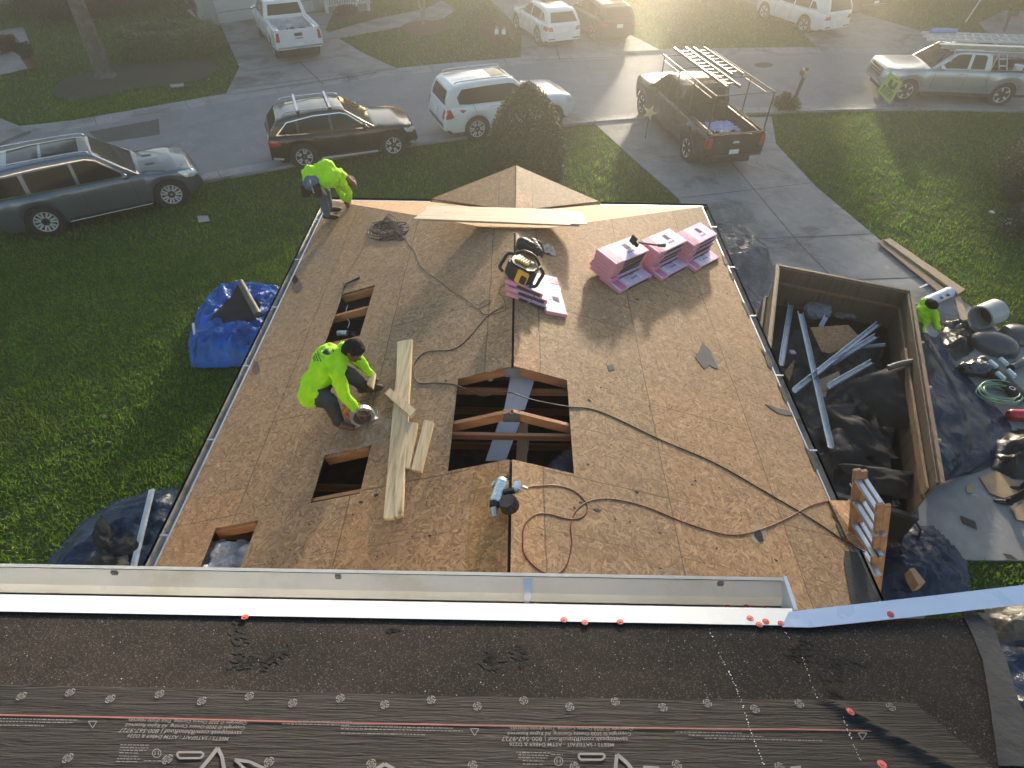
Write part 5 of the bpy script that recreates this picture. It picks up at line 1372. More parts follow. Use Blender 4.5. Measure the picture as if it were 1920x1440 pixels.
# back print
def backprint(shirt, L, s=1.0, lines=True):
    ch, nk, rs = L; up = (nk-ch).normalized(); back = rs.cross(up); 
    if back.z < 0: back = -back
    rs = up.cross(back)
    bv = bvh_of([shirt]); c = ch.lerp(nk, .25); mb = MB()
    def D(poly): decal(bv, [(x*s, y*s) for x, y in poly], c, rs, up, back, .003, .02, 0, mb)
    D([(-.052, .03), (-.052, .066), (-.03, .066), (-.012, .040), (0, .056), (.012, .040), (.03, .066), (.052, .066), (.052, .03), (0, -.005)])
    D([(-.02, .085), (-.006, .085), (-.006, .097), (-.02, .097)]); D([(.004, .085), (.03, .085), (.03, .099), (.004, .099)])
    for q in stroke([(-.075, -.0), (0, -.04), (.075, .0)], .004): D([tuple(v) for v in q])
    r = random.Random(4)
    for y, w in ((-.055, .09), (-.078, .075), (-.098, .06), (-.115, .05)):
        x = -w
        while x < w:
            l = r.uniform(.008, .02); D([(x, y), (x+l, y), (x+l, y+.011), (x, y+.011)]); x += l+.005
    mb.build('shirt_print', pm('navy_print', (.02, .03, .07), .7), shirt, 60)
backprint(sh1, fr1)
# worker bending at the far left corner
def CP(px, py, z): return G(px, py, z)
zb_ = 3.47
J = dict(hip=G(585,335,zb_+.88), chest=G(615,326,zb_+.90), neck=G(645,330,zb_+.78), head=G(658,342,zb_+.58),
         rsh=G(640,342,zb_+.72), rel=G(653,360,zb_+.46), rwr=G(654,377,zb_+.22), rha=G(653,386,zb_+.12),
         lsh=G(636,325,zb_+.84), lel=G(634,352,zb_+.48), lwr=G(645,374,zb_+.24), lha=G(652,384,zb_+.14),
         rhp=G(583,344,zb_+.86), rkn=G(605,368,zb_+.48), ran=G(613,401,zb_+.13), rto=G(636,402,zb_+.11),
         lhp=G(588,334,zb_+.88), lkn=G(610,358,zb_+.50), lan=G(617,388,zb_+.13), lto=G(640,386,zb_+.11))
report('bend', J)
p2, L2, sh2, fr2 = person('roofer in a yellow-green shirt and jeans bending over the far left roof corner', J, (.6, .1, -.8), HIVIS, JEANB, BOOTD, hair=pm('brown_cap', (.05, .03, .03), .8), handn={'r': V((0,.3,-1)), 'l': V((0,.3,-1))})
mb = MB(); hpl = V((0,0,0))
for sx, sy, sz in ((0,-.16,-.06),(.1,-.17,-.1),(-.09,-.14,-.12)):
    mb.box(hpl+V((sx, sy, sz)), (.12, .08, .2), .3)
mb.build('tool_pouch', pm('leather_pouch', (.035, .022, .016), .7), p2, None, .012)
mb = MB(); mb.bar(hpl+V((.03,-.2,.08)), hpl+V((.06,-.22,-.12)), .03, .02); mb.build('tool_pouch', M['galv'], p2)
# worker behind the dumpster
gz = .03
def st(px, py, z, x=0, y=0): return G(px, py, z)+V((x, y, 0))
c0 = G(1733,588,1.28)
J = dict(hip=c0+V((0,.02,-.34)), chest=c0, neck=c0+V((.05,0,.22)), head=G(1747,570,1.66),
         rsh=c0+V((.04,-.19,.14)), rel=c0+V((.18,-.24,-.12)), rwr=c0+V((.36,-.12,-.26)), rha=c0+V((.45,-.08,-.28)),
         lsh=c0+V((.02,.19,.14)), lel=c0+V((.16,.24,-.12)), lwr=c0+V((.36,.14,-.22)), lha=c0+V((.45,.1,-.25)),
         rhp=c0+V((0,-.1,-.42)), rkn=c0+V((.05,-.12,-.84)), ran=c0+V((0,-.12,-1.16)), rto=c0+V((.15,-.14,-1.18)),
         lhp=c0+V((0,.1,-.42)), lkn=c0+V((.05,.12,-.84)), lan=c0+V((0,.12,-1.16)), lto=c0+V((.15,.14,-1.18)))
report('dump', J)
person('roofer in a yellow-green shirt standing behind the wooden dumpster wall', J, (.9, -.1, -.5), HIVIS, JEAN, BOOTD, hair=M['hair'])
# person at the right edge, leg and boot in view
f0 = G(1893,940,.12)
J = dict(hip=f0+V((.30,.12,.83)), chest=f0+V((.34,.12,1.15)), neck=f0+V((.34,.12,1.38)), head=f0+V((.32,.1,1.54)),
         rsh=f0+V((.34,-.07,1.30)), rel=f0+V((.28,-.16,1.02)), rwr=f0+V((.12,-.12,.82)), rha=f0+V((.03,-.1,.78)),
         lsh=f0+V((.34,.31,1.30)), lel=f0+V((.28,.38,1.02)), lwr=f0+V((.12,.32,.82)), lha=f0+V((.03,.3,.78)),
         rhp=f0+V((.30,.03,.78)), rkn=f0+V((.22,0,.42)), ran=f0+V((0,0,0)), rto=f0+V((-.16,.06,-.02)),
         lhp=f0+V((.30,.21,.78)), lkn=f0+V((.40,.28,.42)), lan=f0+V((.42,.3,0)), lto=f0+V((.26,.34,-.02)))
person('person in black clothes and brown boot walking at the right edge of the picture', J, (-1, 0, -.2), pm('black_shirt', (.02,.02,.022), .8), pm('black_trousers', (.012,.013,.018), .85), BOOTD, hair=M['hair'])

# ------------------------------------------------------------------ things on the low roof
def rfr(px, py, ang=0.0, h=0.0):
    """local frame lying on the roof at a pixel: x across the slope, y along the ridge, rotated by ang"""
    p = RP(px, py, h); e = .01
    n = V((-(roofz(p.x+e, p.y)-roofz(p.x-e, p.y))/(2*e), -(roofz(p.x, p.y+e)-roofz(p.x, p.y-e))/(2*e), 1)).normalized()
    yx = V((math.cos(ang), math.sin(ang), 0)); x = (yx-n*yx.dot(n)).normalized(); y = n.cross(x)
    return p, x, y, n
def rfm(px, py, ang=0.0, h=0.0):
    p, x, y, n = rfr(px, py, ang, h); m = Matrix((x, y, n)).transposed().to_4x4(); m.translation = p; return m
def lay(name, label, cat, m, group=None):
    o = empty(name, label, cat, group=group); o.matrix_world = m; return o
# circular saw in the hand
ms = rfm(684,786,.25,.012) @ Matrix.Scale(1.22, 4)
o = lay('circular_saw', 'grey circular saw held by the crouching roofer', 'saw', ms)
mb = MB(); mb.box((0,0,.004), (.24, .13, .006)); mb.build('base_plate', M['galv'], o)
mb = MB(); mb.cyl((0.01,-.055,.07), (0.01,-.005,.07), .10, .10, 28); mb.build('blade_guard', pm('saw_grey', (.45,.44,.44), .4, metal=.5), o, 40, .006)
mb = MB(); mb.cyl((0.01,-.062,.07), (0.01,-.056,.07), .072, .072, 28); mb.build('blade', M['darkalloy'], o, 40)
mb = MB(); mb.cyl((-.01,0,.075), (-.01,.12,.075), .045, .04, 18); mb.build('motor', M['blacktrim'], o, 40, .004)
mb = MB(); mb.tube(catmull([(-.1,.02,.06),(-.12,.02,.13),(-.05,.02,.17),(.03,.02,.15)], 5), .018, 8); mb.build('handle', pm('saw_orange', (.5,.2,.05), .5), o, 60)
# wood block in the other hand
def board(label, pts, th, m, z=0.0, group=None, name='board', cat='board'):
    """pts: four pixel corners lying on the roof at height z"""
    q = [RP(x, y, z) for x, y in pts]; c = sum(q, V())/4; n = (q[1]-q[0]).cross(q[3]-q[0]).normalized()
    if n.z < 0: n = -n
    mb = MB(); mb.prism([p-c for p in q], n*th); o = mb.build(name, m, None, None, .002); o.location = c
    tag(o, label, cat, group); return o
board('short pine offcut held by the crouching roofer over his boot', [(690,724),(701,731),(706,702),(699,697)], .035, M['lumber'], .17)
G_ = 'lumber beside the crouching roofer'
board('long left pine plank beside the crouching roofer', [(722,976),(743,976),(764,690),(746,692)], .036, M['lumber'], .0, G_)
board('long right pine plank with grey marks beside the crouching roofer', [(744,974),(757,970),(775,640),(747,645)], .04, M['lumber'], .004, G_)
board('short pine offcut lying crosswise on the long planks', [(724,742),(734,732),(783,773),(772,785)], .038, M['lumber'], .044, G_)
board('short pine offcut against the long planks', [(752,880),(770,882),(785,797),(766,795)], .036, M['lumber'], .0, G_)
board('short pine offcut lying right of the other short offcut', [(774,884),(792,888),(815,795),(798,791)], .036, M['lumber'], .0, G_)
# plywood sheets bridging the hip
pl = 'thin pale plywood sheets lying across the ridge end'
def sheet_at(label, pts, th, name='plywood_sheet'):
    q = [G(x, y, z) for x, y, z in pts]; c = sum(q, V())/len(q); mb = MB(); mb.prism([p-c for p in q], V((0,0,th))); o = mb.build(name, M['lumber2']); o.location = c; tag(o, label, 'sheet', pl); return o
sheet_at('lowest thin pale plywood sheet of the stack across the ridge end', [(792,414,4.485),(1086,425,4.485),(1080,398,4.40),(800,388,4.40)], .012)
sheet_at('top thin pale plywood sheet of the stack across the ridge end', [(775,411,4.515),(1070,423,4.515),(1064,394,4.42),(812,387,4.42)], .012)
sheet_at('right shorter plywood sheet in the middle of the stack across the ridge end', [(930,416,4.50),(1101,422,4.50),(1090,398,4.41),(930,390,4.41)], .012)
# shingle bundles
PINK = pm('pink_wrap', (0.74, 0.34, 0.38), .5, var=.12, vs=9); LILAC = pm('lilac_print', (0.62, 0.50, 0.72), .5, var=.12, vs=12); MAG = pm('magenta_print', (.55, .13, .30), .5, var=.15); WHT = pm('wrap_white', (.75, .68, .74), .45, var=.08)
GREYP = pm('wrap_grey_print', (.07, .065, .06), .6, var=.3)
def bundle(mat, label, group, zoff, jx=0, jy=0, ja=0, L=.98, W=.335, T=.05, end=True, open_face=False):
    m = mat @ Matrix.Translation((jx, jy, zoff)) @ Matrix.Rotation(ja, 4, 'Z')
    o = lay('shingle_bundle', label, 'shingle bundle', m, group)
    mb = MB(); mb.box((0,0,T/2), (L, W, T)); mb.build('wrapper', PINK, o, None, .008)
    mb = MB(); mb.box((0, 0, T+.0012), (L*.97, W*.95, .002)); mb.build('top_label', LILAC, o)
    mb = MB(); mb.box((-L*.36, 0, T+.0035), (L*.16, W*.93, .002)); mb.build('label_stripe', MAG, o)
    mb = MB(); mb.box((-L*.18, .02, T+.0035), (L*.10, W*.85, .002)); mb.box((L*.22, -.04, T+.0035), (L*.06, W*.5, .002)); mb.build('label_panel', WHT, o)
    mb = MB()
    for k in range(3):
        mb.cyl((.02+k*.055, -W*.2, T+.003), (.02+k*.055, -W*.2, T+.006), .014, None, 12)
    for k in range(5): mb.box((.06+k*.02, W*.12, T+.0045), (.008, W*.3, .002))
    mb.build('label_print', GREYP, o)
    # open long side shows the grey shingle edges
    mb = MB(); mb.box((.06, -W/2-.001, T/2), (L*.62, .004, T*.72)); mb.build('shingle_edge', GREYP, o)
    return o
def rfx(x, y, ang):
    p = V((x, y, roofz(x, y))); q = ORG-p; v = CR.transposed() @ (p-ORG); return rfm(960+FPX*v.x/v.z, 720-FPX*v.y/v.z, ang)
gA = 'pink shingle bundles stacked on the right roof slope'
words = ['left', 'middle', 'right']; lev = ['bottom', 'second lowest', 'third lowest', 'fourth lowest', 'middle', 'upper', 'second highest', 'topmost']
for s, (px, py) in enumerate(((1.31,6.92),(1.98,7.55),(2.60,8.10))):
    mbase = rfx(px, py, .83)
    # floor bundle sticking out toward the camera
    nb = 7
    for k in range(nb):
        jx = rng.uniform(-.012, .012); jy = rng.uniform(-.012, .012)
        if k == 0: jx, jy = .03, -.20
        if k == 1: jy = -.03
        lab = ['bottom pink bundle jutting out of the', 'second lowest pink bundle in the', 'third lowest pink bundle in the', 'fourth lowest pink bundle in the', 'fifth lowest pink bundle in the', 'pink bundle under the top one in the', 'topmost pink bundle of the'][k]
        m2 = mbase
        # the stacks overlap: shorten their visible length by tilting each across the next
        bundle(m2, f'{lab} {words[s]} stack on the right slope', gA, .0475*k, jx, jy, rng.uniform(-.015, .015), L=.86, W=.335, T=.047)
gB = 'pink shingle bundles under the black radio'
mB = rfm(985,548,-.15)
bundle(mB, 'lowest pink bundle under the black and yellow jobsite radio', gB, .0, .04, 0, 0, L=.50, W=.42)
bundle(mB, 'middle pink bundle under the black and yellow jobsite radio', gB, .052, .0, .03, .05, L=.50, W=.42)
bundle(mB, 'upper pink bundle under the black and yellow jobsite radio', gB, .104, -.04, .05, -.03, L=.46, W=.40)
bundle(rfm(1032,556,-1.42), 'pink bundle lying lengthwise right of the jobsite radio', gB, .0, 0, 0, 0, L=.72, W=.27, T=.045)
# shingle hammer on the stacks
m = rfx(1.62,7.15,.35) @ Matrix.Translation((0,0,.37))
o = lay('roofing_shovel', 'black flat-headed hatchet with green grip resting on the pink stacks', 'hatchet', m)
mb = MB(); mb.cyl((-.16,0,.03), (.22,0,.02), .014, .014, 10); mb.build('handle', pm('grey_handle', (.12,.11,.10), .6), o, 60)
mb = MB(); mb.box((-.20,0,.03), (.04,.16,.06)); mb.box((-.24,.0,.06), (.03,.10,.11), .2); mb.build('head', M['blacktrim'], o, None, .008)
mb = MB(); mb.cyl((.20,0,.02), (.32,.02,.02), .022, .030, 10); mb.build('grip', pm('green_grip', (.02,.16,.10), .5), o, 60)
# jobsite radio
m = rfm(972,520,-.38,.15)
YEL = pm('tool_yellow', (.72, .42, .06), .4, var=.08)
o = lay('jobsite_radio', 'black and yellow jobsite radio with roll-cage standing on pink bundles', 'radio', m)
mb = MB(); mb.prism([V(p) for p in ((-.10,-.13,0),(.10,-.13,0),(.17,-.05,0),(.17,.09,0),(.08,.14,0),(-.10,.14,0),(-.17,.06,0),(-.17,-.06,0))], V((0,0,.20))); mb.build('case', M['blacktrim'], o, None, .022)
mb = MB(); mb.box((-.03,.03,.205), (.17,.13,.03)); mb.build('top_panel', YEL, o, None, .01)
mb = MB()
for k in range(4): mb.box((-.06+.03*k,.03,.224), (.012,.09,.01))
mb.build('vent', M['black'], o)
mb = MB(); mb.box((.06,-.135,.10), (.14,.03,.17)); mb.build('front_panel', YEL, o, None, .012)
mb = MB(); mb.box((.085,-.153,.09), (.07,.012,.10)); mb.build('screen', M['black'], o, None, .004)
for sg in (-1, 1):
    mb = MB(); mb.tube(catmull([(sg*.17,-.09,.03),(sg*.23,-.07,.05),(sg*.235,.0,.10),(sg*.23,.07,.16),(sg*.17,.09,.19)], 5), .02, 8); mb.build('carry_handle', M['blacktrim'], o, 60)
mb = MB(); mb.tube(catmull([(-.16,.13,.18),(-.08,.17,.235),(.05,.17,.24),(.15,.13,.19)], 5), .017, 8); mb.build('carry_handle', M['blacktrim'], o, 60)
# black bag behind it
m = rfm(985,470,-.2)
o = lay('tool_bag', 'crumpled black tool bag lying behind the jobsite radio', 'bag', m)
blob('bag_body', [(V((-.06,.02,.06)), .085, V((.1,-.03,.07)), .08), (V((.05,.05,.10)), .07, V((.16,-.10,.12)), .05), (V((-.08,-.03,.12)), .05, V((.06,-.12,.16)), .05)], M['blacktrim'], o, .014, 2, .012, 18)
mb = MB(); mb.tube(catmull([(.02,.1,.10),(.12,.09,.14),(.2,.02,.10),(.22,-.08,.05)], 6), .014, 8); mb.build('bag_strap', M['blacktrim'], o, 60)
o = lay('paper_scrap', 'crumpled whitish wrapper scrap beside the black tool bag', 'scrap', rfm(1028,470,.1))
mb = MB(); crumple(mb, -.12, .09, -.10, .10, lambda u, v: .005, .04, 10, 8, 3, 2); mb.build('scrap', pm('beige_wrap', (.5,.42,.32), .6), o, 30)
# coil nailer
m = rfm(948,938,-.35,.02) @ Matrix.Scale(1.22, 4)
SIL = pm('nailer_silver', (.58,.68,.74), .28, metal=.6, var=.12)
o = lay('coil_nailer', 'silver and black pneumatic coil nailer lying on the ridge', 'nail gun', m)
mb = MB(); mb.cyl((-.05,.10,.05), (-.035,-.06,.05), .042, .042, 20); mb.build('cylinder', SIL, o, 40, .004)
mb = MB(); mb.cyl((-.052,.125,.05), (-.05,.095,.05), .036, .044, 20); mb.box((-.098,.07,.05), (.014,.04,.05)); mb.build('cylinder_cap', SIL, o, 40, .003)
mb = MB(); mb.cyl((-.035,-.06,.05), (-.03,-.095,.05), .038, .030, 16); mb.build('nose', M['blacktrim'], o, 40, .003)
mb = MB(); mb.cyl((-.03,-.095,.045), (-.005,-.15,.03), .026, .018, 12); mb.build('nose_tip', M['galv'], o, 40)
mb = MB(); mb.bar((-.01,.02,.055), (.075,.055,.055), .036, .04); mb.build('grip', M['blacktrim'], o, None, .008)
mb = MB(); mb.bar((.055,.075,.055), (.10,.085,.055), .075, .05); mb.build('end_cap', SIL, o, None, .008)
mb = MB(); mb.cyl((.055,-.045,.0), (.055,-.045,.075), .068, .06, 9); mb.build('magazine', M['blacktrim'], o, 30, .008)
mb = MB(); mb.prism([V(p) for p in ((-.055,.125,.05),(-.01,.125,.05),(-.012,.175,.05))], V((0,0,.012))); mb.build('deflector', M['blacktrim'], o)
mb = MB(); mb.cyl((.115,.085,.055), (.15,.08,.05), .010, .008, 8); mb.build('air_fitting', M['galv'], o, 40)
# hoses and cords
def cord(name, label, px, r, m, cat='cable', h=None, k=6, z=None):
    pts = catmull([V((x, y, 0)) for x, y in px], k); P = []
    for p in pts: q = RP(p.x, p.y, r if h is None else h); P.append(q)
    c = P[0].copy(); mb = MB(); mb.tube([p-c for p in P], r, 6); o = mb.build(name, m, None, 180); o.location = c; return tag(o, label, cat)
CB = pm('brown_cord', (.055, .032, .022), .6); CR_ = pm('red_hose', (.16, .022, .016), .45)
cord('air_hose', 'dark red air hose looping from the coil nailer to the right eave', [(984,915),(1000,912),(1040,910),(1075,920),(1098,942),(1100,960),(1085,972),(1060,972),(1030,964),(1005,965),(985,982),(980,1005),(984,1040),(1010,1068),(1040,1077),(1062,1060),(1072,1020),(1070,985),(1082,955),(1110,938),(1150,936),(1210,950),(1290,982),(1360,1002),(1410,998),(1470,975),(1520,948),(1558,939)], .0055, CR_, 'hose', k=8)
cord('power_cable', 'dark cord running over the ridge hole and down the right slope', [(945,575),(915,592),(880,632),(850,655),(800,660),(778,680),(776,700),(785,718),(815,718),(850,720)], .0055, CB)
def cord3(name, label, pts, r, m):
    P = catmull(pts, 8); c = P[0].copy(); mb = MB(); mb.tube([p-c for p in P], r, 6); o = mb.build(name, m, None, 180); o.location = c; return tag(o, label, 'cable')
cord3('power_cable', 'dark cord sagging across the ridge hole to the ladder', [RP(850,720,.006), RP(870,728,.0), G(905,742,4.33), G(950,735,4.42), G(1000,750,4.36), RP(1062,762,.006), RP(1105,766,.006), RP(1150,782,.006), RP(1240,825,.006), RP(1340,868,.006), RP(1440,925,.006), RP(1520,972,.006), RP(1585,1015,.008), RP(1622,1035,.03)], .0065, CB)
cord('power_cable', 'thin dark cord from the coil to the jobsite radio', [(757,432),(765,455),(778,472),(790,500),(812,518),(822,526),(850,548),(872,560),(893,577),(900,578),(922,566),(912,563),(900,572),(903,585),(915,590),(935,586),(948,580),(944,560),(936,548),(938,540),(946,535)], .004, CB)
cord('power_cable', 'thin dark cord from the coil to the hammer at the upper hole', [(690,448),(676,474),(660,500),(650,520),(644,545),(640,552)], .004, CB)
cord('power_cable', 'short thin cord hanging from the jobsite radio over the bundles', [(1003,548),(1000,560),(985,572),(972,582)], .0045, CB, h=.17)
P = []; r6 = random.Random(2)
for k in range(190):
    q_ = k//9; rq = random.Random(q_); ox, oy, ra, rb, th_ = rq.uniform(-16, 16), rq.uniform(-9, 9), rq.uniform(16, 32), rq.uniform(7, 17), rq.uniform(-.9, .9); t = k*.70
    X_ = ra*math.cos(t); Y_ = rb*math.sin(t); P.append((728+ox+X_*math.cos(th_)-Y_*math.sin(th_), 429+oy+.85*(X_*math.sin(th_)+Y_*math.cos(th_))))
cord('cord_coil', 'tangled coil of brown extension cord near the far left corner', P, .0055, CB, h=.012, k=5)
cord('power_cable', 'loose cable hanging in the upper left roof hole', [(652,572),(648,590),(655,604),(652,615)], .004, M['paper'], h=-.1)
# hammer by the upper hole
o = lay('hammer', 'small dark hammer lying beside the upper left hole', 'hammer', rfm(658,530,.35))
mb = MB(); mb.cyl((-.08,0,.015), (.14,0,.015), .011, .014, 8); mb.build('handle', M['blacktrim'], o, 60)
mb = MB(); mb.box((-.09,0,.018), (.028,.10,.028)); mb.build('head', M['darkalloy'], o, None, .004)
# grey bin and nail gun down in the hole
o = empty('storage_bin', 'dark grey plastic bin lid seen inside the upper left hole', 'bin', G(668,572,3.35))
mb = MB(); mb.box((0,0,0), (.40,.42,.22)); mb.build('bin_body', pm('bin_grey', (.09,.10,.11), .5), o, None, .03)
mb = MB(); mb.box((0,0,.12), (.44,.46,.03)); mb.build('bin_lid', pm('bin_lid_grey', (.14,.155,.17), .45), o, None, .012)
o = empty('nail_gun', 'silver and black framing nailer resting in the upper left hole', 'nail gun', G(648,625,3.62))
mb = MB(); mb.cyl((-.10,0,0), (.03,-.02,.02), .035, .035, 14); mb.build('cylinder', SIL, o, 40)
mb = MB(); mb.bar((.02,0,.0), (.10,.06,-.05), .04, .05); mb.build('grip', M['blacktrim'], o)
mb = MB(); mb.bar((0,.05,-.03), (.16,-.04,-.06), .04, .07); mb.build('magazine', M['blacktrim'], o)
# felt scraps and bits on the deck
def scrap(label, px, m=M['felt'], name='felt_scrap', z=.004, th=.004):
    q = [RP(x, y, z) for x, y in px]; c = sum(q, V())/len(q); mb = MB(); mb.prism([p-c for p in q], V((0,0,th))); o = mb.build(name, m); o.location = c; tag(o, label, 'scrap')
GS = pm('grey_felt', (.085,.085,.088), .8, var=.2)
scrap('large torn grey felt scrap lying on the right slope', [(1316,642),(1328,652),(1334,660),(1334,665),(1340,676),(1347,692),(1338,690),(1330,684),(1324,690),(1320,692),(1314,684),(1303,670),(1308,663),(1312,656)], GS)
scrap('small square felt scrap right of the ridge hole', [(1138,686),(1148,683),(1152,693),(1142,696)], GS)
scrap('thin curled felt strip near the right eave', [(1434,757),(1444,760),(1458,766),(1475,769),(1488,775),(1488,779),(1470,778),(1455,773)], GS)
scrap('flat black felt piece lying on the driveway slab', [(0,0)]*3) if False else None
for k, (px, py) in enumerate(((612,432),(742,622),(838,678),(872,690),(908,648),(1115,760),(1126,1000),(1216,990))):
    pass
r7 = random.Random(21); mbs = MB()
for k in range(150):
    px, py = r7.uniform(420, 1560), r7.uniform(420, 1070)
    p = RP(px, py, .004)
    if abs(p.x) > 3.1 or p.y > 8 or any(a-.05 < p.x < b+.05 and c-.05 < p.y < d+.05 for s_ in HOLES.values() for a, b, c, d in s_): continue
    s_ = r7.uniform(.004, .016)*(1 if r7.random() < .9 else 2.2); t = r7.uniform(0, 6)
    q = [V((p.x+math.cos(t+a)*s_*rr, p.y+math.sin(t+a)*s_*rr*.6, 0)) for a, rr in ((0,1),(1.5,.8),(3.1,1.1),(4.6,.7))]
    for v in q: v.z = roofz(v.x, v.y)+.004
    mbs.prism(q, V((0,0,.004)))
tag(mbs.build('debris', M['felt']), 'small dark crumbs scattered over the sheathing', 'debris', kind='stuff')
# nails / clips glinting along seams
mbs = MB()
for k in range(60):
    p = RP(r7.choice((1012,1016,905,890,1170,700)) + r7.uniform(-2, 2), r7.uniform(450, 1070), .005)
    if any(a-.05 < p.x < b+.05 and c-.05 < p.y < d+.05 for s_ in HOLES.values() for a, b, c, d in s_): continue
    mbs.box(p, (.012, .006, .004), r7.uniform(0, 3))
tag(mbs.build('nails', M['alloy']), 'shiny nails and clips scattered along the seams', 'nails', kind='stuff')
# ladder leaning on the right eave
FIB = pm('fibreglass_tan', (.36,.215,.12), .55, var=.25, vs=10, dirt=(.16,.1,.06)); 
o = empty('extension_ladder', 'tan fibreglass extension ladder with worn labels leaning at the right eave', 'ladder', (3.5, 4, 0))
e0 = G(1597,1000,3.4); e1 = G(1640,1045,3.4); t0 = G(1607,880,4.25); t1 = G(1650,945,4.25)
for (ea, ta), (da, nm) in zip(((e0, t0), (e1, t1), (e0, t0), (e1, t1)), (((0,0),'a'),((0,0),'b'),((.06,.0),'c'),((.06,.0),'d'))):
    dr = (ta-ea); foot = ea-dr*(3.36/dr.z); off = V((da[0], da[1], 0)); ex = 1.0 if da[0] == 0 else .985
    mb = MB(); mb.bar(foot+off-o.location+dr*0.02, ea+dr*ex+off-o.location, .035, .062, up=V((1,0,.2))); mb.build('side_rail', FIB, o, None, .004)
dr = t0-e0; n = int((dr.length+3.6)/.3)
for k in range(n):
    c = t0-dr.normalized()*(.12+.3*k); c2 = t1-dr.normalized()*(.12+.3*k)
    if c.z < .2: break
    for ox in (0, .07):
        mb = MB(); mb.bar(c-o.location+V((ox,0,0)), c2-o.location+V((ox,0,0)), .05, .035); mb.build('rung', M['galv'], o, None, .004)
lab = MB()
for k in range(3):
    for s_ in (0, 1):
        c = (t0 if s_ == 0 else t1)-dr.normalized()*(.2+.22*k)-o.location; c += (V((.0,0,0)))
        lab.bar(c+V((-.046,0,0)), c-dr.normalized()*.012+V((-.046,0,0)), .04, .004, up=V((1,0,0)))
lab.build('label_band', M['paper'], o)
# protective plywood piece at the eave
q = [RP(1553,939,.01), RP(1590,940,.02), G(1623,1033,3.45), RP(1590,1015,.012)]; c = sum(q, V())/4
mb = MB(); mb.prism([p-c for p in q], V((0,0,.012))); o = mb.build('plywood_offcut', M['osb_plain']); o.location = c; tag(o, 'pale board offcut lying over the right eave beside the ladder', 'board')
# ------------------------------------------------------------------ dumpster trailer
Z_ = V((0,0,1))
zt = 1.85
A = G(1462,506,zt); B = G(1706,548,zt); Cc = G(1764,906,zt)
lx = (B-A); lx.z = 0; Wt = 2.42; ly = (Cc-B); ly.z = 0; Lt = ly.length; ly.normalize(); lx = V((ly.y, -ly.x, 0)); lx = -lx if lx.x < 0 else lx
# local frame: origin far-left corner on the ground, u to the right, v toward the camera
D0 = B-lx*Wt; D0.z = 0
def T(u, v, z): return D0+lx*u+ly*v+V((0,0,z))
ho = V((0,0,0)); dt = empty('dump_trailer', 'black dump trailer with tall plywood side walls full of roof debris', 'dump trailer', tuple(D0))
def tq(mb, p): return [q-D0 for q in p]
def wall(name, u0, v0, u1, v1, z0, z1, th, m, out):
    mb = MB(); a, b = T(u0, v0, z0)-D0, T(u1, v1, z0)-D0; n = ((b-a).cross(Z_)).normalized()*th*out
    mb.prism([a, b, b+V((0,0,z1-z0)), a+V((0,0,z1-z0))], n); return mb.build(name, m, dt)
BLK = pm('trailer_black', (.010,.010,.011), .5, var=.3)
PLY = wood_mat('wall_plywood', (.055,.042,.030), (.13,.098,.068), axis=2, scale=.6, knots=False)
wall('steel_side', 0, 0, 0, Lt, .45, 1.1, .05, BLK, 1); wall('steel_side', Wt, 0, Wt, Lt+.05, .45, 1.1, .05, BLK, -1)
wall('steel_side', 0, 0, Wt, 0, .45, 1.1, .05, BLK, -1); 
wall('wood_wall', .03, .03, .03, Lt, 1.0, zt, .022, PLY, -1); wall('wood_wall', Wt-.03, .03, Wt-.03, Lt, 1.0, zt, .022, PLY, 1)
wall('wood_wall', .03, .03, Wt-.03, .03, 1.0, zt, .022, PLY, 1)
mb = MB(); mb.prism(tq(0, [T(0,0,.47), T(Wt,0,.47), T(Wt,Lt,.47), T(0,Lt,.47)]), V((0,0,.05))); mb.build('floor', BLK, dt)
for (u0, v0, u1, v1) in ((Wt+.02, -.02, Wt+.02, Lt), (0, -.02, 0, Lt), (0, -.03, Wt, -.03)):
    mb = MB(); mb.bar(T(u0, v0, zt+.0)-D0, T(u1, v1, zt+.0)-D0, .055, .045); mb.build('top_rail', M['oldwood'], dt)
mb = MB(); mb.bar(T(Wt-.10, 1.5, 1.55)-D0, T(Wt-.10, Lt, 1.62)-D0, .04, .16); mb.build('side_board', M['oldwood'], dt)
for q_ in (((.06, .1), (.06, Lt)), ((.1, .065), (Wt-.1, .065)), ((Wt-.065, .1), (Wt-.065, Lt))):
    mb = MB(); mb.bar(T(*q_[0], 1.52)-D0, T(*q_[1], 1.52)-D0, .03, .05); mb.build('batten', M['oldwood'], dt)
for v in (.3, 1.5, 2.7, 3.9):
    mb = MB(); mb.box(T(Wt+.09, v, zt-.05)-D0, (.07,.05,.05)); mb.build('clip', pm('foam_clip', (.5,.42,.3), .7), dt, None, .01)
# gate end near the camera, with lettering
E0, E1 = T(-.05, Lt+.02, .98), T(Wt+.08, Lt+.02, .98)
mb = MB(); mb.prism(tq(0, [T(-.05,Lt,.40), T(Wt,Lt,.40), T(Wt,Lt,1.06), T(-.05,Lt,1.06)]), ly*.05); mb.build('tail_gate', BLK, dt)
mb = MB(); mb.bar(T(-.05,Lt+.03,1.07)-D0, T(Wt+.05,Lt+.03,1.07)-D0, .09, .07); mb.build('gate_rail', pm('rail_dark', (.035,.035,.038), .4), dt, None, .008)
mb = MB(); text_into(mb, 'BriMar.co', T(.55,Lt+.054,.80)-D0, T(1.42,Lt+.054,.80)-D0, ly, .0, .04, 1.0) if False else text_into(mb, 'afr.com', T(.98,Lt+.054,.86)-D0, T(1.76,Lt+.054,.86)-D0, ly, .0, .045, .85)
mb.build('lettering', pm('cream_letter', (.62,.6,.5), .5), dt)
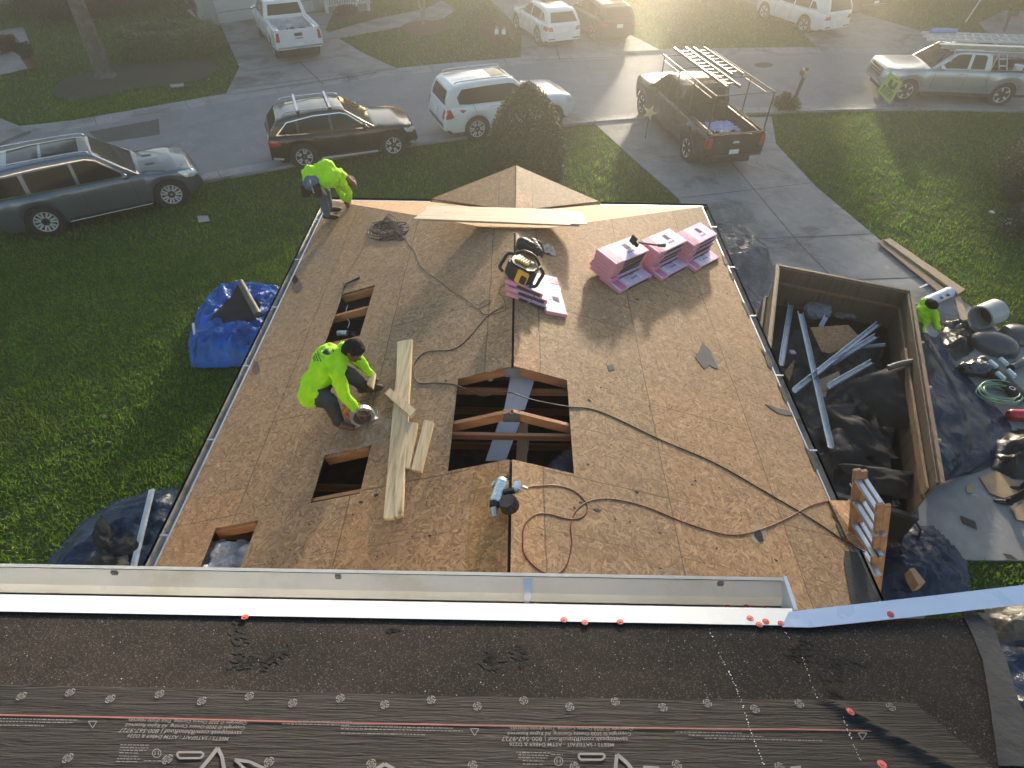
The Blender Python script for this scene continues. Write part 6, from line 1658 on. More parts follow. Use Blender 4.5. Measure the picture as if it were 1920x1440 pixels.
mb = MB(); mb.box(T(1.42,Lt+.056,.70)-D0, (.16,.004,.05), math.atan2(lx.y, lx.x)); mb.build('reflector', M['paper'], dt)
mb = MB(); mb.box(T(1.67,Lt+.056,.70)-D0, (.34,.004,.05), math.atan2(lx.y, lx.x)); mb.build('reflector', M['red'], dt)
mb = MB(); mb.tube([T(Wt+.05,Lt+.02,.98)-D0, T(Wt+.13,Lt+.12,.95)-D0, T(Wt+.16,Lt+.14,.82)-D0, T(Wt+.08,Lt+.12,.76)-D0], .018, 8); mb.build('latch_hook', BLK, dt, 60)
for v in (1.7, 2.7):
    for u, sg in ((-.18, -1), (Wt+.18, 1)):
        pass
mb = MB(); mb.prism(tq(0, [T(-.30,1.1,.85), T(-.02,1.1,.85), T(-.02,3.3,.85), T(-.30,3.3,.85)]), V((0,0,.04))); mb.build('mudguard', BLK, dt)
for v in (1.7, 2.7):
    mb = MB(); c = T(-.16, v, .36)-D0; mb.cyl(c-lx*.1, c+lx*.1, .36, None, 24); mb.build('wheel', M['rubber'], dt, 40, .02)
    mb = MB(); c = T(Wt-.25, v, .36)-D0; mb.cyl(c-lx*.1, c+lx*.1, .36, None, 24); mb.build('wheel', M['rubber'], dt, 40, .02)
# load: felt heap (stuff), gutters, boards, sheets, bags
def heapmesh(nx=46, ny=80):
    mb = MB(); g = []
    for j in range(ny+1):
        row = []
        for i in range(nx+1):
            u = .08+(Wt-.16)*i/nx; v = .08+(Lt-.16)*j/ny
            n1 = noise.fractal(V((u*1.3, v*1.3, 2)), 1, 2, 5); n2 = abs(noise.noise(V((u*2.6, v*2.2, 8))))
            z = .78+.20*n1-.22*n2+.10*(v/Lt)
            row.append(mb.b.verts.new(T(u, v, z)))
        g.append(row)
    for j in range(ny):
        for i in range(nx): mb.b.faces.new((g[j][i], g[j][i+1], g[j+1][i+1], g[j+1][i]))
    return mb
FELT2 = plastic_sheet('loose_felt', (.032,.032,.036), .6, 2.2, .5)
tag(heapmesh().build('felt_debris', FELT2, None, 35), 'torn black roofing felt filling the trailer', 'debris', kind='stuff')
def bent(label, outline, lift, fold, m, name, cat, amp=.05, seed=0, group=None, th=.006, res=18):
    """a sheet: outline of (px,py,z) corners, bilinear, with folds"""
    q = [G(*p) for p in outline]; c = sum(q, V())/4; mb = MB(); g = []
    for j in range(res+1):
        row = []
        for i in range(res+1):
            u, v = i/res, j/res; p = (q[0]*(1-u)+q[1]*u)*(1-v)+(q[3]*(1-u)+q[2]*u)*v
            e = .012*noise.noise(V((u*9, v*9, seed)))
            p = p+V((e, e, lift*math.sin(math.pi*u)*math.sin(math.pi*v)**.5+amp*noise.fractal(V((u*fold+seed, v*fold, seed)), 1, 2, 4)))
            row.append(mb.b.verts.new(p-c))
        g.append(row)
    for j in range(res):
        for i in range(res): mb.b.faces.new((g[j][i], g[j][i+1], g[j+1][i+1], g[j+1][i]))
    bmesh.ops.solidify(mb.b, geom=mb.b.faces[:], thickness=th)
    o = mb.build(name, m, None, 40); o.location = c; tag(o, label, cat, group); return o
gF = 'felt sheets in the trailer'
FM = pm('felt_sheet', (.045,.046,.05), .7, var=.3, vs=5, bump=.4, bs=20)
bent('broad folded black felt sheet against the right trailer wall', [(1592,712,1.35),(1705,677,1.62),(1733,810,1.35),(1648,798,1.15)], .10, 2, FM, 'felt_sheet', 'felt', .06, 1, gF)
bent('black felt sheet draped in the middle of the trailer', [(1545,760,1.15),(1640,800,1.2),(1690,860,1.25),(1570,850,1.1)], .15, 2, FM, 'felt_sheet', 'felt', .10, 2, gF)
bent('black felt sheet folded low at the near trailer end', [(1570,870,1.2),(1720,882,1.3),(1700,935,1.2),(1620,920,1.15)], .08, 2, FM, 'felt_sheet', 'felt', .06, 3, gF)
bent('dark felt piece hanging at the near left of the trailer', [(1545,815,1.1),(1600,790,1.2),(1625,870,1.15),(1560,880,1.1)], .10, 2, FM, 'felt_sheet', 'felt', .08, 4, gF)
o = empty('felt_roll', 'rolled felt edge coloured paler as if lit, at the right trailer wall', 'felt', tuple(G(1690,690,1.66)))
mb = MB(); c = o.location; mb.tube([G(1665,690,1.62)-c, G(1685,683,1.66)-c, G(1716,677,1.68)-c], .05, 10); mb.build('roll', pm('felt_roll_lit', (.16,.15,.14), .6), o, 60)  # paler felt colour stands for the light this edge catches
gG = 'old gutter pieces in the trailer'
def gpiece(label, a, b, w=.10, m=None, name='gutter_piece'):
    pa, pb = G(*a), G(*b); c = (pa+pb)/2; d = (pb-pa).normalized(); s = d.cross(Z_).normalized(); mb = MB()
    o = empty(name, label, 'gutter', tuple(c), gG)
    for (o0, z0), (o1, z1) in zip([(-.5,.6),(-.5,-.05),(.15,-.05),(.5,.25)], [(-.5,-.05),(.15,-.05),(.5,.25),(.5,.55)]):
        q = [pa+s*o0*w+V((0,0,z0*w)), pa+s*o1*w+V((0,0,z1*w)), pb+s*o1*w+V((0,0,z1*w)), pb+s*o0*w+V((0,0,z0*w))]
        mb.prism([p-c for p in q], V((0,0,.004))+s*.002)
    mb.build('channel', m or M['galv2'], o); 
    mb = MB(); mb.bar(pa+s*.5*w+V((0,0,.56*w))-c, pb+s*.5*w+V((0,0,.56*w))-c, .014, .012); mb.build('lip', M['galv2'], o)
    return o
M['galv2'] = pm('old_gutter', (.52,.57,.63), .4, metal=.35, var=.15, dirt=(.3,.3,.3))
gpiece('gutter piece standing upright near the far left trailer corner', (1482,572,1.15), (1464,685,1.2), .10)
gpiece('longest gutter piece running steeply down the left of the trailer', (1499,588,1.35), (1556,840,1.2), .10)
gpiece('long gutter piece slanting up to the right in the trailer', (1646,609,1.35), (1488,735,1.25), .09)
gpiece('second slanting gutter piece just below the longest slanting one', (1642,632,1.35), (1560,682,1.25), .09)
gpiece('short bright gutter piece slanting below the board pieces', (1635,680,1.3), (1552,727,1.25), .09)
gpiece('thin stub of gutter near the trailer middle', (1660,648,1.3), (1615,652,1.25), .05)
gpiece('small gutter end sticking up beside the clear bag', (1549,595,1.3), (1538,615,1.2), .08)
def plate(label, pts, th, m, name, cat, group=None):
    q = [G(*p) for p in pts]; c = sum(q, V())/len(q); mb = MB(); mb.prism([p-c for p in q], V((0,0,th))); o = mb.build(name, m, None, None, .002 if th > .008 else 0); o.location = c; tag(o, label, cat, group); return o
gP = 'board scraps in the trailer'
plate('large jagged board scrap in the middle of the trailer', [(1519,615,1.3),(1590,610,1.35),(1618,640,1.3),(1556,664,1.2),(1540,660,1.2)], .015, M['osb_plain'], 'board_scrap', 'board', gP)
plate('small board scrap beside the long left gutter in the trailer', [(1489,675,1.1),(1470,700,1.05),(1480,716,1.05),(1486,700,1.05)], .015, M['osb_plain'], 'board_scrap', 'board', gP)
plate('brown cardboard scrap below the slanting gutters', [(1536,712,1.15),(1573,696,1.25),(1577,715,1.2),(1550,733,1.1),(1548,745,1.1),(1538,743,1.1)], .01, M['card'], 'cardboard_scrap', 'cardboard')
CLR = plastic_sheet('clear_bag', (.20,.21,.23), .18, 9, .8)
def bag(label, px, py, z, r, m, name='plastic_bag', cat='bag', sc=(1.3,1,.6), seed=1, group=None):
    mb = MB(); mb.sph((0,0,0), r, 4, sc)
    for v in mb.b.verts: v.co *= 1+.35*noise.fractal(v.co*(2.2/r*.5)+V((seed,0,0)), 1, 2, 4)
    o = mb.build(name, m, None, 50); o.location = G(px, py, z); tag(o, label, cat, group); return o
bag('crumpled clear plastic bag in the far left of the trailer', 1532,583,1.2,.22,CLR, seed=1)
bag('thin clear plastic scrap near the far trailer wall', 1592,590,1.1,.15,CLR, sc=(1.8,.8,.4), seed=5)
bag('small white paper scrap at the left of the trailer', 1486,660,1.1,.05,M['paper'], 'paper_scrap', 'scrap', seed=3)
# ------------------------------------------------------------------ tarps on the ground
def tarp(label, px, m, hfun, z=.035, name='tarp', step=.07, seed=0, group=None, amp=.12, fr=2.2, edge=.35, cat='tarp'):
    P = [G(x, y, z) for x, y in px]; P2 = [(p.x, p.y) for p in P]; xs = [p[0] for p in P2]; ys = [p[1] for p in P2]
    cx, cy = sum(xs)/len(xs), sum(ys)/len(ys); nx = int((max(xs)-min(xs))/step)+1; ny = int((max(ys)-min(ys))/step)+1
    mb = MB(); vd = {}
    def vert(i, j):
        if (i, j) in vd: return vd[(i, j)]
        x = min(xs)+i*step; y = min(ys)+j*step
        d = seg_dist(x, y, P2); e = min(1, d/edge); e = e*e*(3-2*e)
        n1 = 1-2*abs(noise.noise(V((x*fr+seed, y*fr*.8, seed)))); n2 = noise.fractal(V((x*fr*2.1, y*fr*2.3, seed+4)), 1, 2, 4)
        h = hfun(x, y) if hfun else 0
        zz = z+e*(h+amp*max(0, n1)*.9+amp*.5*n2+amp*.4)+.012
        vd[(i, j)] = mb.b.verts.new((x-cx+.02*n2, y-cy+.02*n1, max(z+.006, zz))); return vd[(i, j)]
    for i in range(nx):
        for j in range(ny):
            x = min(xs)+(i+.5)*step; y = min(ys)+(j+.5)*step
            if inside(x, y, P2): mb.b.faces.new((vert(i, j), vert(i+1, j), vert(i+1, j+1), vert(i, j+1)))
    bmesh.ops.solidify(mb.b, geom=mb.b.faces[:], thickness=.006)
    o = mb.build(name, m, None, 36); o.location = (cx, cy, 0); tag(o, label, cat, group); return o
BLUE = plastic_sheet('blue_tarp', (.006,.19,.72), .18, 3.2, .9)
NAVY = plastic_sheet('navy_tarp', (.018,.045,.115), .18, 3.0, .9)
BLKT = plastic_sheet('black_sheet', (.022,.022,.026), .16, 3.5, 1.0)
SILT = plastic_sheet('silver_black_sheet', (.30,.30,.33), .22, 3.0, 1.0, (1, 4, 1))
def bump2(cx, cy, r, h): return lambda x, y: h*math.exp(-((x-cx)**2+(y-cy)**2)/(r*r))
def at(px, py): p = G(px, py, .04); return p.x, p.y
# blue tarp with felt on the left lawn
c1 = at(440, 650)
tarp('bright blue tarp heaped with old roofing on the left lawn', [(358,690),(470,690),(560,670),(580,560),(530,540),(470,530),(430,535),(400,545),(372,580),(352,640)], BLUE, bump2(c1[0], c1[1], .8, .28), amp=.20, fr=2.0, seed=3, step=.04)
bent('dark felt piece lying on the blue tarp', [(395,600,.45),(425,560,.65),(500,590,.60),(440,615,.45)], .05, 2, FM, 'felt_sheet', 'felt', .04, 6)
bent('upright dark felt flap on the blue tarp', [(415,590,.5),(445,533,.85),(490,570,.7),(480,600,.5)], .05, 2, FM, 'felt_sheet', 'felt', .03, 7)
o = empty('paper_tube', 'rolled felt coloured paler as if lit, on the blue tarp', 'roll', tuple(G(462,560,.7))); mb = MB(); mb.cyl(G(450,528,.85)-o.location, G(484,590,.62)-o.location, .07, .08, 16); mb.build('roll', pm('felt_lit', (.12,.105,.085), .6, var=.4), o, 60)  # lit tone of the felt is put into its colour
plate('brown cardboard piece at the left edge of the blue tarp', [(366,625,.15),(400,592,.35),(440,590,.4),(420,612,.3),(385,628,.15)], .01, M['card'], 'cardboard_scrap', 'cardboard')
o = empty('metal_strip', 'short white metal strip at the left edge of the blue tarp', 'metal strip', tuple(G(363,620,.15))); mb = MB(); mb.bar(G(362,606,.2)-o.location, G(365,628,.12)-o.location, .05, .01); mb.build('strip', M['white'], o)
# navy tarp bottom left
tarp('navy tarp with felt scraps at the lower left below the gutter', [(40,1160),(100,1040),(150,985),(210,945),(270,925),(335,915),(345,960),(330,1040),(290,1120),(250,1200),(140,1220)], NAVY, None, amp=.10, fr=1.6, seed=9, step=.05)
for k, (a, b, c, d) in enumerate((((165,1010),(190,965),(215,1000),(200,1040)),((200,1030),(245,995),(270,1035),(215,1060)),((150,1060),(195,1030),(240,1075),(180,1100)),((195,1050),(240,1040),(245,1080),(205,1085)))):
    bent(['pointed black felt flap', 'flat black felt piece', 'brownish black felt piece', 'small pale-edged felt piece'][k]+' on the navy tarp at lower left', [(*a,.15),(*b,.28),(*c,.25),(*d,.15)], .05, 2, FM if k != 3 else pm('pale_felt', (.16,.14,.12), .7), 'felt_sheet', 'felt', .04, 10+k)
o = empty('metal_strip', 'long white metal strip lying across the navy tarp at lower left', 'metal strip', tuple(G(265,1000,.25)))
mb = MB(); mb.bar(G(285,918,.25)-o.location, G(245,1085,.25)-o.location, .09, .02); mb.bar(G(285,918,.27)-o.location+V((.03,0,.02)), G(245,1085,.27)-o.location+V((.03,0,.02)), .02, .03); mb.build('strip', M['galv2'], o)
# silver black sheet beyond the right eave
tarp('shiny grey plastic-covered mound on the driveway left of the trailer', [(1300,420),(1350,416),(1400,425),(1435,460),(1452,500),(1440,540),(1420,580),(1380,600),(1300,560)], SILT, bump2(*at(1385,500), 1.0, .5), amp=.12, fr=2.6, seed=5, step=.05)
tarp('black plastic scraps between the trailer and the right gutter', [(1380,590),(1425,580),(1445,600),(1440,680),(1400,700)], BLKT, None, amp=.10, seed=6, step=.05)
# big navy tarp draped from the trailer wall
def drape(u, v):   # world point; u from wall outward, v along
    return None
q0, q1 = T(Wt+.06, .55, 1.72), T(Wt+.06, Lt-.4, .3)
mb = MB(); g = []; nu, nv = 34, 60
ground = [G(*p, .04) for p in ((1725,628),(1770,640),(1815,700),(1870,780),(1915,850),(1925,890),(1840,885),(1770,900))]
gline = catmull([G(*p, .04) for p in ((1760,628),(1800,690),(1850,745),(1895,800),(1890,850),(1850,880),(1785,895),(1740,905))], 12)
for j in range(nv+1):
    v = j/nv; top = T(Wt+.07, .5+(Lt-.55)*v, 1.75-.1*v if v < .15 else 1.62-1.2*min(1, (v-.15)*1.6)); bot = gline[int(v*(len(gline)-1))]
    row = []
    for i in range(nu+1):
        u = i/nu; p = top.lerp(bot, u); zc = top.z*(1-u)**1.5+.05
        f = 1-2*abs(noise.noise(V((u*3+v*2, v*6, 3)))); f2 = noise.fractal(V((u*5, v*9, 5)), 1, 2, 4)
        p.z = max(.045, zc+(.11*max(0, f)+.07*f2)*math.sin(math.pi*min(1, u+.12))**.6); p += lx*.05*f2
        row.append(mb.b.verts.new(p-D0))
    g.append(row)
for j in range(nv):
    for i in range(nu): mb.b.faces.new((g[j][i], g[j][i+1], g[j+1][i+1], g[j+1][i]))
bmesh.ops.solidify(mb.b, geom=mb.b.faces[:], thickness=.006)
o = mb.build('tarp', NAVY, None, 38); o.location = D0; tag(o, 'large dark navy tarp draped down from the right trailer wall', 'tarp')
tarp('black shiny plastic crumpled behind the draped navy tarp', [(1755,600),(1800,605),(1830,625),(1825,660),(1790,680),(1765,650)], BLKT, None, amp=.22, fr=3, seed=12, step=.045)
tarp('black shiny plastic sheet at the right picture edge', [(1850,830),(1880,810),(1990,800),(1990,900),(1900,900),(1860,880)], BLKT, None, amp=.22, fr=2.4, seed=14, step=.05)
tarp('dark blue tarp heap below the trailer tail near the ladder', [(1640,1000),(1690,985),(1750,988),(1785,1020),(1815,1060),(1820,1110),(1760,1150),(1660,1140),(1640,1060)], NAVY, bump2(*at(1720,1070), .45, .1), amp=.12, fr=2.6, seed=15, step=.04)
tarp('pale plastic and felt at the lower right corner', [(1820,1150),(1870,1140),(2000,1110),(2000,1205),(1915,1225),(1885,1232),(1850,1190)], plastic_sheet('pale_plastic', (.20,.18,.14), .25, 3, .9), None, amp=.2, fr=2, seed=16, step=.07)
tarp('dark navy sheet lying right of the upper roof edge', [(1860,1200),(1960,1180),(2200,1150),(2200,1600),(1860,1600),(1850,1400)], NAVY, None, amp=.12, fr=2, seed=17, step=.08, z=.06)
plate('large cardboard sheet lying on the driveway at the right', [(1836,895,.05),(1868,884,.05),(1910,905,.05),(1905,925,.05),(1882,935,.05),(1855,925,.05)], .012, M['card'], 'cardboard', 'cardboard')
plate('small cardboard scrap next to the large cardboard sheet', [(1812,912,.05),(1824,908,.05),(1822,925,.05),(1812,924,.05)], .012, M['card'], 'cardboard', 'cardboard')
plate('cut cardboard corner at the right picture edge', [(1898,958,.05),(1925,935,.05),(1940,980,.05),(1905,975,.05)], .012, M['card'], 'cardboard', 'cardboard')
plate('flat cardboard strip under the near blue tarp heap', [(1688,1085,.05),(1697,1083,.05),(1718,1110,.05),(1705,1115,.05)], .3, M['card'], 'cardboard', 'cardboard')
FS = pm('felt_flat', (.03,.03,.033), .7, var=.3)
plate('square black felt piece lying on the driveway near the tail gate', [(1801,967,.05),(1828,978,.05),(1832,992,.05),(1806,980,.05)], .006, FS, 'felt_scrap', 'scrap')
plate('thin black felt piece lying lowest on the driveway', [(1880,1038,.05),(1895,1040,.05),(1908,1050,.05),(1890,1048,.05)], .006, FS, 'felt_scrap', 'scrap')
# long boards at the driveway edge
plate('long grey board along the driveway edge by the lit grass', [(1645,456,.07),(1655,450,.07),(1785,555,.07),(1775,562,.07)], .03, M['oldwood'], 'plank', 'board', 'long boards by the driveway edge')
plate('long pale board with two holes on the lit grass edge', [(1656,452,.10),(1668,449,.10),(1808,545,.10),(1796,553,.10)], .04, wood_mat('tan_board', (.30,.20,.13), (.44,.31,.21), axis=1), 'plank', 'board', 'long boards by the driveway edge')
o = empty('metal_strip', 'small bent metal flashing lying near the long boards', 'metal strip', tuple(G(1735,536,.06))); mb = MB(); mb.bar(G(1723,540,.08)-o.location, G(1741,532,.08)-o.location, .05, .015); mb.build('strip', M['galv'], o)
# white tube roll
def roll(name, label, a, b, r, m, cat, r2=None, inner=None):
    pa, pb = G(*a), G(*b); o = empty(name, label, cat, tuple((pa+pb)/2)); c = o.location
    mb = MB(); mb.cyl(pa-c, pb-c, r, r2 or r, 24, cap=inner is None)
    if inner is not None:
        d = (pb-pa).normalized(); mb.cyl(pa-c+d*.001, pb-c, r*.86, (r2 or r)*.86, 24, cap=False)
        d_, s_, u_, L_ = frame(pa, pb)
        ring_ = [(pa-c+(s_*math.cos(t)+u_*math.sin(t))*r, pa-c+(s_*math.cos(t)+u_*math.sin(t))*r*.86) for t in [2*math.pi*k/24 for k in range(24)]]
        for i in range(24): mb.poly([ring_[i][0], ring_[(i+1)%24][0], ring_[(i+1)%24][1], ring_[i][1]])
    mb.build('shell', m, o, 50)
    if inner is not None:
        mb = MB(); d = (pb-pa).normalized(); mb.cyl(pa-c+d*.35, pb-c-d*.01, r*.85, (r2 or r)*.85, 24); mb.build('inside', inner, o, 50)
    return o
o = roll('plastic_tube', 'white rounded plastic case lying behind the standing roofer', (1735,568,.16), (1780,548,.16), .13, pm('white_case', (.62,.66,.74), .4), 'case')
mb = MB(); 
for k in (0, 1): mb.box(G(1778-k*12, 553+k*5, .26)-o.location, (.05,.05,.04))
mb.build('latch', M['black'], o)
plate('grey board piece lying behind the black shiny plastic', [(1790,560,.06),(1800,556,.06),(1815,600,.06),(1800,603,.06)], .02, wood_mat('tan_board2', (.3,.2,.13), (.4,.29,.2), axis=1), 'plank', 'board')
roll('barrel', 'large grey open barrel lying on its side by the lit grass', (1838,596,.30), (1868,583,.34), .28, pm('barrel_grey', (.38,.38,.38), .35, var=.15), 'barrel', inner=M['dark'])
GP = pm('grey_mat', (.075,.075,.08), .35, var=.15, coat=.2)
def dome(label, px, py, sx, sy, sz, rz, m=None, seed=0, name='mat_roll', cat='mat', group=None):
    mb = MB(); mb.sph((0,0,0), 1, 4, (sx, sy, sz))
    for v in mb.b.verts: v.co.z = max(v.co.z, -.02); v.co += V((0,0,.03*noise.noise(v.co*2+V((seed,0,0)))))
    o = mb.build(name, m or GP, None, 60); o.location = G(px, py, .05); o.rotation_euler.z = rz; tag(o, label, cat, group); return o
dome('large rounded dark grey plastic shell beside the barrel', 1862,650, .48,.36,.34,-.5, seed=1, name='plastic_shell', cat='shell')
dome('smaller dark grey plastic shell at the right edge above the pipes', 1905,632, .36,.34,.28,.3, seed=4, name='plastic_shell', cat='shell')
o = bag('black rubbish bag lying between the navy tarp and the grey shell', 1830,690,.16,.22,BLKT, sc=(1.3,.9,.7), seed=8)
# long black bag with white tubes
a_, b_ = G(1838,680,.12), G(1912,745,.12); o = empty('equipment_bag', 'long black padded bag with four white bottles strapped on', 'bag', tuple((a_+b_)/2)); c = o.location
blob('bag_body', [(a_-c, .12, b_-c, .11), (a_-c+V((.05,.02,.03)), .12, b_-c+V((.05,.0,.02)), .10)], M['blacktrim'], o, .02, 3, .006, 9)
d_ = (b_-a_).normalized(); s_ = d_.cross(Z_).normalized()
for i in range(2):
    for j in range(2):
        p = G((1862, 1882)[i]+ (14*j), (683, 678)[i]+22*j, .27)-c; mb = MB(); mb.cyl(p-d_*.10, p+d_*.10, .05, .048, 14); mb.build('white_bottle', pm('pale_bottle', (.55,.66,.70), .4), o, 50, .008)
mb = MB(); q = G(1898,728,.24)-c; mb.tube([q+V((math.cos(t)*.05, math.sin(t)*.05, 0)) for t in [k*math.pi/4 for k in range(8)]], .008, 6, closed=True); mb.build('buckle', M['alloy'], o, 60)
# green hose coil
P = []
for k in range(150):
    t = k*.3; r = .30+.05*math.sin(k*.21)+.002*k*.1; P.append(V((math.cos(t)*r*1.15, math.sin(t)*r*.85, .03+.001*k+.02*math.sin(k*.5))))
mb = MB(); mb.tube(P, .012, 6); o = mb.build('hose_coil', pm('green_hose', (.22,.38,.24), .35, coat=.4), None, 180); o.location = G(1869,744,.05); tag(o, 'coil of thin pale green air hose on the driveway', 'hose')
o = empty('fuel_can', 'red plastic fuel can lying at the right picture edge', 'can', tuple(G(1912,778,.13))); 
blob('can_body', [(V((-.14,0,0)), .12, V((.18,-.02,0)), .13)], pm('can_red', (.55,.012,.03), .3, coat=.5), o, .018, 3)
mb = MB(); mb.cyl((-.16,0,.02), (-.24,.02,.05), .035, .03, 10); mb.build('spout', M['black'], o, 50)
roll('equipment_tube', 'dark tube with a pale blue end lying above the long black bag', (1895,690,.15), (1925,675,.15), .08, pm('tube_dark', (.03,.05,.06), .4), 'tube')
mb = MB(); o = bag('tan work glove pile at the right edge beside the black bag', 1912,742,.1,.09,M['card'], 'glove', 'glove', sc=(1.2,.8,.5), seed=9)

# ------------------------------------------------------------------ street furniture and signs
def mailbox(label, px, py, h=1.15, lean_=(0,0), double=False, ang=0.0, postm=None):
    p = G(px, py, .02); o = empty('mailbox', label, 'mailbox', tuple(p)); o.rotation_euler.z = ang
    mb = MB(); mb.bar((0,0,0), (lean_[0], lean_[1], h+.28), .10, .10); mb.build('post', postm or pm('mailbox_post', (.10,.085,.07), .7), o, None, .008)
    for k in ((-.16, .16) if double else (0,)):
        mb = MB(); a = V((k+lean_[0]*.8-(0 if double else .05), -.28, h)); n = 8
        prof = [(-.085, 0), (.085, 0)]+[(.085*math.cos(t), .12+.085*math.sin(t)) for t in [math.pi*i/n for i in range(n+1)]]
        mb.prism([a+V((x, 0, z)) for x, z in prof], V((0,.46,0))); mb.build('mailbox_body', pm('mailbox_dark', (.05,.05,.05), .4), o, 40)
        mb = MB(); mb.box(a+V((.10,.12,.14)), (.01,.03,.10)); mb.build('flag', M['red'], o)
        mb = MB(); mb.prism([a+V((x*1.04, -.012, z*1.03)) for x, z in prof], V((0,.012,0))); mb.build('door', M['paper'] if double else M['galv'], o)
    return o
mailbox('dark mailbox on a leaning post at the end of the near driveway', 1487,193,1.0,(.12,0))
mailbox('dark mailbox at the top right beside the far street corner', 1882,62,.75,(.25,.1), ang=1.2)
mailbox('double mailbox with pale doors on the far verge before the shrub', 938,100,.85,(0,0), True, ang=0)
o = empty('sign_post', 'thin white marker post standing in the top right lawn', 'post', tuple(G(1810,42,0))); mb = MB(); mb.bar((0,0,0), (.25,0,1.15), .07, .05); mb.build('pole', M['paper'], o); mb = MB(); mb.box((.25,0,1.16), (.09,.07,.03)); mb.build('cap', M['paper'], o)
# lime yard sign
base = G(1660,205,0); o = empty('yard_sign', 'yellow-green company yard sign standing tilted at the kerb', 'sign', tuple(base))
q = [G(1672,135,.95), G(1693,156,.80), G(1668,195,.12), G(1645,172,.30)]
yb = base.y; 
def onv(px, py): v = ray(px, py); return ORG+v*((yb-ORG.y)/v.y)
q = [onv(*p)-base for p in ((1669,134),(1693,155),(1668,196),(1645,171))]
LIME = pm('lime_sign', (.42,.54,.14), .5, var=.05); mb = MB(); mb.prism(q, V((0,.012,0))); mb.build('panel', LIME, o)
ink = pm('sign_ink', (.03,.06,.04), .6)
up_ = (q[0]-q[3]).normalized(); rt_ = (q[1]-q[0]).normalized(); Ls = (q[0]-q[3]).length; Wsn = (q[1]-q[0]).length
def SP(u, v): return q[3]+rt_*u*Wsn+up_*v*Ls+V((0,-.006,0))
mb = MB(); mb.poly([SP(.28,.52), SP(.28,.80), SP(.45,.80), SP(.5,.6), SP(.62,.60), SP(.62,.82), SP(.80,.82), SP(.80,.52), SP(.55,.42)]); mb.build('logo', ink, o)
mb = MB(); mb.poly([SP(.42,.90), SP(.50,.90), SP(.50,.94), SP(.42,.94)]); mb.poly([SP(.55,.90), SP(.62,.90), SP(.62,.96), SP(.55,.96)])
for v in (.10, .19, .28, .36):
    u = .12
    while u < .88: w_ = rng.uniform(.06, .2); mb.poly([SP(u, v), SP(min(.9, u+w_), v), SP(min(.9, u+w_), v+.055), SP(u, v+.055)]); u += w_+.04
tag(mb.build('sign_lettering', ink, o), kind='stuff')
mb = MB(); mb.tube([V((0,.02,0)), (q[0]+q[3])/2+V((0,.02,0))], .008, 6); mb.tube([V((.18,.02,0)), (q[1]+q[2])/2+V((0,.02,0))], .008, 6); mb.build('stake', M['galv'], o)
# meter lid
plate('small pale round-cornered meter lid in the near left lawn', [(370,406,.03),(390,405,.03),(394,415,.03),(373,418,.03)], .02, M['kerb'], 'meter_lid', 'lid')
plate('small flat pale stone in the far left lawn', [(318,160,.03),(345,157,.03),(345,163,.03),(322,165,.03)], .03, M['kerb'], 'meter_lid', 'lid')
bag('white crumpled cloth lying under the right shrub', 1896,416,.1,.13,M['paper'], 'cloth', 'cloth', seed=2)
bag('small white cup lying on the lawn left of the white cloth', 1860,398,.04,.06,M['paper'], 'cup', 'cup', seed=6)

# ------------------------------------------------------------------ vegetation
def leafmat(name, c0, c1, rough=.5):
    a = NT(name); g = a.n('ShaderNodeNewGeometry').outputs['Random Per Island']
    a.set(**{'Base Color': a.ramp(g, [(0, c0), (.7, c1), (1, tuple(x*1.8 for x in c1))]), 'Roughness': rough, 'Specular IOR Level': .4}); return a.m
def leaves(name, m, parent, centers, n, size, seed=0, squash=1.0, loc=(0,0,0), up=.3):
    """n small folded leaf blades scattered through the clump spheres (c, r)"""
    r = np.random.default_rng(seed); w_ = np.array([c[1]**2 for c in centers]); w_ = w_/w_.sum()
    idx = r.choice(len(centers), n, p=w_); C = np.array([tuple(c[0]) for c in centers])[idx]; Rr = np.array([c[1] for c in centers])[idx]
    d = r.normal(size=(n, 3)); d /= np.linalg.norm(d, axis=1)[:, None]; rad = Rr*r.uniform(.55, 1.08, n)
    P = C+d*rad[:, None]*np.array([1, 1, squash]); P[:, 2] = np.maximum(P[:, 2], .02)
    t = r.normal(size=(n, 3))*.7+d*.9; t[:, 2] += up*0; t /= np.linalg.norm(t, axis=1)[:, None]
    s = np.cross(t, r.normal(size=(n, 3))); s /= np.linalg.norm(s, axis=1)[:, None]
    L = size*r.uniform(.6, 1.4, n)[:, None]; co = np.zeros((n, 4, 3))
    co[:, 0] = P; co[:, 1] = P+t*L*.5+s*L*.28; co[:, 2] = P+t*L; co[:, 3] = P+t*L*.5-s*L*.28
    me = bpy.data.meshes.new(name); me.vertices.add(4*n); me.vertices.foreach_set('co', co.ravel()); me.loops.add(4*n)
    me.loops.foreach_set('vertex_index', np.arange(4*n, dtype=np.int32)); me.polygons.add(n); me.polygons.foreach_set('loop_start', np.arange(0, 4*n, 4, dtype=np.int32)); me.update(); me.validate()
    return link(name, me, m, parent)
LG = leafmat('leaf_green', (.022,.045,.012), (.060,.11,.03)); LY = leafmat('leaf_yellow', (.05,.06,.02), (.11,.13,.04)); LB = leafmat('leaf_rust', (.05,.055,.022), (.12,.125,.05)); LD = leafmat('leaf_dark', (.012,.024,.012), (.032,.052,.022)); LR = leafmat('leaf_red', (.06,.02,.015), (.16,.06,.04))
BARK = pm('bark', (.11,.095,.08), .9, var=.35, vs=5, bump=1.0, bs=14, bd=.04, dirt=(.26,.25,.23)); BARKL = pm('pale_bark', (.30,.27,.24), .85, var=.25, vs=7)
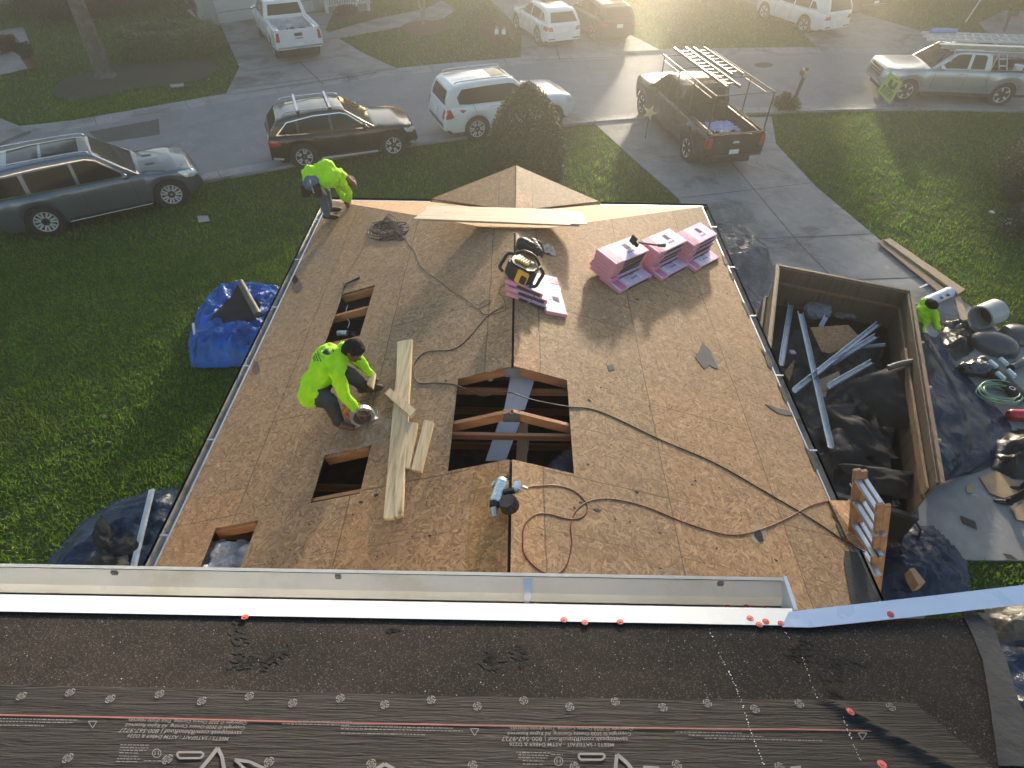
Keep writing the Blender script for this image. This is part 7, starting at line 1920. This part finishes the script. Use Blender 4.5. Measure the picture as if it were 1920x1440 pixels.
# cone shrub
cb = G(985,352,0); tipz = 2.9
sh = empty('cone_shrub', 'dense cone-shaped brownish green shrub beyond the front gable', 'shrub', (G(985,352,0).x, G(985,352,0).y+.2, 0))
print('cone base', cb, 'tip at', [tuple(round(v, 2) for v in G(982,197,z)) for z in (2.2, 2.6, 3.0, 3.4)])
cen = []
H_ = 3.0; R_ = 1.22
for k in range(420):
    f = (k+.5)/420; z = .12+(H_-.22)*f; prof = R_*(1-f**2.6)**.62*(.90+.10*min(1, z)); t = k*2.39996
    cen.append((V((math.cos(t)*(prof-.1)*.97, math.sin(t)*(prof-.1)*.97, z*.97)), .15))
leaves('foliage', LB, sh, cen, 34000, .05, 1)
leaves('foliage', LD, sh, cen, 9000, .05, 5)
mb = MB(); mb.cyl((0,0,0), (0,0,H_*.75), .10, .04, 10); mb.build('trunk', BARK, sh, 50)
def bush(label, px, py, r, h, m, n=5000, size=.06, seed=0, name='bush', cat='shrub', group=None, flat=False, nclump=26):
    p = G(px, py, .03); o = empty(name, label, cat, tuple(p), group); rg = random.Random(seed); cen = []
    for k in range(nclump):
        t = rg.uniform(0, 6.283); q = math.sqrt(rg.random())*.75; z = h*(.25+.6*rg.random()*(1-q*q*(0 if flat else .7)))
        cen.append((V((math.cos(t)*q*r, math.sin(t)*q*r, z)), r*.26*(.8+.5*rg.random())))
    leaves('foliage', m, o, cen, n, size, seed)
    mb = MB()
    for k in range(5): t = rg.uniform(0, 6.28); mb.cyl((0,0,0), (math.cos(t)*r*.4, math.sin(t)*r*.4, h*.6), .03, .012, 6)
    mb.build('stems', BARK, o, 50); return o
# hedge ring on the left bed
hd = empty('hedge', 'clipped ring-shaped hedge in the mulch bed around the lamp post', 'hedge', tuple(G(325,112,0)))
hc = G(325,98,0)-G(325,112,0); cen = []
for k in range(90):
    t = 2*math.pi*k/90; a = (1.75+.1*math.sin(3*t))*math.cos(t); b = .95*math.sin(t)
    for z in (.25, .55, .8): cen.append((hc+V((a, b+a*.25, z)), .25))
leaves('foliage', leafmat('leaf_hedge', (.06,.10,.045), (.15,.21,.095)), hd, cen, 52000, .085, 3); mb = MB()
for k in range(16):
    t = 2*math.pi*k/16; mb.cyl(hc+V((1.75*math.cos(t), .95*math.sin(t)+.25*1.75*math.cos(t), 0)), hc+V((1.75*math.cos(t), .95*math.sin(t)+.25*1.75*math.cos(t), .5)), .02, None, 6)
mb.build('stems', BARK, hd)
lp = empty('lamp_post', 'thin dark lamp post rising from the ring hedge', 'lamp post', tuple(G(327,88,0)))
mb = MB(); mb.cyl((0,0,0), (0,0,2.5), .045, .04, 12); mb.build('post', M['joint'], lp, 50)
mb = MB(); mb.cyl((0,0,2.5), (0,0,2.8), .10, .15, 8); mb.build('lantern', M['glass'], lp); mb = MB(); mb.cyl((0,0,2.8), (0,0,2.95), .18, .03, 8); mb.build('lantern_cap', M['joint'], lp)
def limb(mb, a, b, r0, r1, k=6, wob=.08, seed=0):
    a, b = V(a), V(b); P = []
    for i in range(k+1):
        t = i/k; P.append(a.lerp(b, t)+V((noise.noise(V((t*3, seed, 0))), noise.noise(V((t*3, seed, 9))), 0))*wob*(b-a).length*math.sin(math.pi*t))
    mb.tube(P, [r0+(r1-r0)*i/k for i in range(k+1)], 10)
CROWN = {}
def tree(label, x, y, limbs, ch, cr, m, n=9000, seed=0, trunkm=None, group=None, name='tree', leaf=.16, sq=.8, trunkr=(.2,.16), key=None, ncl=34):
    o = empty(name, label, 'tree', (x, y, 0), group)
    tip = V((limbs[0][0], limbs[0][1], limbs[0][2])); mb = MB(); 
    fl = [V((0,0,-.02)), tip*.06+V((0,0,.0)), tip*.2, tip*.45, tip*.75, tip]; mb.tube(catmull(fl, 3), [trunkr[0]*1.5*(1-.33*min(1, i/3))+(trunkr[1]-trunkr[0])*i/15 for i in range(16)], 12)
    mb.build('trunk', trunkm or BARK, o, 60)
    for k, (lx_, ly_, lz_) in enumerate(limbs[1:]):
        mb = MB(); limb(mb, tip*.97, (lx_, ly_, lz_), trunkr[1]*.75, trunkr[1]*.2, seed=seed+k); mb.build('limb', trunkm or BARK, o, 60)
    rg = random.Random(seed); cen = []
    for k in range(ncl):
        t = rg.uniform(0, 6.283); q = math.sqrt(rg.random()); z = rg.uniform(-.75, .9); s = math.sqrt(max(.05, 1-z*z*.8))
        cen.append((V((math.cos(t)*q*cr*s, math.sin(t)*q*cr*s, ch+z*cr*sq)), cr*rg.uniform(.18, .34)))
    if key and key in CROWN:
        c = bpy.data.objects.new('crown', CROWN[key]); COL.objects.link(c); c.parent = o; c.rotation_euler.z = seed*1.7
    else:
        c = leaves('crown', m, o, cen, n, leaf, seed)
        if key: CROWN[key] = c.data
    return o
tp = G(198,143,.03)
tree('large rough-barked shade tree standing in the left mulch bed', tp.x, tp.y, [(-.25,.5,2.7), (-2.2,.5,5.0), (.9,1.6,5.4), (-.5,2.2,5.8)], 7.2, 3.6, LG, 14000, 3, trunkr=(.36,.27), key='big')
tp = G(793,47,0)
o = tree('slender young tree with a V-shaped double trunk in the far lawn', tp.x, tp.y, [(.02,.0,.12), (-.7,.1,3.6), (.75,.1,3.8)], 4.6, 1.5, LY, 5000, 5, trunkm=BARKL, trunkr=(.10,.09))
tp = G(372,32,0)
tree('pale thin trunk beside the garage at the top left', tp.x, tp.y, [(-.25,.1,3.2), (-1,.5,4.4), (.5,.6,4.6)], 5.2, 1.8, LG, 5000, 6, trunkm=BARKL, trunkr=(.14,.11))
bush('round pale green bush in the sunny far lawn', 905,58,.95,1.15,LY,7000,.07,1)
bush('reddish low plant beside the double mailbox', 940,90,.55,.7,LR,2500,.06,2)
bush('clump of tall grass at the near driveway mailbox', 1470,205,.5,.55,LY,2500,.08,3)
bush('dark shrub in front of the far left house', 60,25,1.7,1.5,LD,9000,.08,4)
bush('dark rust-flowered shrub at the top left between house and tree', 190,22,1.6,1.2,LR,9000,.07,5)
bush('dark green shrub left of the rust shrub', 120,38,1.2,1.0,LD,6000,.08,6)
bush('low brown shrub in the far left lawn by the rust shrub', 255,18,.9,.8,LB,5000,.07,8)
bush('low rust plants at the left walkway', 8,95,.8,.6,LR,5000,.07,7)
bush('low plants under the porch railing', 650,30,.7,.5,LD,3000,.06,9)
bush('dark ground plants by the garage corner', 378,60,.8,.45,LD,3000,.06,10)
bush('tall dark rounded shrub at the left corner of the far garage', 372,36,.95,2.0,LD,9000,.07,14)
rb = bush('sunlit bronze-leaved shrub at the right edge of the lawn', 1925,345,1.3,1.4,leafmat('leaf_bronze', (.05,.04,.02), (.20,.15,.08), .3),7000,.075,11)
bush('dark leafy plant in shadow below the bronze shrub', 1925,440,.9,.7,LD,4000,.08,12)
bush('dark small shrub at the right edge of the lawn', 1915,380,.7,.9,LD,3500,.08,13)
# potted plant
o = empty('plant_pot', 'terracotta pot with a dark bushy plant by the left walkway', 'plant pot', tuple(G(62,128,.02)))
mb = MB(); mb.cyl((0,0,0), (0,0,.42), .18, .25, 18, cap=True); mb.build('pot', pm('terracotta', (.22,.10,.06), .8, var=.2), o, 50)
leaves('foliage', LD, o, [(V((0,0,.65)), .28), (V((-.2,.1,.7)), .2), (V((.15,0,.8)), .18)], 1800, .07, 2)
# ------------------------------------------------------------------ houses across the street
ROOFM = pm('shingle_roof', (.16,.14,.12), .9, var=.2, vs=3)
def simple_house(label, x0, x1, y0, depth, col, rz=0.0, h=2.9, ridge=1.9):
    o = empty('house', label, 'house', ((x0+x1)/2, y0, 0)); o.rotation_euler.z = rz; W_ = x1-x0; m = pm('wall_%d' % int(x0+60), col, .85, var=.05, bump=.3, bs=60)
    mb = MB(); mb.box((0, depth/2, h/2), (W_, depth, h)); mb.build('wall', m, o)
    e = .5; a = [V((-W_/2-e, -e, h)), V((W_/2+e, -e, h)), V((W_/2+e, depth+e, h)), V((-W_/2-e, depth+e, h))]; k = min(depth/2, W_/2)
    r0, r1 = V((-W_/2+k, depth/2, h+ridge)), V((W_/2-k, depth/2, h+ridge)); mb = MB()
    mb.poly([a[0], a[1], r1, r0]); mb.poly([a[1], a[2], r1]); mb.poly([a[2], a[3], r0, r1]); mb.poly([a[3], a[0], r0]); mb.poly(a[::-1]); mb.build('roof', ROOFM, o)
    return o
def hdetail(o, kind, x, w_, z0, z1):
    f = MB(); f.box((x, -.03, (z0+z1)/2), (w_, .06, z1-z0)); 
    if kind == 'garage':
        g_ = f.build('garage_door', pm('garage_white', (.55,.57,.58), .5, var=.04), o, None, .01); mb = MB()
        for k in range(1, 4): mb.box((x, -.064, z0+(z1-z0)*k/4), (w_*.98, .006, .02))
        mb.build('panel_groove', M['joint'], g_)
    else:
        g_ = f.build('window', M['white'], o); mb = MB(); mb.box((x, -.066, (z0+z1)/2), (w_*.88, .01, (z1-z0)*.88)); mb.build('pane', M['glass'], g_)
gA_, gB_ = G(388,47,.1), G(548,24,.1)
hz = math.atan2((gB_-gA_).y, (gB_-gA_).x); L_ = (gB_-gA_).length
o = simple_house('pale house with a white garage door behind the white pickup', 0, 9.0, 0, 9, (.38,.42,.42), 0)
o.location = (gA_+(gB_-gA_).normalized()*4.5).to_tuple(); o.location.z = 0; o.rotation_euler.z = hz; hdetail(o, 'garage', -1.4, 5.0, .03, 2.2)
# porch with white railing
pa, pb = G(612,10,.45), G(690,2,.45)
o = empty('porch', 'white porch with baluster railing beside the far garage', 'porch', (pa.x, pa.y, 0)); d = (pb-pa); d.z = 0
mb = MB(); n_ = V((-d.y, d.x, 0)).normalized(); mb.prism([V((0,0,0)), d*1.0, d+n_*2.5, n_*2.5], V((0,0,.3))); mb.build('deck', M['kerb'], o)
for z in (.42, 1.15): mb = MB(); mb.bar(V((0,0,z)), d+V((0,0,z)), .06, .07); mb.build('rail', M['white'], o)
n = int(d.length/.13)
for k in range(n+1):
    mb = MB(); p = d*(k/n); mb.box(p+V((0,0,.78)), (.045,.045,.72), math.atan2(d.y, d.x)); mb.build('baluster', M['white'], o)
for t in (0, 1): mb = MB(); mb.box(d*t+V((0,0,1.3)), (.14,.14,2.6)); mb.build('column', M['white'], o)
o = empty('bird_ornament', 'small white garden bird figure under the porch railing', 'ornament', tuple(G(667,22,.05)))
blob('bird_body', [(V((0,0,.30)), .09, V((.12,0,.36)), .06), (V((.12,0,.36)), .035, V((.16,0,.55)), .03), (V((.16,0,.56)), .045, V((.20,0,.57)), .03)], M['paper'], o, .02, 2)
mb = MB(); mb.cyl((.02,0,0), (.02,0,.25), .012, None, 6); mb.cyl((.07,0,0), (.07,0,.25), .012, None, 6); mb.build('legs', M['joint'], o)
simple_house('low house behind the dark shrubs at the top left', -34.5, -21, 38.0, 10, (.30,.26,.22))
simple_house('house standing behind the middle far driveway', -4.5, 5.0, 43.5, 10, (.5,.46,.4))
simple_house('house standing behind the white large SUV', 11.6, 17.6, 48.5, 10, (.5,.48,.44))
simple_house('unseen small low house added to block the low sun in the gap', 18.3, 23.2, 47.5, 7, (.45,.42,.38), h=2.6, ridge=2.0)  # added out of view to cut off the far end of the sun patch
simple_house('house at the far right beyond the street corner', 24, 36, 48, 10, (.5,.45,.4))
# trees added out of view behind the houses, spaced to shape shade and sun gaps
ordn = ["first","second","third","fourth","fifth","sixth","seventh","eighth","ninth","tenth","eleventh"]
for tk, (lat, cr, ch_) in enumerate(((-39,4,5),(-32,4,5),(-26.5,4,5.5),(-20,4,6.2),(-13.7,3.6,6.3),(-6.2,3.1,5.3),(2.4,3.1,5.2),(12.1,3.5,5.4),(18.5,3.8,5.4),(26,4,5),(34,4,5))):
    x = lat*.969+52.5*.245; y = 52.5*.969-lat*.245
    tree('unseen broad leafy tree added to shade the street, %s from the left' % ordn[tk], x, y, [(.2,.1,ch_*.5), (-1.2,.4,ch_*.95), (1.2,-.3,ch_), (.1,1.0,ch_)], ch_, cr, LG, 26000, tk+1, group='unseen trees added to shade the street', leaf=.36, ncl=60, key='far%d' % (tk % 3) if cr > 3.5 else None)
tree('unseen tall tree added to shade the right end of the upper roof', 4.6*.969+48*.245, 48*.969-4.6*.245, [(.2,.1,9), (-1.5,.4,13.4), (1.6,-.3,14), (.1,1.0,14.5)], 14.3, 4.3, LG, 40000, 31, leaf=.36, sq=.32, ncl=70, trunkr=(.3,.2))  # added out of view; flat crown shaped to shade the upper roof's right end
o = empty('cypress', 'slim pointed cypress in the gap behind the far houses', 'tree', (7.57*.969+50*.245, 50*.969-7.57*.245, 0))
leaves('crown', LD, o, [(V((0,0,.3+5.2*k/40)), .46*(1-k/44)) for k in range(40)], 5000, .12, 77); mb = MB(); mb.cyl((0,0,0), (0,0,4), .08, .03, 8); mb.build('trunk', BARK, o)
# ------------------------------------------------------------------ haze volume added to give the veiling glow toward the sun
hm = bpy.data.materials.new('haze_air'); hm.use_nodes = True; hn = hm.node_tree; hn.nodes.clear()
ho_ = hn.nodes.new('ShaderNodeOutputMaterial'); hv = hn.nodes.new('ShaderNodeVolumePrincipled')
hv.inputs['Color'].default_value = (1, .985, .93, 1); hv.inputs['Density'].default_value = .0095; hv.inputs['Anisotropy'].default_value = .89
hn.links.new(hv.outputs[0], ho_.inputs['Volume'])
mb = MB(); mb.box((0, 20, 9.0), (184, 104, 20)); tag(mb.build('haze', hm), 'thin haze over the street, added for the glow toward the sun', 'haze', kind='stuff')
